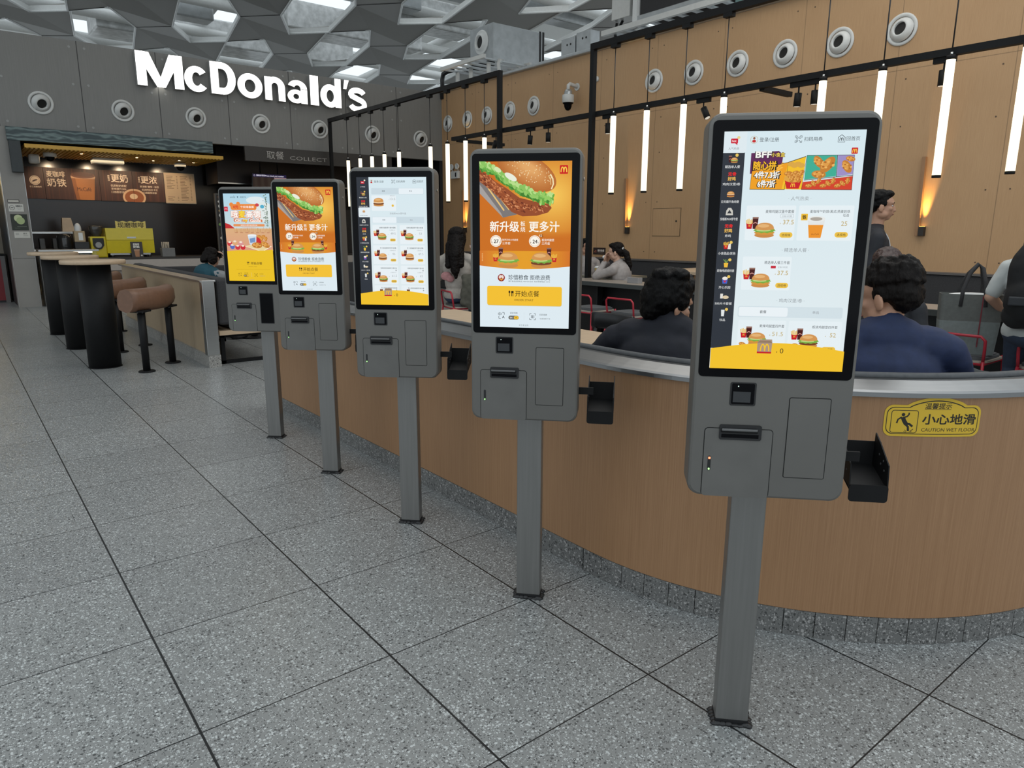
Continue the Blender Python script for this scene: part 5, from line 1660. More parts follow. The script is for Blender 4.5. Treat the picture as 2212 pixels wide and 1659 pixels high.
    for z, sh in ((.632, 'lower'), (.812, 'upper')):
        for k in range(5):
            mb = MB(); mb.ell((1.40 + k * .15, 15.33 + (k % 2) * .08, z + .035), (.055, .05, .035), mat('baked_crust', (.42, .22, .08), .6, noise=.2))
            o = mb.build('pastry'); tag(o, f'small brown pastry on the {sh} shelf of the glass case', 'pastry', f'pastries on the {sh} shelf')
    # steel rack with cup box
    t = thing('steel_rack', 'open steel shelf rack against the dark tiles behind the pier', 'rack', (1.75, 16.9, 0))
    for x in (-.55, .42):
        for y in (-.25, .25): MB().box((x - .02, y - .02, .0), (x + .02, y + .02, 1.32), M_STEEL).build('upright', t)
    for z in (.95, 1.08 + .21): MB().bbox((-.56, -.27, z), (.44, .27, z + .045), M_STEEL, .006).build('shelf', t)
    for x, lab in ((-.30, 'left'), (-.08, 'right')):
        mb = MB(); mb.bbox((1.75 + x, 16.72, .995), (1.75 + x + .09, 16.95, 1.20), mat('grey_tin', (.12, .12, .12), .4, noise=.1), .01); o = mb.build('tin'); tag(o, f'dark tin on the lower shelf of the steel rack, {lab} of two', 'tin')
    mb = MB()
    mb.add([(1.86, 16.75, 1.335), (2.08, 16.75, 1.335), (2.08, 16.95, 1.335), (1.86, 16.95, 1.335), (1.88, 16.77, 1.60), (2.03, 16.77, 1.60), (2.03, 16.93, 1.60), (1.88, 16.93, 1.60)], [(0, 3, 2, 1), (4, 5, 6, 7), (0, 1, 5, 4), (1, 2, 6, 5), (2, 3, 7, 6), (3, 0, 4, 7)], mat('cream_carton', (.52, .43, .33), .6, noise=.08))
    o = mb.build('paper_bag'); tag(o, 'cream paper bag standing on top of the steel rack', 'bag')
    # espresso machine
    t = thing('espresso_machine', 'big yellow espresso machine on the coffee counter', 'espresso machine', (2.87, 16.05, .845))
    ym = mat('yellow_enamel', (.66, .52, .015), .25, noise=.04)
    mb = MB(); mb.prism([(-.26, .08), (-.27, .34), (-.25, .56), (.25, .56), (.27, .34), (.26, .08)], -.41, .43, ym, 'x'); mb.box((-.41, -.272, .325), (.43, -.262, .335), mat('yellow_shadow_gap', (.35, .27, .01), .4, noise=0)); mb.build('machine_body', t)
    MB().bbox((-.05, -.275, .36), (.11, -.262, .395), M_STEEL, .003).build('name_badge', t)
    for x in (-.32, .34):
        for y in (-.18, .18): MB().cyl((x, y, 0), (x, y, .085), .03, M_STEEL, n=12).build('foot', t)
    mb = MB(); mb.bbox((-.36, -.22, .04), (.36, .2, .085), M_STEEL, .005); mb.build('drip_tray', t)
    # sign on the machine
    t = thing('machine_sign', 'yellow cut-out sign standing on the espresso machine', 'sign', (2.94, 15.95, 1.40))
    out = []
    for k in range(41):
        f = k / 40; out.append((-.27 + .54 * f, .135 + .018 * math.cos(f * 8 * PI) * .6))
    MB().prism([(-.27, .0), (.27, .0)] + out[::-1], -.012, .0, mat('pale_yellow_card', (.72, .60, .18), .5, noise=.04), 'y').build('sign_board', t)
    pic = Pic(); pic.text('现磨咖啡', 0, 0, 104, (40, 30, 10), .02, width=470)
    pic.build('sign_lettering', lambda x, y, l: (x / 1000, -.0125 - l * 2e-5, .065 - y / 1000), M_PRINT, t)
    # grinder
    t = thing('coffee_grinder', 'yellow coffee grinder with a round badge, left of the espresso machine', 'grinder', (2.32, 15.95, .845))
    mb = MB(); mb.bbox((-.13, -.12, 0), (.15, .14, .40), ym, .02); mb.bbox((-.09, -.135, .22), (.10, -.11, .37), M_BLACK, .01); mb.build('grinder_body', t)
    mb = MB(); mb.cyl((0, -.155, .24), (0, -.13, .24), .085, M_BLACK, n=22); mb.cyl((0, -.157, .24), (0, -.155, .24), .055, M_LETSIDE, n=20); mb.build('badge', t)
    mb = MB(); mb.lathe([(.07, .40), (.11, .48), (.12, .58), (.11, .60), (0, .60)], mat('smoked_hopper', (.05, .045, .04), .15, noise=.1), n=22); mb.build('hopper', t)
    # dispenser with white dome and dark box
    t = thing('straw_dispenser', 'brown dispenser with a white domed top left of the yellow grinder', 'dispenser', (2.03, 15.85, .845))
    MB().bbox((-.11, -.1, 0), (.13, .12, .30), M_BLACK, .01).build('dispenser_base', t)
    mb = MB(); mb.bbox((-.10, -.08, .30), (.08, .08, .50), mat('tan_card', (.40, .30, .18), .5, noise=.08), .01); mb.box((-.03, -.082, .33), (.04, -.08, .47), M_WHITE); mb.build('dispenser_box', t)
    mb = MB(); mb.ell((-.02, 0, .54), (.06, .06, .11), M_WHITE); mb.build('dome_top', t)
    mb = MB(); mb.lathe([(0, .845), (.10, .845), (.13, 1.0), (.13, 1.2), (.11, 1.28), (0, 1.28)], mat('smoked_jar', (.03, .03, .03), .1, noise=.2), (1.80, 16.1, 0), n=22); o = mb.build('blender_jar'); tag(o, 'dark translucent jar left of the brown dispenser', 'jar')
    # small poster stand and stirrer box
    t = thing('counter_poster', 'small black poster stand with a coffee cup, before the espresso machine', 'poster', (2.97, 15.74, .845))
    o = MB().bbox((-.105, -.006, 0), (.105, .006, .30), M_BLACK, .003).build('poster_board', t); o.rotation_euler = (R(-8), 0, 0)
    pic = Pic(); pic.rect(0, 0, 210, 300, (44, 34, 30)); pic.text('麦咖啡', 100, 50, 40, (226, 222, 214), .04, width=110); pic.text('奶铁', 100, 100, 50, (226, 222, 214), .05, width=112); pic.poly([(52, 165), (148, 165), (136, 296), (66, 296)], (168, 116, 76)); pic.rect(48, 150, 152, 170, (196, 156, 124)); pic.circ(178, 270, 16, (214, 208, 196))
    q = pic.build('poster_print', lambda x, y, l: (-.105 + x / 1000, -.0065 - l * 1e-5, .30 - y / 1000), M_PRINT, t); q.rotation_euler = (R(-8), 0, 0)
    t = thing('stirrer_box', 'grey counter box holding wooden stirrers, right of the espresso machine', 'box', (3.52, 15.75, .845))
    MB().bbox((-.11, -.09, 0), (.13, .1, .17), mat('grey_box', (.17, .165, .16), .5, noise=.05), .006).build('holder_box', t)
    mb = MB(); rnd = random.Random(8)
    for k in range(14):
        x, y = rnd.uniform(-.09, .03), rnd.uniform(-.05, .05); mb.cyl((x, y, .12), (x + rnd.uniform(-.02, .02), y, .29), .007, mat('pale_stick', (.55, .48, .38), .6, noise=.1), n=6)
    o = mb.build('stirrers', t); o['kind'] = 'stuff'
    # notices on the pier
    for k, (x0, x1, z0, z1, kind, lab) in enumerate(((.945, 1.115, 1.835, 1.885, 0, 'small framed plaque at the top of the grey pier notices'), (.945, 1.165, 1.68, 1.81, 1, 'white notice with a round symbol on the grey pier'), (.955, 1.20, 1.36, 1.635, 2, 'dark green poster with two pale discs on the grey pier'), (.975, 1.205, 1.225, 1.335, 3, 'white notice below the dark poster on the grey pier'))):
        w, h = (x1 - x0) * 1000, (z1 - z0) * 1000
        p = Pic()
        if kind == 0: p.rect(0, 0, w, h, (60, 58, 54)); p.rect(8, 8, w - 8, h - 8, (196, 192, 182))
        elif kind == 1: p.rect(0, 0, w, h, (206, 204, 196)); p.ring(52, h / 2, 40, 7, (90, 90, 88)); p.ell(52, h / 2, 24, 9, (110, 110, 108)); p.text('温馨提示', 155, 36, 28, (60, 60, 58), .03, width=100); p.rect(120, 66, 190, 74, (150, 150, 146)); p.rect(130, 90, 180, 97, (170, 170, 166))
        elif kind == 2: p.rect(0, 0, w, h, (38, 44, 34)); p.circ(110, 70, 62, (196, 206, 160)); p.circ(140, 112, 62, (170, 186, 132)); p.rect(80, 208, 220, 216, (120, 126, 110)); p.rect(40, 235, 120, 242, (90, 96, 84))
        else: p.rect(0, 0, w, h, (200, 198, 190)); p.rect(20, 24, 70, 60, (176, 174, 168)); p.text('提示', 160, 34, 28, (90, 90, 86), .02); p.rect(130, 66, 200, 74, (150, 150, 146))
        mb = MB().box((x0, 15.372, z0), (x1, 15.379, z1), M_WHITEPL)
        o = mb.build('wall_notice'); tag(o, lab, 'notice', 'notices on the grey pier')
        p.build('notice_print', lambda x, y, l, x0=x0, z1=z1: (x0 + x / 1000, 15.3715 - l * 2e-5, z1 - y / 1000), M_PRINT, o)
    # left of the pier
    t = thing('red_cabinet', 'dark red cabinet on the far left beside the grey pier', 'cabinet', (.45, 16.9, 0))
    rd = mat('dark_red_panel', (.20, .012, .018), .45, noise=.06)
    MB().box((-.5, -.25, .04), (.33, .3, .88), rd).build('cabinet_body', t); MB().box((.33, -.27, .0), (.40, .3, .9), mat('cabinet_side', (.14, .13, .125), .5, noise=.05)).build('side_panel', t); MB().box((-.5, -.24, 0), (.33, .28, .04), M_BLACK).build('kick_plate', t); MB().bbox((-.52, -.28, .88), (.42, .3, .91), M_BLACKMET, .004).build('cabinet_top', t)
    mb = MB(); mb.bbox((.30, 16.75, .91), (.62, 17.0, 1.02), M_BLACK, .03); o = mb.build('black_bag'); tag(o, 'small black bag on the red cabinet', 'bag')
    mb = MB()
    bm = bmesh.new(); bmesh.ops.create_uvsphere(bm, u_segments=20, v_segments=14, radius=1)
    for v in bm.verts: v.co = Vector((.62 + v.co.x * .20, 16.95 + v.co.y * .10, 1.30 + v.co.z * (.26 if v.co.z < .3 else .22) + .02 * math.sin(v.co.x * 9)))
    mb.frombm(bm, mat('blue_spotted_bag', (.005, .22, .42), .35, noise=.5, scale=26)); o = mb.build('blue_bag'); tag(o, 'bright blue spotted bag above the red cabinet beside the grey pier', 'bag')
    t = thing('wall_light', 'small glowing wall light at the far left edge', 'wall light', (.42, 17.6, 2.30))
    MB().ell((0, -.06, 0), (.05, .05, .05), mat('yellow_bulb', (1, .8, .3), .4, noise=0, emit=(1, .75, .2), es=14)).build('bulb', t); MB().cyl((0, 0, -.03), (0, -.04, -.03), .05, M_STEEL, n=14).build('wall_plate', t)
    area('wall_light_glow', (.42, 17.45, 2.2), (R(90), 0, 0), .1, 4, (1, .75, .3))
    # collect counter further right
    o = MB().box((5.15, 15.50, 2.80), (8.6, 15.56, 3.095), mat('dark_sign_band', (.045, .04, .036), .5, noise=.06)).build('sign_band'); tag(o, 'dark band with the collect lettering under the grey fascia', 'sign')
    for tx, cx, cy, sz, wd, bo in (('取餐', 640, 150, 168, 370, .0), ('COLLECT', 1385, 185, 105, 850, -.008)):
        pic = Pic(); pic.text(tx, cx, cy, sz, (176, 172, 166), bo, width=wd)
        pic.build('sign_lettering', lambda x, y, l: (5.15 + x / 1000, 15.4995 - l * 2e-5, 3.095 - y / 1000), M_PRINT, o)
    t = thing('order_screen', 'hanging order number screen above the second farthest kiosk', 'screen', (6.0, 16.5, 2.27))
    MB().bbox((-.40, 0, -.08), (.40, .06, .36), M_BLACK, .006).build('screen_case', t)
    MB().cyl((-.2, .03, .36), (-.2, .03, .95), .015, M_BLACKMET, n=8).build('hanger', t)
    MB().cyl((.2, .03, .36), (.2, .03, .95), .015, M_BLACKMET, n=8).build('hanger', t)
    p = Pic(); p.rect(0, 0, 770, 410, (44, 34, 30)); p.rect(0, 0, 770, 66, (34, 28, 60)); p.ring(40, 33, 18, 6, (200, 196, 210)); p.text('请核对号码Please check your number.', 400, 33, 38, (226, 222, 236), .02, width=640); p.poly([(480, 66), (770, 66), (770, 120), (620, 110), (520, 160)], (150, 120, 120))
    p.build('display', lambda x, y, l: (-.385 + x / 1000, -.001 - l * 2e-5, .345 - y / 1000), M_SCREEN, t)
    # back bar and fridges of the kitchen
    for k, (x, w, h, lab) in enumerate(((6.0, 1.4, .9, 'dark steel kitchen worktop below the order screen'), (7.8, 1.6, 1.9, 'tall dark kitchen cupboard behind the collect sign'))):
        mb = MB(); mb.bbox((x - w / 2, 17.3, 0), (x + w / 2, 18.03, h), mat('kitchen_steel', (.05, .047, .045), .4, .4, noise=.1), .01); o = mb.build('kitchen_unit'); tag(o, lab, 'kitchen unit')
    t = thing('exhaust_hood', 'dark kitchen hood with a pale edge behind the collect sign', 'hood', (7.2, 17.3, 2.4))
    MB().bbox((-2.2, -.3, 0), (2.2, .6, .815), mat('hood_dark', (.03, .022, .02), .4, .3, noise=.1), .01).build('hood_body', t); MB().box((-2.2, -.31, .0), (2.2, -.3, .03), M_STEEL).build('hood_edge', t)
    # long display of small pictures standing on the counter, seen beside the far kiosks
    t = thing('picture_display', 'long black picture display on the counter, showing either side of the two far kiosks', 'display', (5.98, 15.82, .845))
    MB().box((-1.42, 0, 0), (1.42, .06, 1.28), mat('panel_edge', (.10, .09, .08), .5, noise=.05)).build('display_case', t)
    p = Pic(); p.rect(0, 0, 2800, 1240, (34, 30, 28)); rnd = random.Random(3)
    for a in range(22):
        for q in range(13):
            p.ell(70 + a * 125 + rnd.uniform(-14, 14), 50 + q * 94, rnd.uniform(26, 48), rnd.uniform(18, 34), rnd.choice([(206, 196, 180), (190, 150, 90), (120, 160, 80), (224, 220, 210), (90, 60, 40), (60, 52, 48)]), n=10)
    p.build('display_print', lambda x, y, l: (-1.4 + x / 1000, -.0006 - l * 1e-5, 1.26 - y / 1000), M_PRINT, t)

def build_standing_tables():
    # three pillar tables and their leaning benches
    W3 = ['nearest', 'middle', 'farthest']
    mb = MB(); mb.cyl((0, 0, .0), (0, 0, 1.045), .150, M_BLACKMET, n=40); pil = mb.build('pillar')
    mb = MB(); mb.lathe([(0, 1.045), (.284, 1.045), (.29, 1.05), (.29, 1.080), (.284, 1.086), (0, 1.086)], M_TABLETOP, n=44); top = mb.build('tabletop')
    mb = MB(); mb.lathe([(0, 0), (.156, 0), (.156, .006), (0, .006)], M_BLACKMET, n=40); base = mb.build('floor_ring')
    for k, (x, y) in enumerate(((1.135, 8.19), (1.115, 9.68), (1.10, 11.17))):
        t = thing('standing_table', f'{W3[k]} round wood-topped standing table on a thick black pillar', 'table', (x, y, 0), 0, 'pillar tables before the coffee counter')
        for s in (pil, top, base):
            o = s if k == 0 else s.copy()
            if k: COL.objects.link(o)
            o.parent = t
    # leaning bench: roll cushion on two posts
    d = .25
    def post(s):
        mb = MB(); mb.cyl((s * d, 0, .012), (s * d, .0, .64), .034, M_BLACKMET, n=18); return mb.build('post')
    def foot(s):
        mb = MB(); mb.lathe([(0, 0), (.078, 0), (.078, .008), (.07, .014), (0, .014)], M_BLACKMET, (s * d, 0, 0), n=28); return mb.build('foot')
    mb = MB()
    # cushion: D shaped section swept along a gentle curve
    path = []
    for k in range(13):
        f = k / 12 - .5
        path.append((f * .74, .10 * (f * 2) ** 2 - .02, 0, 1))
    sec = [(-.085 + .0, .64), (-.10, .68), (-.095, .77), (-.07, .812), (-.02, .825), (.04, .81), (.075, .76), (.085, .68), (.07, .625), (.0, .60), (-.05, .605)]
    path2 = [(x, y, -math.sin(math.atan2(.8 * x / .74 * .54, 1)), math.cos(math.atan2(.8 * x / .74 * .54, 1))) for x, y, _, _ in path]
    mb.sweep(path2, sec, M_BROWNLEATHER, smooth=True, cap=True)
    cush = mb.build('cushion')
    def plate(s):
        mb = MB(); mb.bbox((s * d - .07, -.07, .595), (s * d + .07, .07, .615), M_BLACKMET, .004)
        for a in range(8): mb.cyl((s * d + .055 * math.cos(a * PI / 4), .055 * math.sin(a * PI / 4), .59), (s * d + .055 * math.cos(a * PI / 4), .055 * math.sin(a * PI / 4), .596), .006, M_STEEL, n=6)
        return mb.build('mount_plate')
    src = [post(-1), post(1), foot(-1), foot(1), cush, plate(-1), plate(1)]
    for k, (x, y) in enumerate(((1.575, 7.82), (1.595, 9.25), (1.595, 10.77))):
        t = thing('leaning_bench', f'{W3[k]} brown padded leaning bench on two black posts', 'stool', (x, y, 0), math.atan2(.38, .33), 'leaning benches at the standing tables')
        for s in src:
            o = s if k == 0 else s.copy()
            if k: COL.objects.link(o)
            o.parent = t
    # booth wall with steel end
    t = thing('booth_wall', 'low oak booth wall with a steel end post behind the leaning benches', 'partition', (2.05, 9.5, 0))
    def ch(mb, n):
        o = mb.build(n, t); o.location = (-2.05, -9.5, 0); return o
    ch(MB().box((1.985, 7.56, .125), (2.07, 11.75, .865), woodgrain('pale_oak_laminate', (.33, .24, .15, 1), (.47, .36, .24, 1))), 'oak_panel')
    ch(MB().bbox((1.95, 7.50, .865), (2.10, 11.80, .885), M_STEEL, .003), 'steel_cap')
    ch(MB().bbox((1.955, 7.46, .125), (2.075, 7.56, .886), M_STEEL, .003), 'steel_end_post')
    ch(MB().box((1.96, 7.455, 0), (2.08, 11.76, .125), M_PLINTH_PALE), 'plinth')
    ch(MB().bbox((2.105, 11.70, .10), (6.2, 11.8, .83), M_DKGREY, .02), 'far_back_rest')
    # bench inside the booth
    t = thing('booth_bench', 'grey padded booth bench with a wooden base and black frame legs', 'bench', (2.4, 8.5, 0))
    def ch(mb, n):
        o = mb.build(n, t); o.location = (-2.4, -8.5, 0); return o
    ch(MB().bbox((2.105, 7.50, .42), (2.235, 11.6, .90), M_DKGREY, .03), 'back_pad')
    ch(MB().bbox((2.235, 7.52, .36), (2.66, 11.6, .46), mat('blue_grey_leatherette', (.055, .065, .075), .5, noise=.1), .03), 'seat_pad')
    ch(MB().box((2.10, 7.51, .315), (2.68, 11.6, .36), M_TABLETOP), 'seat_board')
    for y in (7.62, 9.2, 10.8):
        mb = MB()
        for a, b in (((2.13, y - .02, 0), (2.17, y + .02, .315)), ((2.60, y - .02, 0), (2.64, y + .02, .315)), ((2.13, y - .02, 0), (2.64, y + .02, .035)), ((2.13, y - .02, .28), (2.64, y + .02, .315))): mb.box(a, b, M_BLACKMET)
        ch(mb, 'frame_leg')
    t = thing('booth_table', 'square wooden booth table on a black pedestal behind the booth wall', 'table', (3.06, 9.36, 0))
    MB().bbox((-.3, -.32, .72), (.3, .32, .75), M_TABLETOP, .004).build('tabletop', t); MB().cyl((0, 0, .015), (0, 0, .72), .04, M_BLACKMET, n=16).build('pedestal', t); MB().cyl((0, 0, 0), (0, 0, .015), .22, M_BLACKMET, n=30).build('foot_plate', t)

# ================================================================ people
def capsule(mb, p0, r0, p1, r1, m, n=14, flat=1.0):
    p0 = Vector(p0); p1 = Vector(p1)
    d = (p1 - p0)
    L = d.length
    if L < 1e-6: d = Vector((0, 0, 1))
    d.normalize()
    a = d.orthogonal().normalized(); b = d.cross(a)
    rows = []
    for k in range(5): 
        t = R(-90 + 18 * k); rows.append((p0 + d * (r0 * math.sin(t)), r0 * math.cos(t)))
    rows.append((p0, r0)); rows.append((p1, r1))
    for k in range(1, 6):
        t = R(18 * k); rows.append((p1 + d * (r1 * math.sin(t)), r1 * math.cos(t)))
    vs = []; fs = []
    for c, r in rows:
        for k in range(n):
            t = 2 * PI * k / n
            vs.append(c + a * (max(r, 1e-4) * math.cos(t)) + b * (max(r, 1e-4) * math.sin(t)))
    for i in range(len(rows) - 1):
        for k in range(n): fs.append((i * n + k, i * n + (k + 1) % n, (i + 1) * n + (k + 1) % n, (i + 1) * n + k))
    fs.append(list(range(n))[::-1]); fs.append(list(range(len(vs) - n, len(vs))))
    mb.add(vs, fs, m, True)

def blob(name, prims, voxel, m, parent=None, smooth=4, disp=None):
    """one continuous skin grown round overlapping rounded volumes"""
    mb = MB()
    for p in prims:
        if p[0] == 'c': capsule(mb, p[1], p[2], p[3], p[4], m)
        else: mb.ell((0, 0, 0), p[2], m, Matrix.Translation(p[1]) @ (p[3] if len(p) > 3 else Matrix.Identity(4)), n=18)
    o = mb.build('tmp', None, recalc=False)
    md = o.modifiers.new('r', 'REMESH'); md.mode = 'VOXEL'; md.voxel_size = voxel; md.use_smooth_shade = True
    s = o.modifiers.new('s', 'SMOOTH'); s.factor = .5; s.iterations = smooth
    dg = bpy.context.evaluated_depsgraph_get()
    me = bpy.data.meshes.new_from_object(o.evaluated_get(dg))
    me.name = name
    bpy.data.objects.remove(o)
    if disp:
        amp, fr, seed = disp
        from mathutils import noise as NZ
        nv = len(me.vertices)
        co = [0.0] * (nv * 3); no = [0.0] * (nv * 3)
        me.vertices.foreach_get('co', co); me.vertices.foreach_get('normal', no)
        for k in range(0, nv * 3, 3):
            q = Vector((co[k] * fr + seed, co[k + 1] * fr, co[k + 2] * fr))
            d = amp * (NZ.noise(q) + .5 * NZ.noise(q * 2.3))
            for j in range(3): co[k + j] += no[k + j] * d
        me.vertices.foreach_set('co', co)
        me.update()
    me.materials.clear(); me.materials.append(m)
    for p in me.polygons: p.use_smooth = True; p.material_index = 0
    r = bpy.data.objects.new(name, me); COL.objects.link(r)
    if parent: r.parent = parent
    return r

def head_T(c, yaw, pitch=0, roll=0):
    return Matrix.Translation(c) @ Euler((pitch, roll, yaw), 'XYZ').to_matrix().to_4x4()
def head_prims(T, s=1.0):
    P = []
    def e(c, r, rot=None):
        M = T @ Matrix.Translation(Vector(c) * s)
        if rot: M = M @ Euler(rot).to_matrix().to_4x4()
        P.append(('e', (0, 0, 0), tuple(x * s for x in r), M))
    e((0, -.012, .018), (.074, .092, .082)); e((0, .030, -.045), (.060, .060, .078)); e((0, .046, -.098), (.034, .032, .026))
    e((0, .035, .012), (.064, .058, .05)); e((0, .086, -.035), (.013, .020, .026), (R(-18), 0, 0)); e((0, .100, -.050), (.016, .013, .011))
    for sx in (-1, 1):
        e((sx * .077, -.006, -.032), (.009, .022, .034), (R(-8), 0, sx * R(22))); e((sx * .038, .062, -.038), (.022, .02, .018)); e((sx * .05, .01, -.08), (.022, .04, .03))
        e((sx * .028, .078, .006), (.026, .014, .009))
    e((0, .084, -.072), (.024, .012, .008)); e((0, .081, -.083), (.021, .012, .008))
    return P
def hand_prims(wrist, d, up, curl=.5, s=1.0, side=1):
    """palm and five fingers of different length; d: direction of the hand, up: back of the hand"""
    d = Vector(d).normalized(); up = Vector(up); up = (up - d * up.dot(d)).normalized(); sd = d.cross(up) * side
    w = Vector(wrist); P = []
    pc = w + d * .045 * s
    for k in range(4):
        a = w + d * .01 + sd * ((k - 1.5) * .014 * s); b = w + d * .085 * s + sd * ((k - 1.5) * .019 * s)
        P.append(('c', a, .014 * s, b, .0115 * s))
        L = (.034, .040, .038, .029)[k] * s
        p = b; q = d.copy()
        for j in range(3):
            q = (q * math.cos(curl * (.6 + .25 * j)) - up * math.sin(curl * (.6 + .25 * j))).normalized()
            n = p + q * L * (1, .7, .55)[j]
            P.append(('c', p, (.0095 - .0007 * j) * s, n, (.0088 - .0007 * j) * s)); p = n
    b = w + d * .02 * s + sd * (-.022 * s); t1 = b + (d * .6 - sd * .75 - up * .2).normalized() * .04 * s; t2 = t1 + (d * .85 - sd * .2 - up * .35).normalized() * .032 * s
    P.append(('c', b, .015 * s, t1, .0115 * s)); P.append(('c', t1, .011 * s, t2, .009 * s))
    return P

def face_parts(T, root, s=1.0):
    for sx in (-1, 1):
        mb = MB(); mb.ell((0, 0, 0), (.0115 * s, .009 * s, .0075 * s), M_EYE, T @ Matrix.Translation(Vector((sx * .031, .0735, -.014)) * s), n=12)
        mb.ell((0, 0, 0), (.0055 * s, .004 * s, .0058 * s), M_HAIR, T @ Matrix.Translation(Vector((sx * .031, .0805, -.014)) * s), n=10); mb.build('eye', root)
        mb = MB(); mb.ell((0, 0, 0), (.022 * s, .008 * s, .0045 * s), M_HAIR, T @ Matrix.Translation(Vector((sx * .032, .083, .008)) * s), n=10); mb.build('eyebrow', root)
    mb = MB(); mb.ell((0, 0, 0), (.022 * s, .007 * s, .006 * s), M_LIP, T @ Matrix.Translation(Vector((0, .0905, -.078)) * s), n=12); mb.build('mouth', root)

def person(label, loc, heading, seat=.47, perch=None, lean=0.0, slump=0.0, shrug=0.0, head=(0, 0), arms=None, stand=False, skin=None, shirt=None, sleeve=1.0, pants=None, hair=None, hairm=None, s=1.0, voxel=.009, extra=None, girth=1.0, disp=(.006, 9, 1), face=True, hands=('n', 'n')):
    """origin on the floor under the pelvis; local +Y is where the body faces"""
    root = thing('person', label, 'person', (loc[0], loc[1], 0), -R(heading))
    pz = perch or (.92 if stand else seat + .09)
    l = lambda f: lean * f
    pel = Vector((0, 0, pz)); che = Vector((0, l(.6), pz + .33 - slump * .4)); sho = Vector((0, l(1.0), pz + .46 - slump * .7 + shrug)); hd = Vector((0, l(1.25) + .015, pz + .70 - slump))
    T = head_T(hd, -R(head[0]), R(head[1]))
    g = girth
    tor = [('e', pel, (.165 * g, .125 * g, .11), Matrix.Identity(4)), ('e', (pel + che) / 2 + Vector((0, .01, 0)), (.152 * g, .115 * g, .17), Matrix.Identity(4)), ('e', che, (.172 * g, .112 * g, .16), Matrix.Identity(4)),
           ('c', sho + Vector((-.135 * g, 0, -.015)), .062, sho + Vector((.135 * g, 0, -.015)), .062), ('c', sho + Vector((-.05, -.01, .01)), .065, sho + Vector((.05, -.01, .01)), .065)]
    body = list(tor) + [('c', sho + Vector((0, -.005, 0)), .058 * g ** .5, hd + Vector((0, -.01, -.07)), .052 * g ** .5)] + head_prims(T)
    arms = arms or [None, None]
    arm_pr = [[], []]; cloth_arm = [[], []]; wr = []
    for i, sx in enumerate((-1, 1)):
        S = sho + Vector((sx * .185 * g, 0, -.03))
        if arms[i] is None:
            E = S + Vector((sx * .05, .06, -.27)); Wp = E + Vector((-sx * .05, .23, .02))
        else:
            E, Wp = Vector(arms[i][0]), Vector(arms[i][1])
        arm_pr[i] = [('c', S, .050, E, .040), ('c', E, .040, Wp, .027)]
        wr.append((E, Wp))
        if sleeve >= 1: cloth_arm[i] = [('c', S, .064, E, .053), ('c', E, .053, Wp - (Wp - E) * .04, .040)]
        else: cloth_arm[i] = [('c', S, .064, S + (E - S) * max(.1, sleeve * 1.6), .056)]
        dd = (Wp - E).normalized()
        body += arm_pr[i] + hand_prims(Wp, dd if arms[i] is None or len(arms[i]) < 3 else arms[i][2], (0, -.2, 1) if arms[i] is None or len(arms[i]) < 4 else arms[i][3], .55, 1.0, sx)
    legs = []; shoe = []
    for sx in (-1, 1):
        hip = pel + Vector((sx * .09, 0, -.02))
        if perch: kn = hip + Vector((sx * .02, .16, -.26)); an = Vector((kn.x, kn.y - .08, .09))
        elif stand: kn = hip + Vector((sx * .01, .02, -.42)); an = kn + Vector((0, -.02, -.40))
        else: kn = hip + Vector((sx * .03, .42, .0)); an = Vector((kn.x, kn.y - .05, .09))
        legs += [('c', hip, .085, kn, .06), ('c', kn, .058, an, .040)]
        body += [('c', hip, .074, kn, .05), ('c', kn, .048, an, .034)]
        shoe.append([('c', an + Vector((0, -.03, -.045)), .042, an + Vector((0, .12, -.055)), .034), ('e', an + Vector((0, .05, -.06)), (.045, .12, .03), Matrix.Identity(4))])
    skin = skin or M_SKIN
    b = blob('body', body, min(voxel, .0065), skin, root, smooth=2)
    if shirt:
        infl = [(q[0], q[1], tuple(x + .014 for x in q[2]), q[3]) if q[0] == 'e' else ('c', q[1], q[2] + .012, q[3], q[4] + .012) for q in tor]
        collar = [('c', sho + Vector((0, -.008, .02)), .071 * g ** .5, sho + Vector((0, .0, .055)), .064 * g ** .5)]
        blob('shirt', infl + collar + cloth_arm[0] + cloth_arm[1], voxel, shirt, root, smooth=3, disp=disp)
    if pants:
        blob('trousers', [('e', pel + Vector((0, 0, -.03)), (.172 * g, .132 * g, .10), Matrix.Identity(4))] + legs, voxel * 1.2, pants, root, disp=(.005, 8, 3))
        for q in shoe: blob('shoe', q, .01, M_BLACK, root)
    if hair: 
        H = []
        for q in hair:
            if q[0] == 'e': H.append(('e', (0, 0, 0), q[2], T @ Matrix.Translation(q[1]) @ (Euler(q[3]).to_matrix().to_4x4() if len(q) > 3 else Matrix.Identity(4))))
            else: H.append(('c', T @ Vector(q[1]), q[2], T @ Vector(q[3]), q[4]))
        blob('hair', H, .006, hairm or M_HAIR, root, smooth=2, disp=(.0055, 46, 5))
    if face: face_parts(T, root)
    if extra: extra(root, T, sho, wr)
    return root

SHORT = [('e', (0, -.022, .045), (.083, .092, .07)), ('e', (0, -.062, -.005), (.074, .055, .07)), ('e', (0, .038, .075), (.06, .05, .03)), ('e', (-.066, -.01, .01), (.016, .045, .042)), ('e', (.066, -.01, .01), (.016, .045, .042)), ('e', (0, -.082, -.055), (.05, .024, .035))]
BUSHY = [('e', (0, -.018, .045), (.094, .106, .082)), ('e', (0, -.06, .0), (.09, .07, .085)), ('e', (0, .05, .075), (.072, .052, .04)), ('e', (-.074, -.012, .01), (.024, .058, .052)), ('e', (.074, -.012, .01), (.024, .058, .052)), ('e', (0, -.085, -.05), (.058, .036, .05)),
         ('e', (-.04, .0, .11), (.045, .05, .03)), ('e', (.045, -.02, .105), (.05, .05, .03)), ('e', (.02, -.08, .09), (.05, .04, .03))]

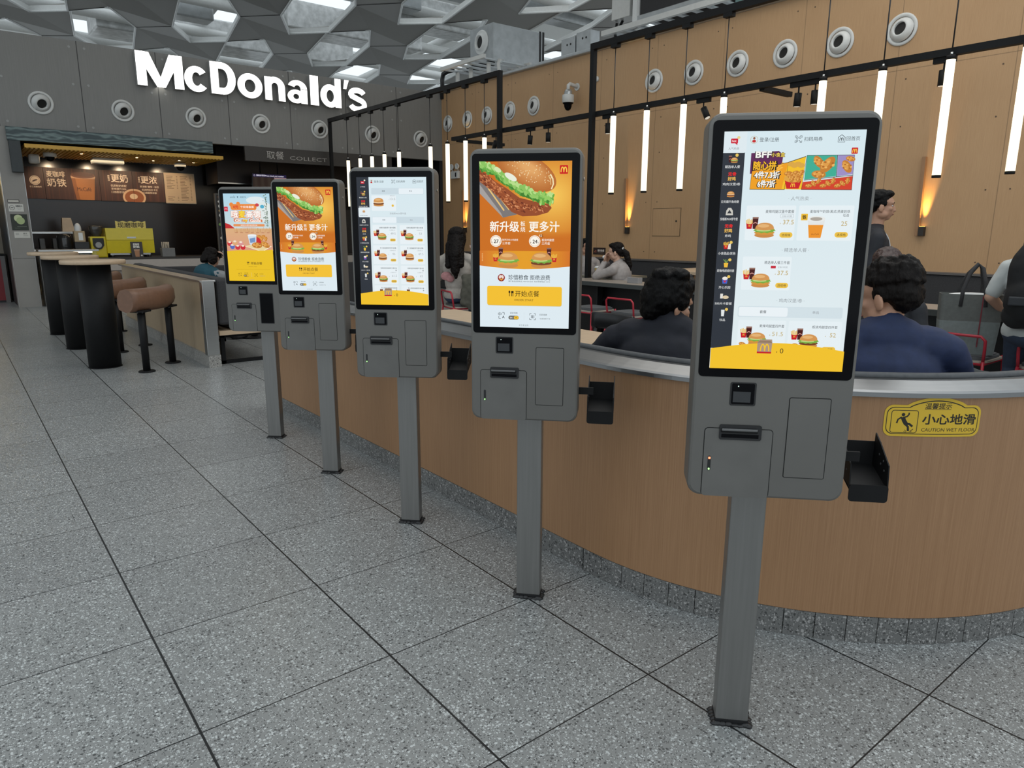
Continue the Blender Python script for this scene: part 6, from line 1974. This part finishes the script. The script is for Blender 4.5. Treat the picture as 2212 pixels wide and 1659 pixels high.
def build_people():
    navy = mat('navy_polo_cloth', (.010, .020, .065), .75, noise=.18, scale=30, bump=.12)
    black = mat('dark_jacket_cloth', (.0065, .0075, .014), .8, noise=.2, scale=30, bump=.15)
    dkp = mat('dark_trousers', (.015, .016, .02), .8, noise=.15, scale=40)
    jeans = mat('blue_jeans', (.03, .045, .08), .8, noise=.15, scale=40)
    rnd = random.Random(6)
    curls = list(SHORT[:3]) + [('e', (0, -.055, .0), (.076, .060, .066))]
    for k in range(130):
        a = rnd.uniform(0, 2 * PI); z = rnd.uniform(.0, 1)
        curls.append(('e', (.074 * math.cos(a) * math.sqrt(1 - z * z * .75), -.022 + .088 * math.sin(a) * math.sqrt(1 - z * z * .75), .035 + .085 * z), (.015, .015, .013)))
    curls += [('e', (-.064, -.02, .0), (.018, .045, .035)), ('e', (.064, -.02, .0), (.018, .045, .035))]
    def placket(root, T, sho, wr):
        mb = MB(); mb.tube([sho + Vector((.066 * math.cos(R(a)), -.006 + .064 * math.sin(R(a)), .05 + .012 * math.sin(R(a)))) for a in range(-200, 21, 20)], .010, navy, n=8); mb.build('collar', root)
    person('man in a navy polo seen from behind, seated right of the nearest kiosk', (2.60, 1.12), 48, .47, lean=.02, slump=.085, shrug=.045, head=(-44, -8), skin=M_SKIN, shirt=navy, sleeve=.6, pants=dkp, hair=curls, hairm=M_HAIR_BR, girth=1.13, voxel=.010, extra=placket,
           arms=[((-.36, .14, .74), (-.2, .34, .76)), ((.36, .14, .74), (.2, .34, .76))])
    person('man in a dark jacket with bushy black hair, seated left of the nearest kiosk', (2.27, 1.86), 62, .47, lean=.06, slump=.155, shrug=.055, head=(44, -12), skin=M_SKIN, shirt=black, pants=dkp, hair=BUSHY, girth=1.15, voxel=.010,
           arms=[((-.37, .12, .78), (-.22, .36, .78)), ((.30, .2, .72), (.16, .38, .78))])
    # girl with long hair and phone
    longh = BUSHY[:3] + [('e', (-.055, -.025, -.01), (.062, .09, .12)), ('e', (.055, -.025, -.01), (.062, .09, .12)), ('e', (0, -.03, .055), (.108, .115, .085)), ('e', (-.05, -.06, -.06), (.065, .05, .13)), ('e', (.05, -.06, -.06), (.065, .05, .13)), ('e', (-.07, -.012, -.02), (.026, .06, .08)), ('e', (.07, -.012, -.02), (.026, .06, .08)), ('c', (0, -.075, -.02), .082, (.01, -.13, -.22), .088), ('c', (.01, -.13, -.22), .085, (.02, -.13, -.42), .055), ('c', (-.07, -.09, -.1), .055, (-.075, -.13, -.36), .035), ('c', (.06, -.10, -.1), .055, (.085, -.12, -.34), .045), ('c', (.02, -.13, -.40), .045, (.03, -.12, -.50), .02)]
    pale = mat('pale_sweater', (.40, .36, .32), .85, noise=.12, scale=25, bump=.2)
    def girl_extra(root, T, sho, wr):
        mb = MB(); mb.ell((-.12, -.125, .83), (.07, .02, .055), mat('pink_flower_print', (.46, .22, .22), .85, noise=.2, scale=30)); mb.ell((-.07, -.13, .80), (.05, .02, .045), MATS['pink_flower_print']); mb.build('printed_flower', root)
    g = person('girl with very long dark hair in a pale sweater, seated between two kiosks', (5.02, 7.45), 44, .50, lean=.0, slump=.0, head=(4, -10), skin=M_SKIN_PALE, shirt=pale, pants=jeans, hair=longh, hairm=M_HAIR_BR, extra=girl_extra,
               arms=[((-.26, .12, .80), (-.12, .34, .84)), ((.25, .16, .93), (.17, .30, 1.13), (0, .1, 1), (0, -1, 0))])
    h = R(44)
    def gw(x, y): return (5.02 + x * math.cos(h) + y * math.sin(h), 7.45 - x * math.sin(h) + y * math.cos(h))
    px, py = gw(.165, .345)
    o = MB().bbox((-.038, -.005, -.078), (.038, .005, .078), M_BLACK, .006).build('phone', None, (px, py, 1.235)); o.rotation_euler = (R(-25), R(14), -R(44)); tag(o, 'black phone held up by the long haired girl', 'phone')
    pic = Pic(); pic.rect(0, 0, 68, 146, (150, 150, 160)); pic.rect(6, 20, 62, 80, (90, 96, 120)); pic.build('phone_screen', lambda x, y, l: (-.034 + x / 1000, -.0053 - l * 2e-5, .073 - y / 1000), M_SCREEN, o)
    jx, jy = gw(.26, -.20)
    J = [('c', (-.14, 0, .86), .045, (.13, 0, .86), .05), ('e', (0, -.03, .68), (.16, .055, .24), Matrix.Identity(4)), ('c', (.1, -.02, .8), .05, (.17, -.02, .42), .055), ('c', (-.12, -.03, .8), .05, (-.14, -.03, .56), .05), ('c', (.05, -.05, .6), .06, (.1, -.04, .38), .05)]
    o = blob('jacket', J, .012, mat('olive_jacket_cloth', (.085, .080, .062), .9, noise=.2, scale=25, bump=.25), None, disp=(.014, 9, 2)); o.location = (jx, jy, -.04); o.rotation_euler = (0, 0, -R(50)); tag(o, 'olive grey jacket hanging from the chair of the long haired girl', 'jacket')
    # woman with a ponytail
    pony = SHORT + [('c', (0, -.10, .0), .030, (0, -.14, -.05), .040), ('c', (0, -.14, -.05), .042, (.0, -.17, -.20), .036), ('c', (0, -.17, -.20), .034, (-.0, -.16, -.33), .014), ('e', (0, .02, .08), (.07, .07, .03))]
    grey = mat('grey_shirt_cloth', (.32, .29, .275), .85, noise=.12, scale=25, bump=.15)
    def clip_(root, T, sho, wr):
        mb = MB()
        for dx in (-.018, .0, .018): mb.ell((0, 0, 0), (.014, .008, .012), M_WHITE, T @ Matrix.Translation((dx - .02, -.105, .02 + .01 * (dx == 0))), n=10)
        mb.build('hair_clip', root)
    person('woman with a ponytail and grey shirt lifting food to her mouth at a table', (7.02, 6.42), -22, .44, lean=.12, slump=.10, head=(-6, -6), skin=M_SKIN_PALE, shirt=grey, pants=dkp, hair=pony, hairm=M_HAIR_BR, extra=clip_,
           arms=[((-.20, .36, .80), (-.05, .30, .97), (.2, -.1, 1), (0, 1, .2)), ((.20, .38, .80), (.06, .31, .97), (-.2, -.1, 1), (0, 1, .2))])
    hq = R(-22)
    nx, ny = 7.02 + .325 * math.sin(hq), 6.42 + .325 * math.cos(hq)
    mb = MB(); mb.ell((0, 0, 0), (.028, .028, .024), M_WHITE); o = mb.build('food_wrap', None, (nx, ny, 1.045)); tag(o, 'white food wrap at the mouth of the woman with a ponytail', 'food')
    # companion hidden by the post
    person('person in grey sitting opposite the ponytail woman, mostly behind the black post', (7.48, 7.72), 196, .44, lean=.05, slump=.06, skin=M_SKIN, shirt=grey, pants=dkp, hair=SHORT)
    # standing man in a dark vest
    vest = mat('dark_vest_cloth', (.010, .011, .016), .75, noise=.15, scale=30)
    wsh = mat('pale_shirt_cloth', (.42, .43, .45), .8, noise=.08, scale=25)
    def vest_x(root, T, sho, wr):
        pz = .92
        mb = MB(); mb.tube([sho + Vector((.064 * math.cos(R(a)), .004 + .062 * math.sin(R(a)), .055 + .012 * math.sin(R(a)))) for a in range(-200, 21, 20)], .013, wsh, n=8); mb.build('collar', root)
        blob('shirt_front', [('e', (0, .072, pz + .30), (.075, .075, .17), Matrix.Identity(4)), ('e', (0, .055, pz + .42), (.06, .06, .06), Matrix.Identity(4))], .010, wsh, root)
        for i in (0, 1):
            E, Wp = wr[i]
            blob('shirt_cuff', [('c', E + (Wp - E) * .85, .044, Wp, .042)], .008, wsh, root)
        mb = MB(); mb.prism([(-.02, pz + .36), (.02, pz + .36), (.02, pz + .26), (-.02, pz + .26)], .150, .154, M_LETSIDE, 'y'); mb.build('name_tag', root)
    person('man in dark uniform over a pale shirt, standing in profile behind the nearest kiosk', (5.74, 2.68), 150, stand=True, lean=.02, slump=.02, head=(-4, 0), skin=M_SKIN, shirt=vest, pants=dkp, hair=SHORT, extra=vest_x, arms=[((-.25, -.02, 1.08), (-.24, .10, .86)), ((.25, -.02, 1.08), (.24, .10, .86))])
    # person behind the navy man
    person('person with dark red hair whose forehead shows behind the navy polo man', (4.52, 2.0), 246, .45, lean=.02, slump=.06, head=(0, -20), skin=M_SKIN, shirt=dkp, pants=dkp, hair=SHORT, hairm=mat('dark_red_hair', (.030, .010, .008), .45, noise=.4, scale=80, bump=.6))
    # person with a backpack
    white = mat('white_polo_cloth', (.50, .52, .51), .8, noise=.06, scale=20, bump=.08)
    bpk = mat('black_backpack_cloth', (.008, .008, .009), .8, noise=.2, scale=50)
    def pack(root, T, sho, wr):
        o = .17
        blob('backpack', [('e', (0, -.20, .92 + o), (.19, .12, .30), Matrix.Identity(4)), ('e', (0, -.23, .78 + o), (.19, .12, .18), Matrix.Identity(4)), ('c', (-.1, -.18, .66 + o), .09, (.1, -.18, .66 + o), .09)], .012, bpk, root, disp=(.008, 7, 1))
        for sx in (-1, 1):
            mb = MB(); mb.tube([(sx * .11, -.11, 1.10 + o), (sx * .115, -.0, 1.16 + o), (sx * .12, .13, 1.10 + o), (sx * .12, .17, .98 + o), (sx * .15, .10, .80 + o), (sx * .15, -.10, .72 + o)], .022, bpk, n=8); mb.build('shoulder_strap', root)
        mb = MB(); mb.bbox((-.15, -.355, .74 + o), (.15, -.325, .80 + o), mat('backpack_band', (.02, .022, .026), .6, noise=.1), .008); mb.build('pocket_band', root)
    person('person in a white polo with a black backpack at the right edge', (5.90, 1.56), 78, .50, perch=.72, lean=.08, slump=.02, head=(10, -25), skin=M_SKIN_PALE, shirt=white, sleeve=.5, pants=jeans, hair=SHORT, extra=pack, girth=1.12,
           arms=[((-.29, .08, .93), (-.20, .26, .80)), ((.29, .08, .93), (.20, .26, .80))])
    # person in the booth, head in hand
    teal = mat('teal_vest_cloth', (.010, .062, .088), .85, noise=.12, scale=25, bump=.1)
    gsl = mat('grey_sleeve_cloth', (.26, .27, .28), .85, noise=.12, scale=25, bump=.15)
    def teal_x(root, T, sho, wr):
        for i, sx in enumerate((-1, 1)):
            S = sho + Vector((sx * .185, 0, -.03)); E, Wp = wr[i]
            blob('sleeve', [('c', S, .062, E, .055), ('c', E, .056, Wp - (Wp - E) * .1, .044)], .009, gsl, root, disp=(.007, 14, 2))
    bob = SHORT + [('e', (-.072, .0, -.03), (.022, .06, .07)), ('e', (.072, .0, -.03), (.022, .06, .07)), ('e', (0, -.07, -.05), (.08, .045, .07)), ('e', (0, .06, .05), (.065, .04, .05))]
    person('person in a teal vest with grey sleeves resting head on hand in the booth', (2.40, 9.32), 80, .46, lean=.15, slump=.20, head=(4, -30), skin=M_SKIN_PALE, shirt=teal, sleeve=.05, pants=dkp, hair=bob, hairm=M_HAIR_BR, extra=teal_x, s=1,
           arms=[((-.24, .36, .77), (-.06, .50, .79)), ((.22, .42, .78), (.13, .335, .985), (-.25, -.25, 1), (.5, .8, .2))])

# ================================================================ dining furniture
def build_dining():
    # low-backed red tube chair: faces local +Y
    def bar(pts, r=.011): 
        mb = MB(); mb.tube(pts, r, M_RED, n=10); return mb
    hb = .64
    src = [bar([(-.2, -.20, .45), (-.205, -.215, .54), (-.205, -.225, hb - .03), (-.175, -.23, hb), (.175, -.23, hb), (.205, -.225, hb - .03), (.205, -.215, .54), (.2, -.20, .45)]).build('back_bar')]
    src += [bar([(sx * .2, sy * .2 * (1 if sy > 0 else 1), .46), (sx * .235, sy * .25, .0)]).build('leg') for sx in (-1, 1) for sy in (-1, 1)]
    src.append(bar([(-.2, -.2, .43), (.2, -.2, .43), (.2, .2, .43), (-.2, .2, .43), (-.2, -.2, .43)], .010).build('seat_frame'))
    mb = MB(); mb.prism(rrect(-.215, -.205, .215, .215, .08, 6), .440, .456, M_SEATWOOD, 'z'); src.append(mb.build('seat_shell'))
    mb = MB(); mb.prism(rrect(-.20, -.19, .20, .20, .08, 6), .456, .476, M_PADGREY, 'z'); mb.prism(rrect(-.185, -.175, .185, .185, .075, 6), .476, .484, M_PADGREY, 'z'); src.append(mb.build('seat_pad'))
    spots = ((6.10, 6.13, 'red tube chair at the dark table, beside the large burger advert kiosk', 0), (6.10, 5.47, 'red tube chair at the dark table, left of the dark haired man', 0), (5.09, 7.43, 'red tube chair under the long haired girl', -14), (6.09, 2.04, 'red tube chair holding the grey tote bag', 0), (6.09, 1.42, 'red tube chair under the backpack wearer', 0))
    for k, (x, y, lab, dr) in enumerate(spots):
        t = thing('red_chair', lab, 'chair', (x, y, 0), R(-90 + dr), 'red tube chairs at the dark tables')
        for s in src:
            o = s if k == 0 else s.copy()
            if k: COL.objects.link(o)
            o.parent = t
    # dark edged tables in a row
    dark = mat('dark_table_edge', (.055, .06, .058), .5, noise=.06)
    topm = mat('greige_table_top', (.30, .255, .215), .35, noise=.06, scale=3)
    for k, (y0, y1, lab) in enumerate(((4.75, 6.95, 'long dark edged table left of the dark haired man, before the black post'), (1.0, 3.3, 'long dark edged table behind the grey tote bag'))):
        t = thing('dining_table', lab, 'table', (6.65, (y0 + y1) / 2, 0), 0, 'dark edged dining tables')
        h = (y1 - y0) / 2
        MB().bbox((-.27, -h, .705), (.22, h, .757), dark, .003).build('table_edge', t); MB().box((-.262, -h + .008, .757), (.212, h - .008, .760), topm).build('tabletop', t)
        for yy in (-h + .25, h - .25): MB().bbox((-.05, yy - .16, 0), (.05, yy + .16, .705), M_BLACK, .004).build('leg', t)
        MB().box((.12, -h + .1, .05), (.14, h - .1, .70), M_BLACK).build('modesty_panel', t)
    t = thing('dining_table', 'green topped table with a cup and tray before the ponytail woman', 'table', (7.45, 7.05, 0))
    MB().bbox((-.36, -.30, .735), (.36, .36, .765), mat('olive_table_top', (.17, .155, .115), .4, noise=.06), .003).build('tabletop', t); MB().cyl((0, 0, .015), (0, 0, .735), .04, M_BLACKMET, n=16).build('pedestal', t); MB().cyl((0, 0, 0), (0, 0, .015), .24, M_BLACKMET, n=28).build('foot_plate', t)
    t = thing('paper_cup', 'yellow paper cup with a white lid on the ponytail woman\u2019s table', 'cup', (7.34, 7.28, .765))
    mb = MB(); mb.lathe([(0, 0), (.032, 0), (.043, .10), (0, .10)], mat('yellow_cup', (.48, .32, .06), .5, noise=.05), n=22); mb.build('cup_body', t)
    mb = MB(); mb.lathe([(.045, .10), (.046, .112), (.036, .118), (.034, .128), (0, .128)], M_WHITE, n=22); mb.build('cup_lid', t)
    mb = MB(); mb.bbox((7.22, 6.86, .766), (7.50, 7.20, .778), mat('green_tray', (.10, .12, .07), .5, noise=.1), .005); o = mb.build('tray'); tag(o, 'greenish tray on the ponytail woman\u2019s table', 'tray')
    mb = MB(); rnd = random.Random(3)
    for k in range(3): mb.ell((7.20 + .03 * k, 6.82 + .03 * (k % 2), .79 + .015 * (k == 1)), (.045, .04, .028), M_WHITE)
    o = mb.build('crumpled_napkin'); tag(o, 'white crumpled napkin by the elbow of the ponytail woman', 'napkin')
    mb = MB(); mb.ell((7.34, 7.03, .80), (.04, .035, .025), M_WHITE); o = mb.build('wrapper'); tag(o, 'white wrapper on the greenish tray', 'wrapper')
    mb = MB(); mb.ell((7.29, 6.94, .785), (.03, .026, .014), M_BLACK); o = mb.build('sauce_pot'); tag(o, 'small dark pot on the greenish tray', 'pot')
    gl = mat('clear_acrylic', (.30, .29, .29), .1, noise=0)
    t = thing('menu_holder', 'small clear block on the dark edged table left of the dark haired man', 'holder', (6.62, 5.92, .760))
    MB().bbox((-.04, -.09, 0), (.04, .09, .07), gl, .004).build('block', t)
    # booth block and banquette along the oak wall
    t = thing('booth_divider', 'low oak booth divider with grey padding behind the ponytail woman', 'partition', (8.0, 5.75, 0))
    MB().box((-.80, -.30, 0), (.80, .30, .86), M_WOOD).build('oak_block', t); MB().bbox((-.83, -.32, .86), (.83, .32, .90), M_TABLETOP, .004).build('wood_cap', t)
    MB().bbox((-.87, -.28, .40), (-.80, .02, .87), M_DKGREY, .02).build('end_pad', t)
    t = thing('wall_banquette', 'long dark grey banquette along the oak wall', 'bench', (9.85, 6.0, 0))
    MB().bbox((.05, -6.5, .40), (.24, 9.0, .86), M_DKGREY, .03).build('back_pad', t); MB().bbox((-.45, -6.5, .0), (.08, 9.0, .45), M_DKGREY, .03).build('seat', t)
    MB().box((.03, -6.5, .86), (.25, 9.0, .885), mat('banquette_rail', (.10, .09, .085), .5, noise=.06)).build('top_rail', t)
    # wooden tables behind the low partition
    for k, (x0, x1, y0, y1, lab) in enumerate(((2.62, 3.28, 2.62, 3.42, 'pale wood table behind the large burger advert kiosk'), (2.62, 3.28, 4.02, 4.92, 'pale wood table behind the middle kiosk and the partition'), (2.72, 3.42, 1.55, 2.25, 'pale wood table in front of the two men by the nearest kiosk'))):
        t = thing('wooden_table', lab, 'table', ((x0 + x1) / 2, (y0 + y1) / 2, 0), 0, 'pale wood tables inside the partition')
        a, b = (x1 - x0) / 2, (y1 - y0) / 2
        MB().bbox((-a, -b, .71), (a, b, .742), M_TABLETOP, .003).build('tabletop', t); MB().cyl((0, 0, .015), (0, 0, .71), .04, M_BLACKMET, n=16).build('pedestal', t); MB().cyl((0, 0, 0), (0, 0, .015), .24, M_BLACKMET, n=28).build('foot_plate', t)
    # black chairs on the far side of these tables
    pm = M_BLACK
    src = []
    mb = MB()
    n = 11; P = []
    for k in range(n):
        f = k / (n - 1) - .5; P.append((.42 * f, -.20 - .05 * math.cos(f * PI), 0, -1))
    mb.sweep(P, [(0, .66), (.012, .70), (.012, .775), (0, .785), (-.012, .775), (-.012, .68)], pm, smooth=True); src.append(mb.build('backrest'))
    mb = MB(); mb.prism(rrect(-.21, -.2, .21, .2, .06, 5), .43, .46, pm, 'z'); src.append(mb.build('seat'))
    for sx in (-1, 1):
        mb = MB(); mb.tube([(sx * .19, .18, .44), (sx * .2, .2, 0)], .013, pm, n=8); src.append(mb.build('leg'))
        mb = MB(); mb.tube([(sx * .19, -.22, .72), (sx * .19, -.2, .44), (sx * .2, -.24, 0)], .013, pm, n=8); src.append(mb.build('leg'))
    for k, (x, y, lab) in enumerate(((3.62, 3.62, 'black chair whose back shows right beside the burger advert kiosk edge'), (3.66, 3.06, 'black chair whose back shows left of the dark haired man'), (3.66, 4.95, 'black chair with a curved back behind the middle kiosk, before the long haired girl'))):
        t = thing('black_chair', lab, 'chair', (x, y, 0), R(90), 'black chairs inside the partition')
        for s in src:
            o = s if k == 0 else s.copy()
            if k: COL.objects.link(o)
            o.parent = t
    # tote bag on the red chair
    t = thing('tote_bag', 'grey felt tote bag with dark handles standing on a red chair', 'bag', (6.02, 2.02, .486), R(-62))
    g1 = mat('grey_felt', (.125, .13, .122), .9, noise=.1, scale=40); g2 = mat('pale_grey_felt', (.20, .225, .218), .9, noise=.1, scale=40)
    def shell(z0, z1, w0, w1, d0, d1, m):
        mb = MB(); rows = []
        q0 = rrect(-w0, -d0, w0, d0, .03, 4); q1 = rrect(-w1, -d1, w1, d1, .03, 4); nn = len(q0)
        vs = [(x, y, z0) for x, y in q0] + [(x, y, z1) for x, y in q1]
        mb.add(vs, [(i, (i + 1) % nn, nn + (i + 1) % nn, nn + i) for i in range(nn)], m, False)
        vi = [(x * .97, y * .94, z0 + .004) for x, y in q0] + [(x * .97, y * .94, z1) for x, y in q1]
        mb.add(vi, [(i, nn + i, nn + (i + 1) % nn, (i + 1) % nn) for i in range(nn)], m, False)
        mb.add(vs + vi, [(nn + i, nn + (i + 1) % nn, 3 * nn + (i + 1) % nn, 3 * nn + i) for i in range(nn)], m, False)
        mb.add([(x, y, z0) for x, y in q0], [list(range(nn))], m)
        return mb
    shell(0, .25, .185, .20, .075, .085, g2).build('lower_panel', t); shell(.25, .45, .20, .205, .085, .085, g1).build('upper_panel', t)
    mb = MB(); mb.box((.06, -.0875, .06), (.068, -.086, .44), mat('red_piping', (.20, .03, .04), .7, noise=.1)); mb.build('red_piping', t)
    for sy in (-1, 1):
        mb = MB(); pts = [(-.075, sy * .083, .36), (-.07, sy * .08, .48), (-.03, sy * .03 + .01, .60), (.02, sy * .012 + .01, .67), (.05, sy * .02 + .01, .64), (.075, sy * .06, .52), (.085, sy * .083, .36)]
        mb.tube(pts, .014, M_DKGREY, n=8); mb.build('handle', t)
    mb = MB(); mb.ell((.0, 0, .43), (.17, .06, .03), M_WHITE); o = mb.build('tissue_lining', t)
    # coats on the bench at the lower right
    o = blob('coat_bundle', [('c', (2.88, 1.0, .72), .10, (3.02, .94, .80), .08), ('c', (3.0, .98, .84), .05, (3.14, .94, .78), .07), ('c', (3.1, .94, .60), .12, (3.35, .92, .72), .10), ('c', (2.9, 1.0, .58), .11, (3.35, .92, .58), .11)], .012, mat('grey_coat_cloth', (.035, .04, .042), .9, noise=.2, scale=20, bump=.2), None, disp=(.02, 8, 4)); tag(o, 'dark bundle of coats on the bench below the tote bag', 'coat')

build_setting()
build_ceiling()
build_partition()
build_kiosks()
build_sign()
build_vents()
build_frame_and_pendants()
build_wall_items()
build_plant_on_wall()
build_coffee()
build_standing_tables()
build_dining()
build_people()
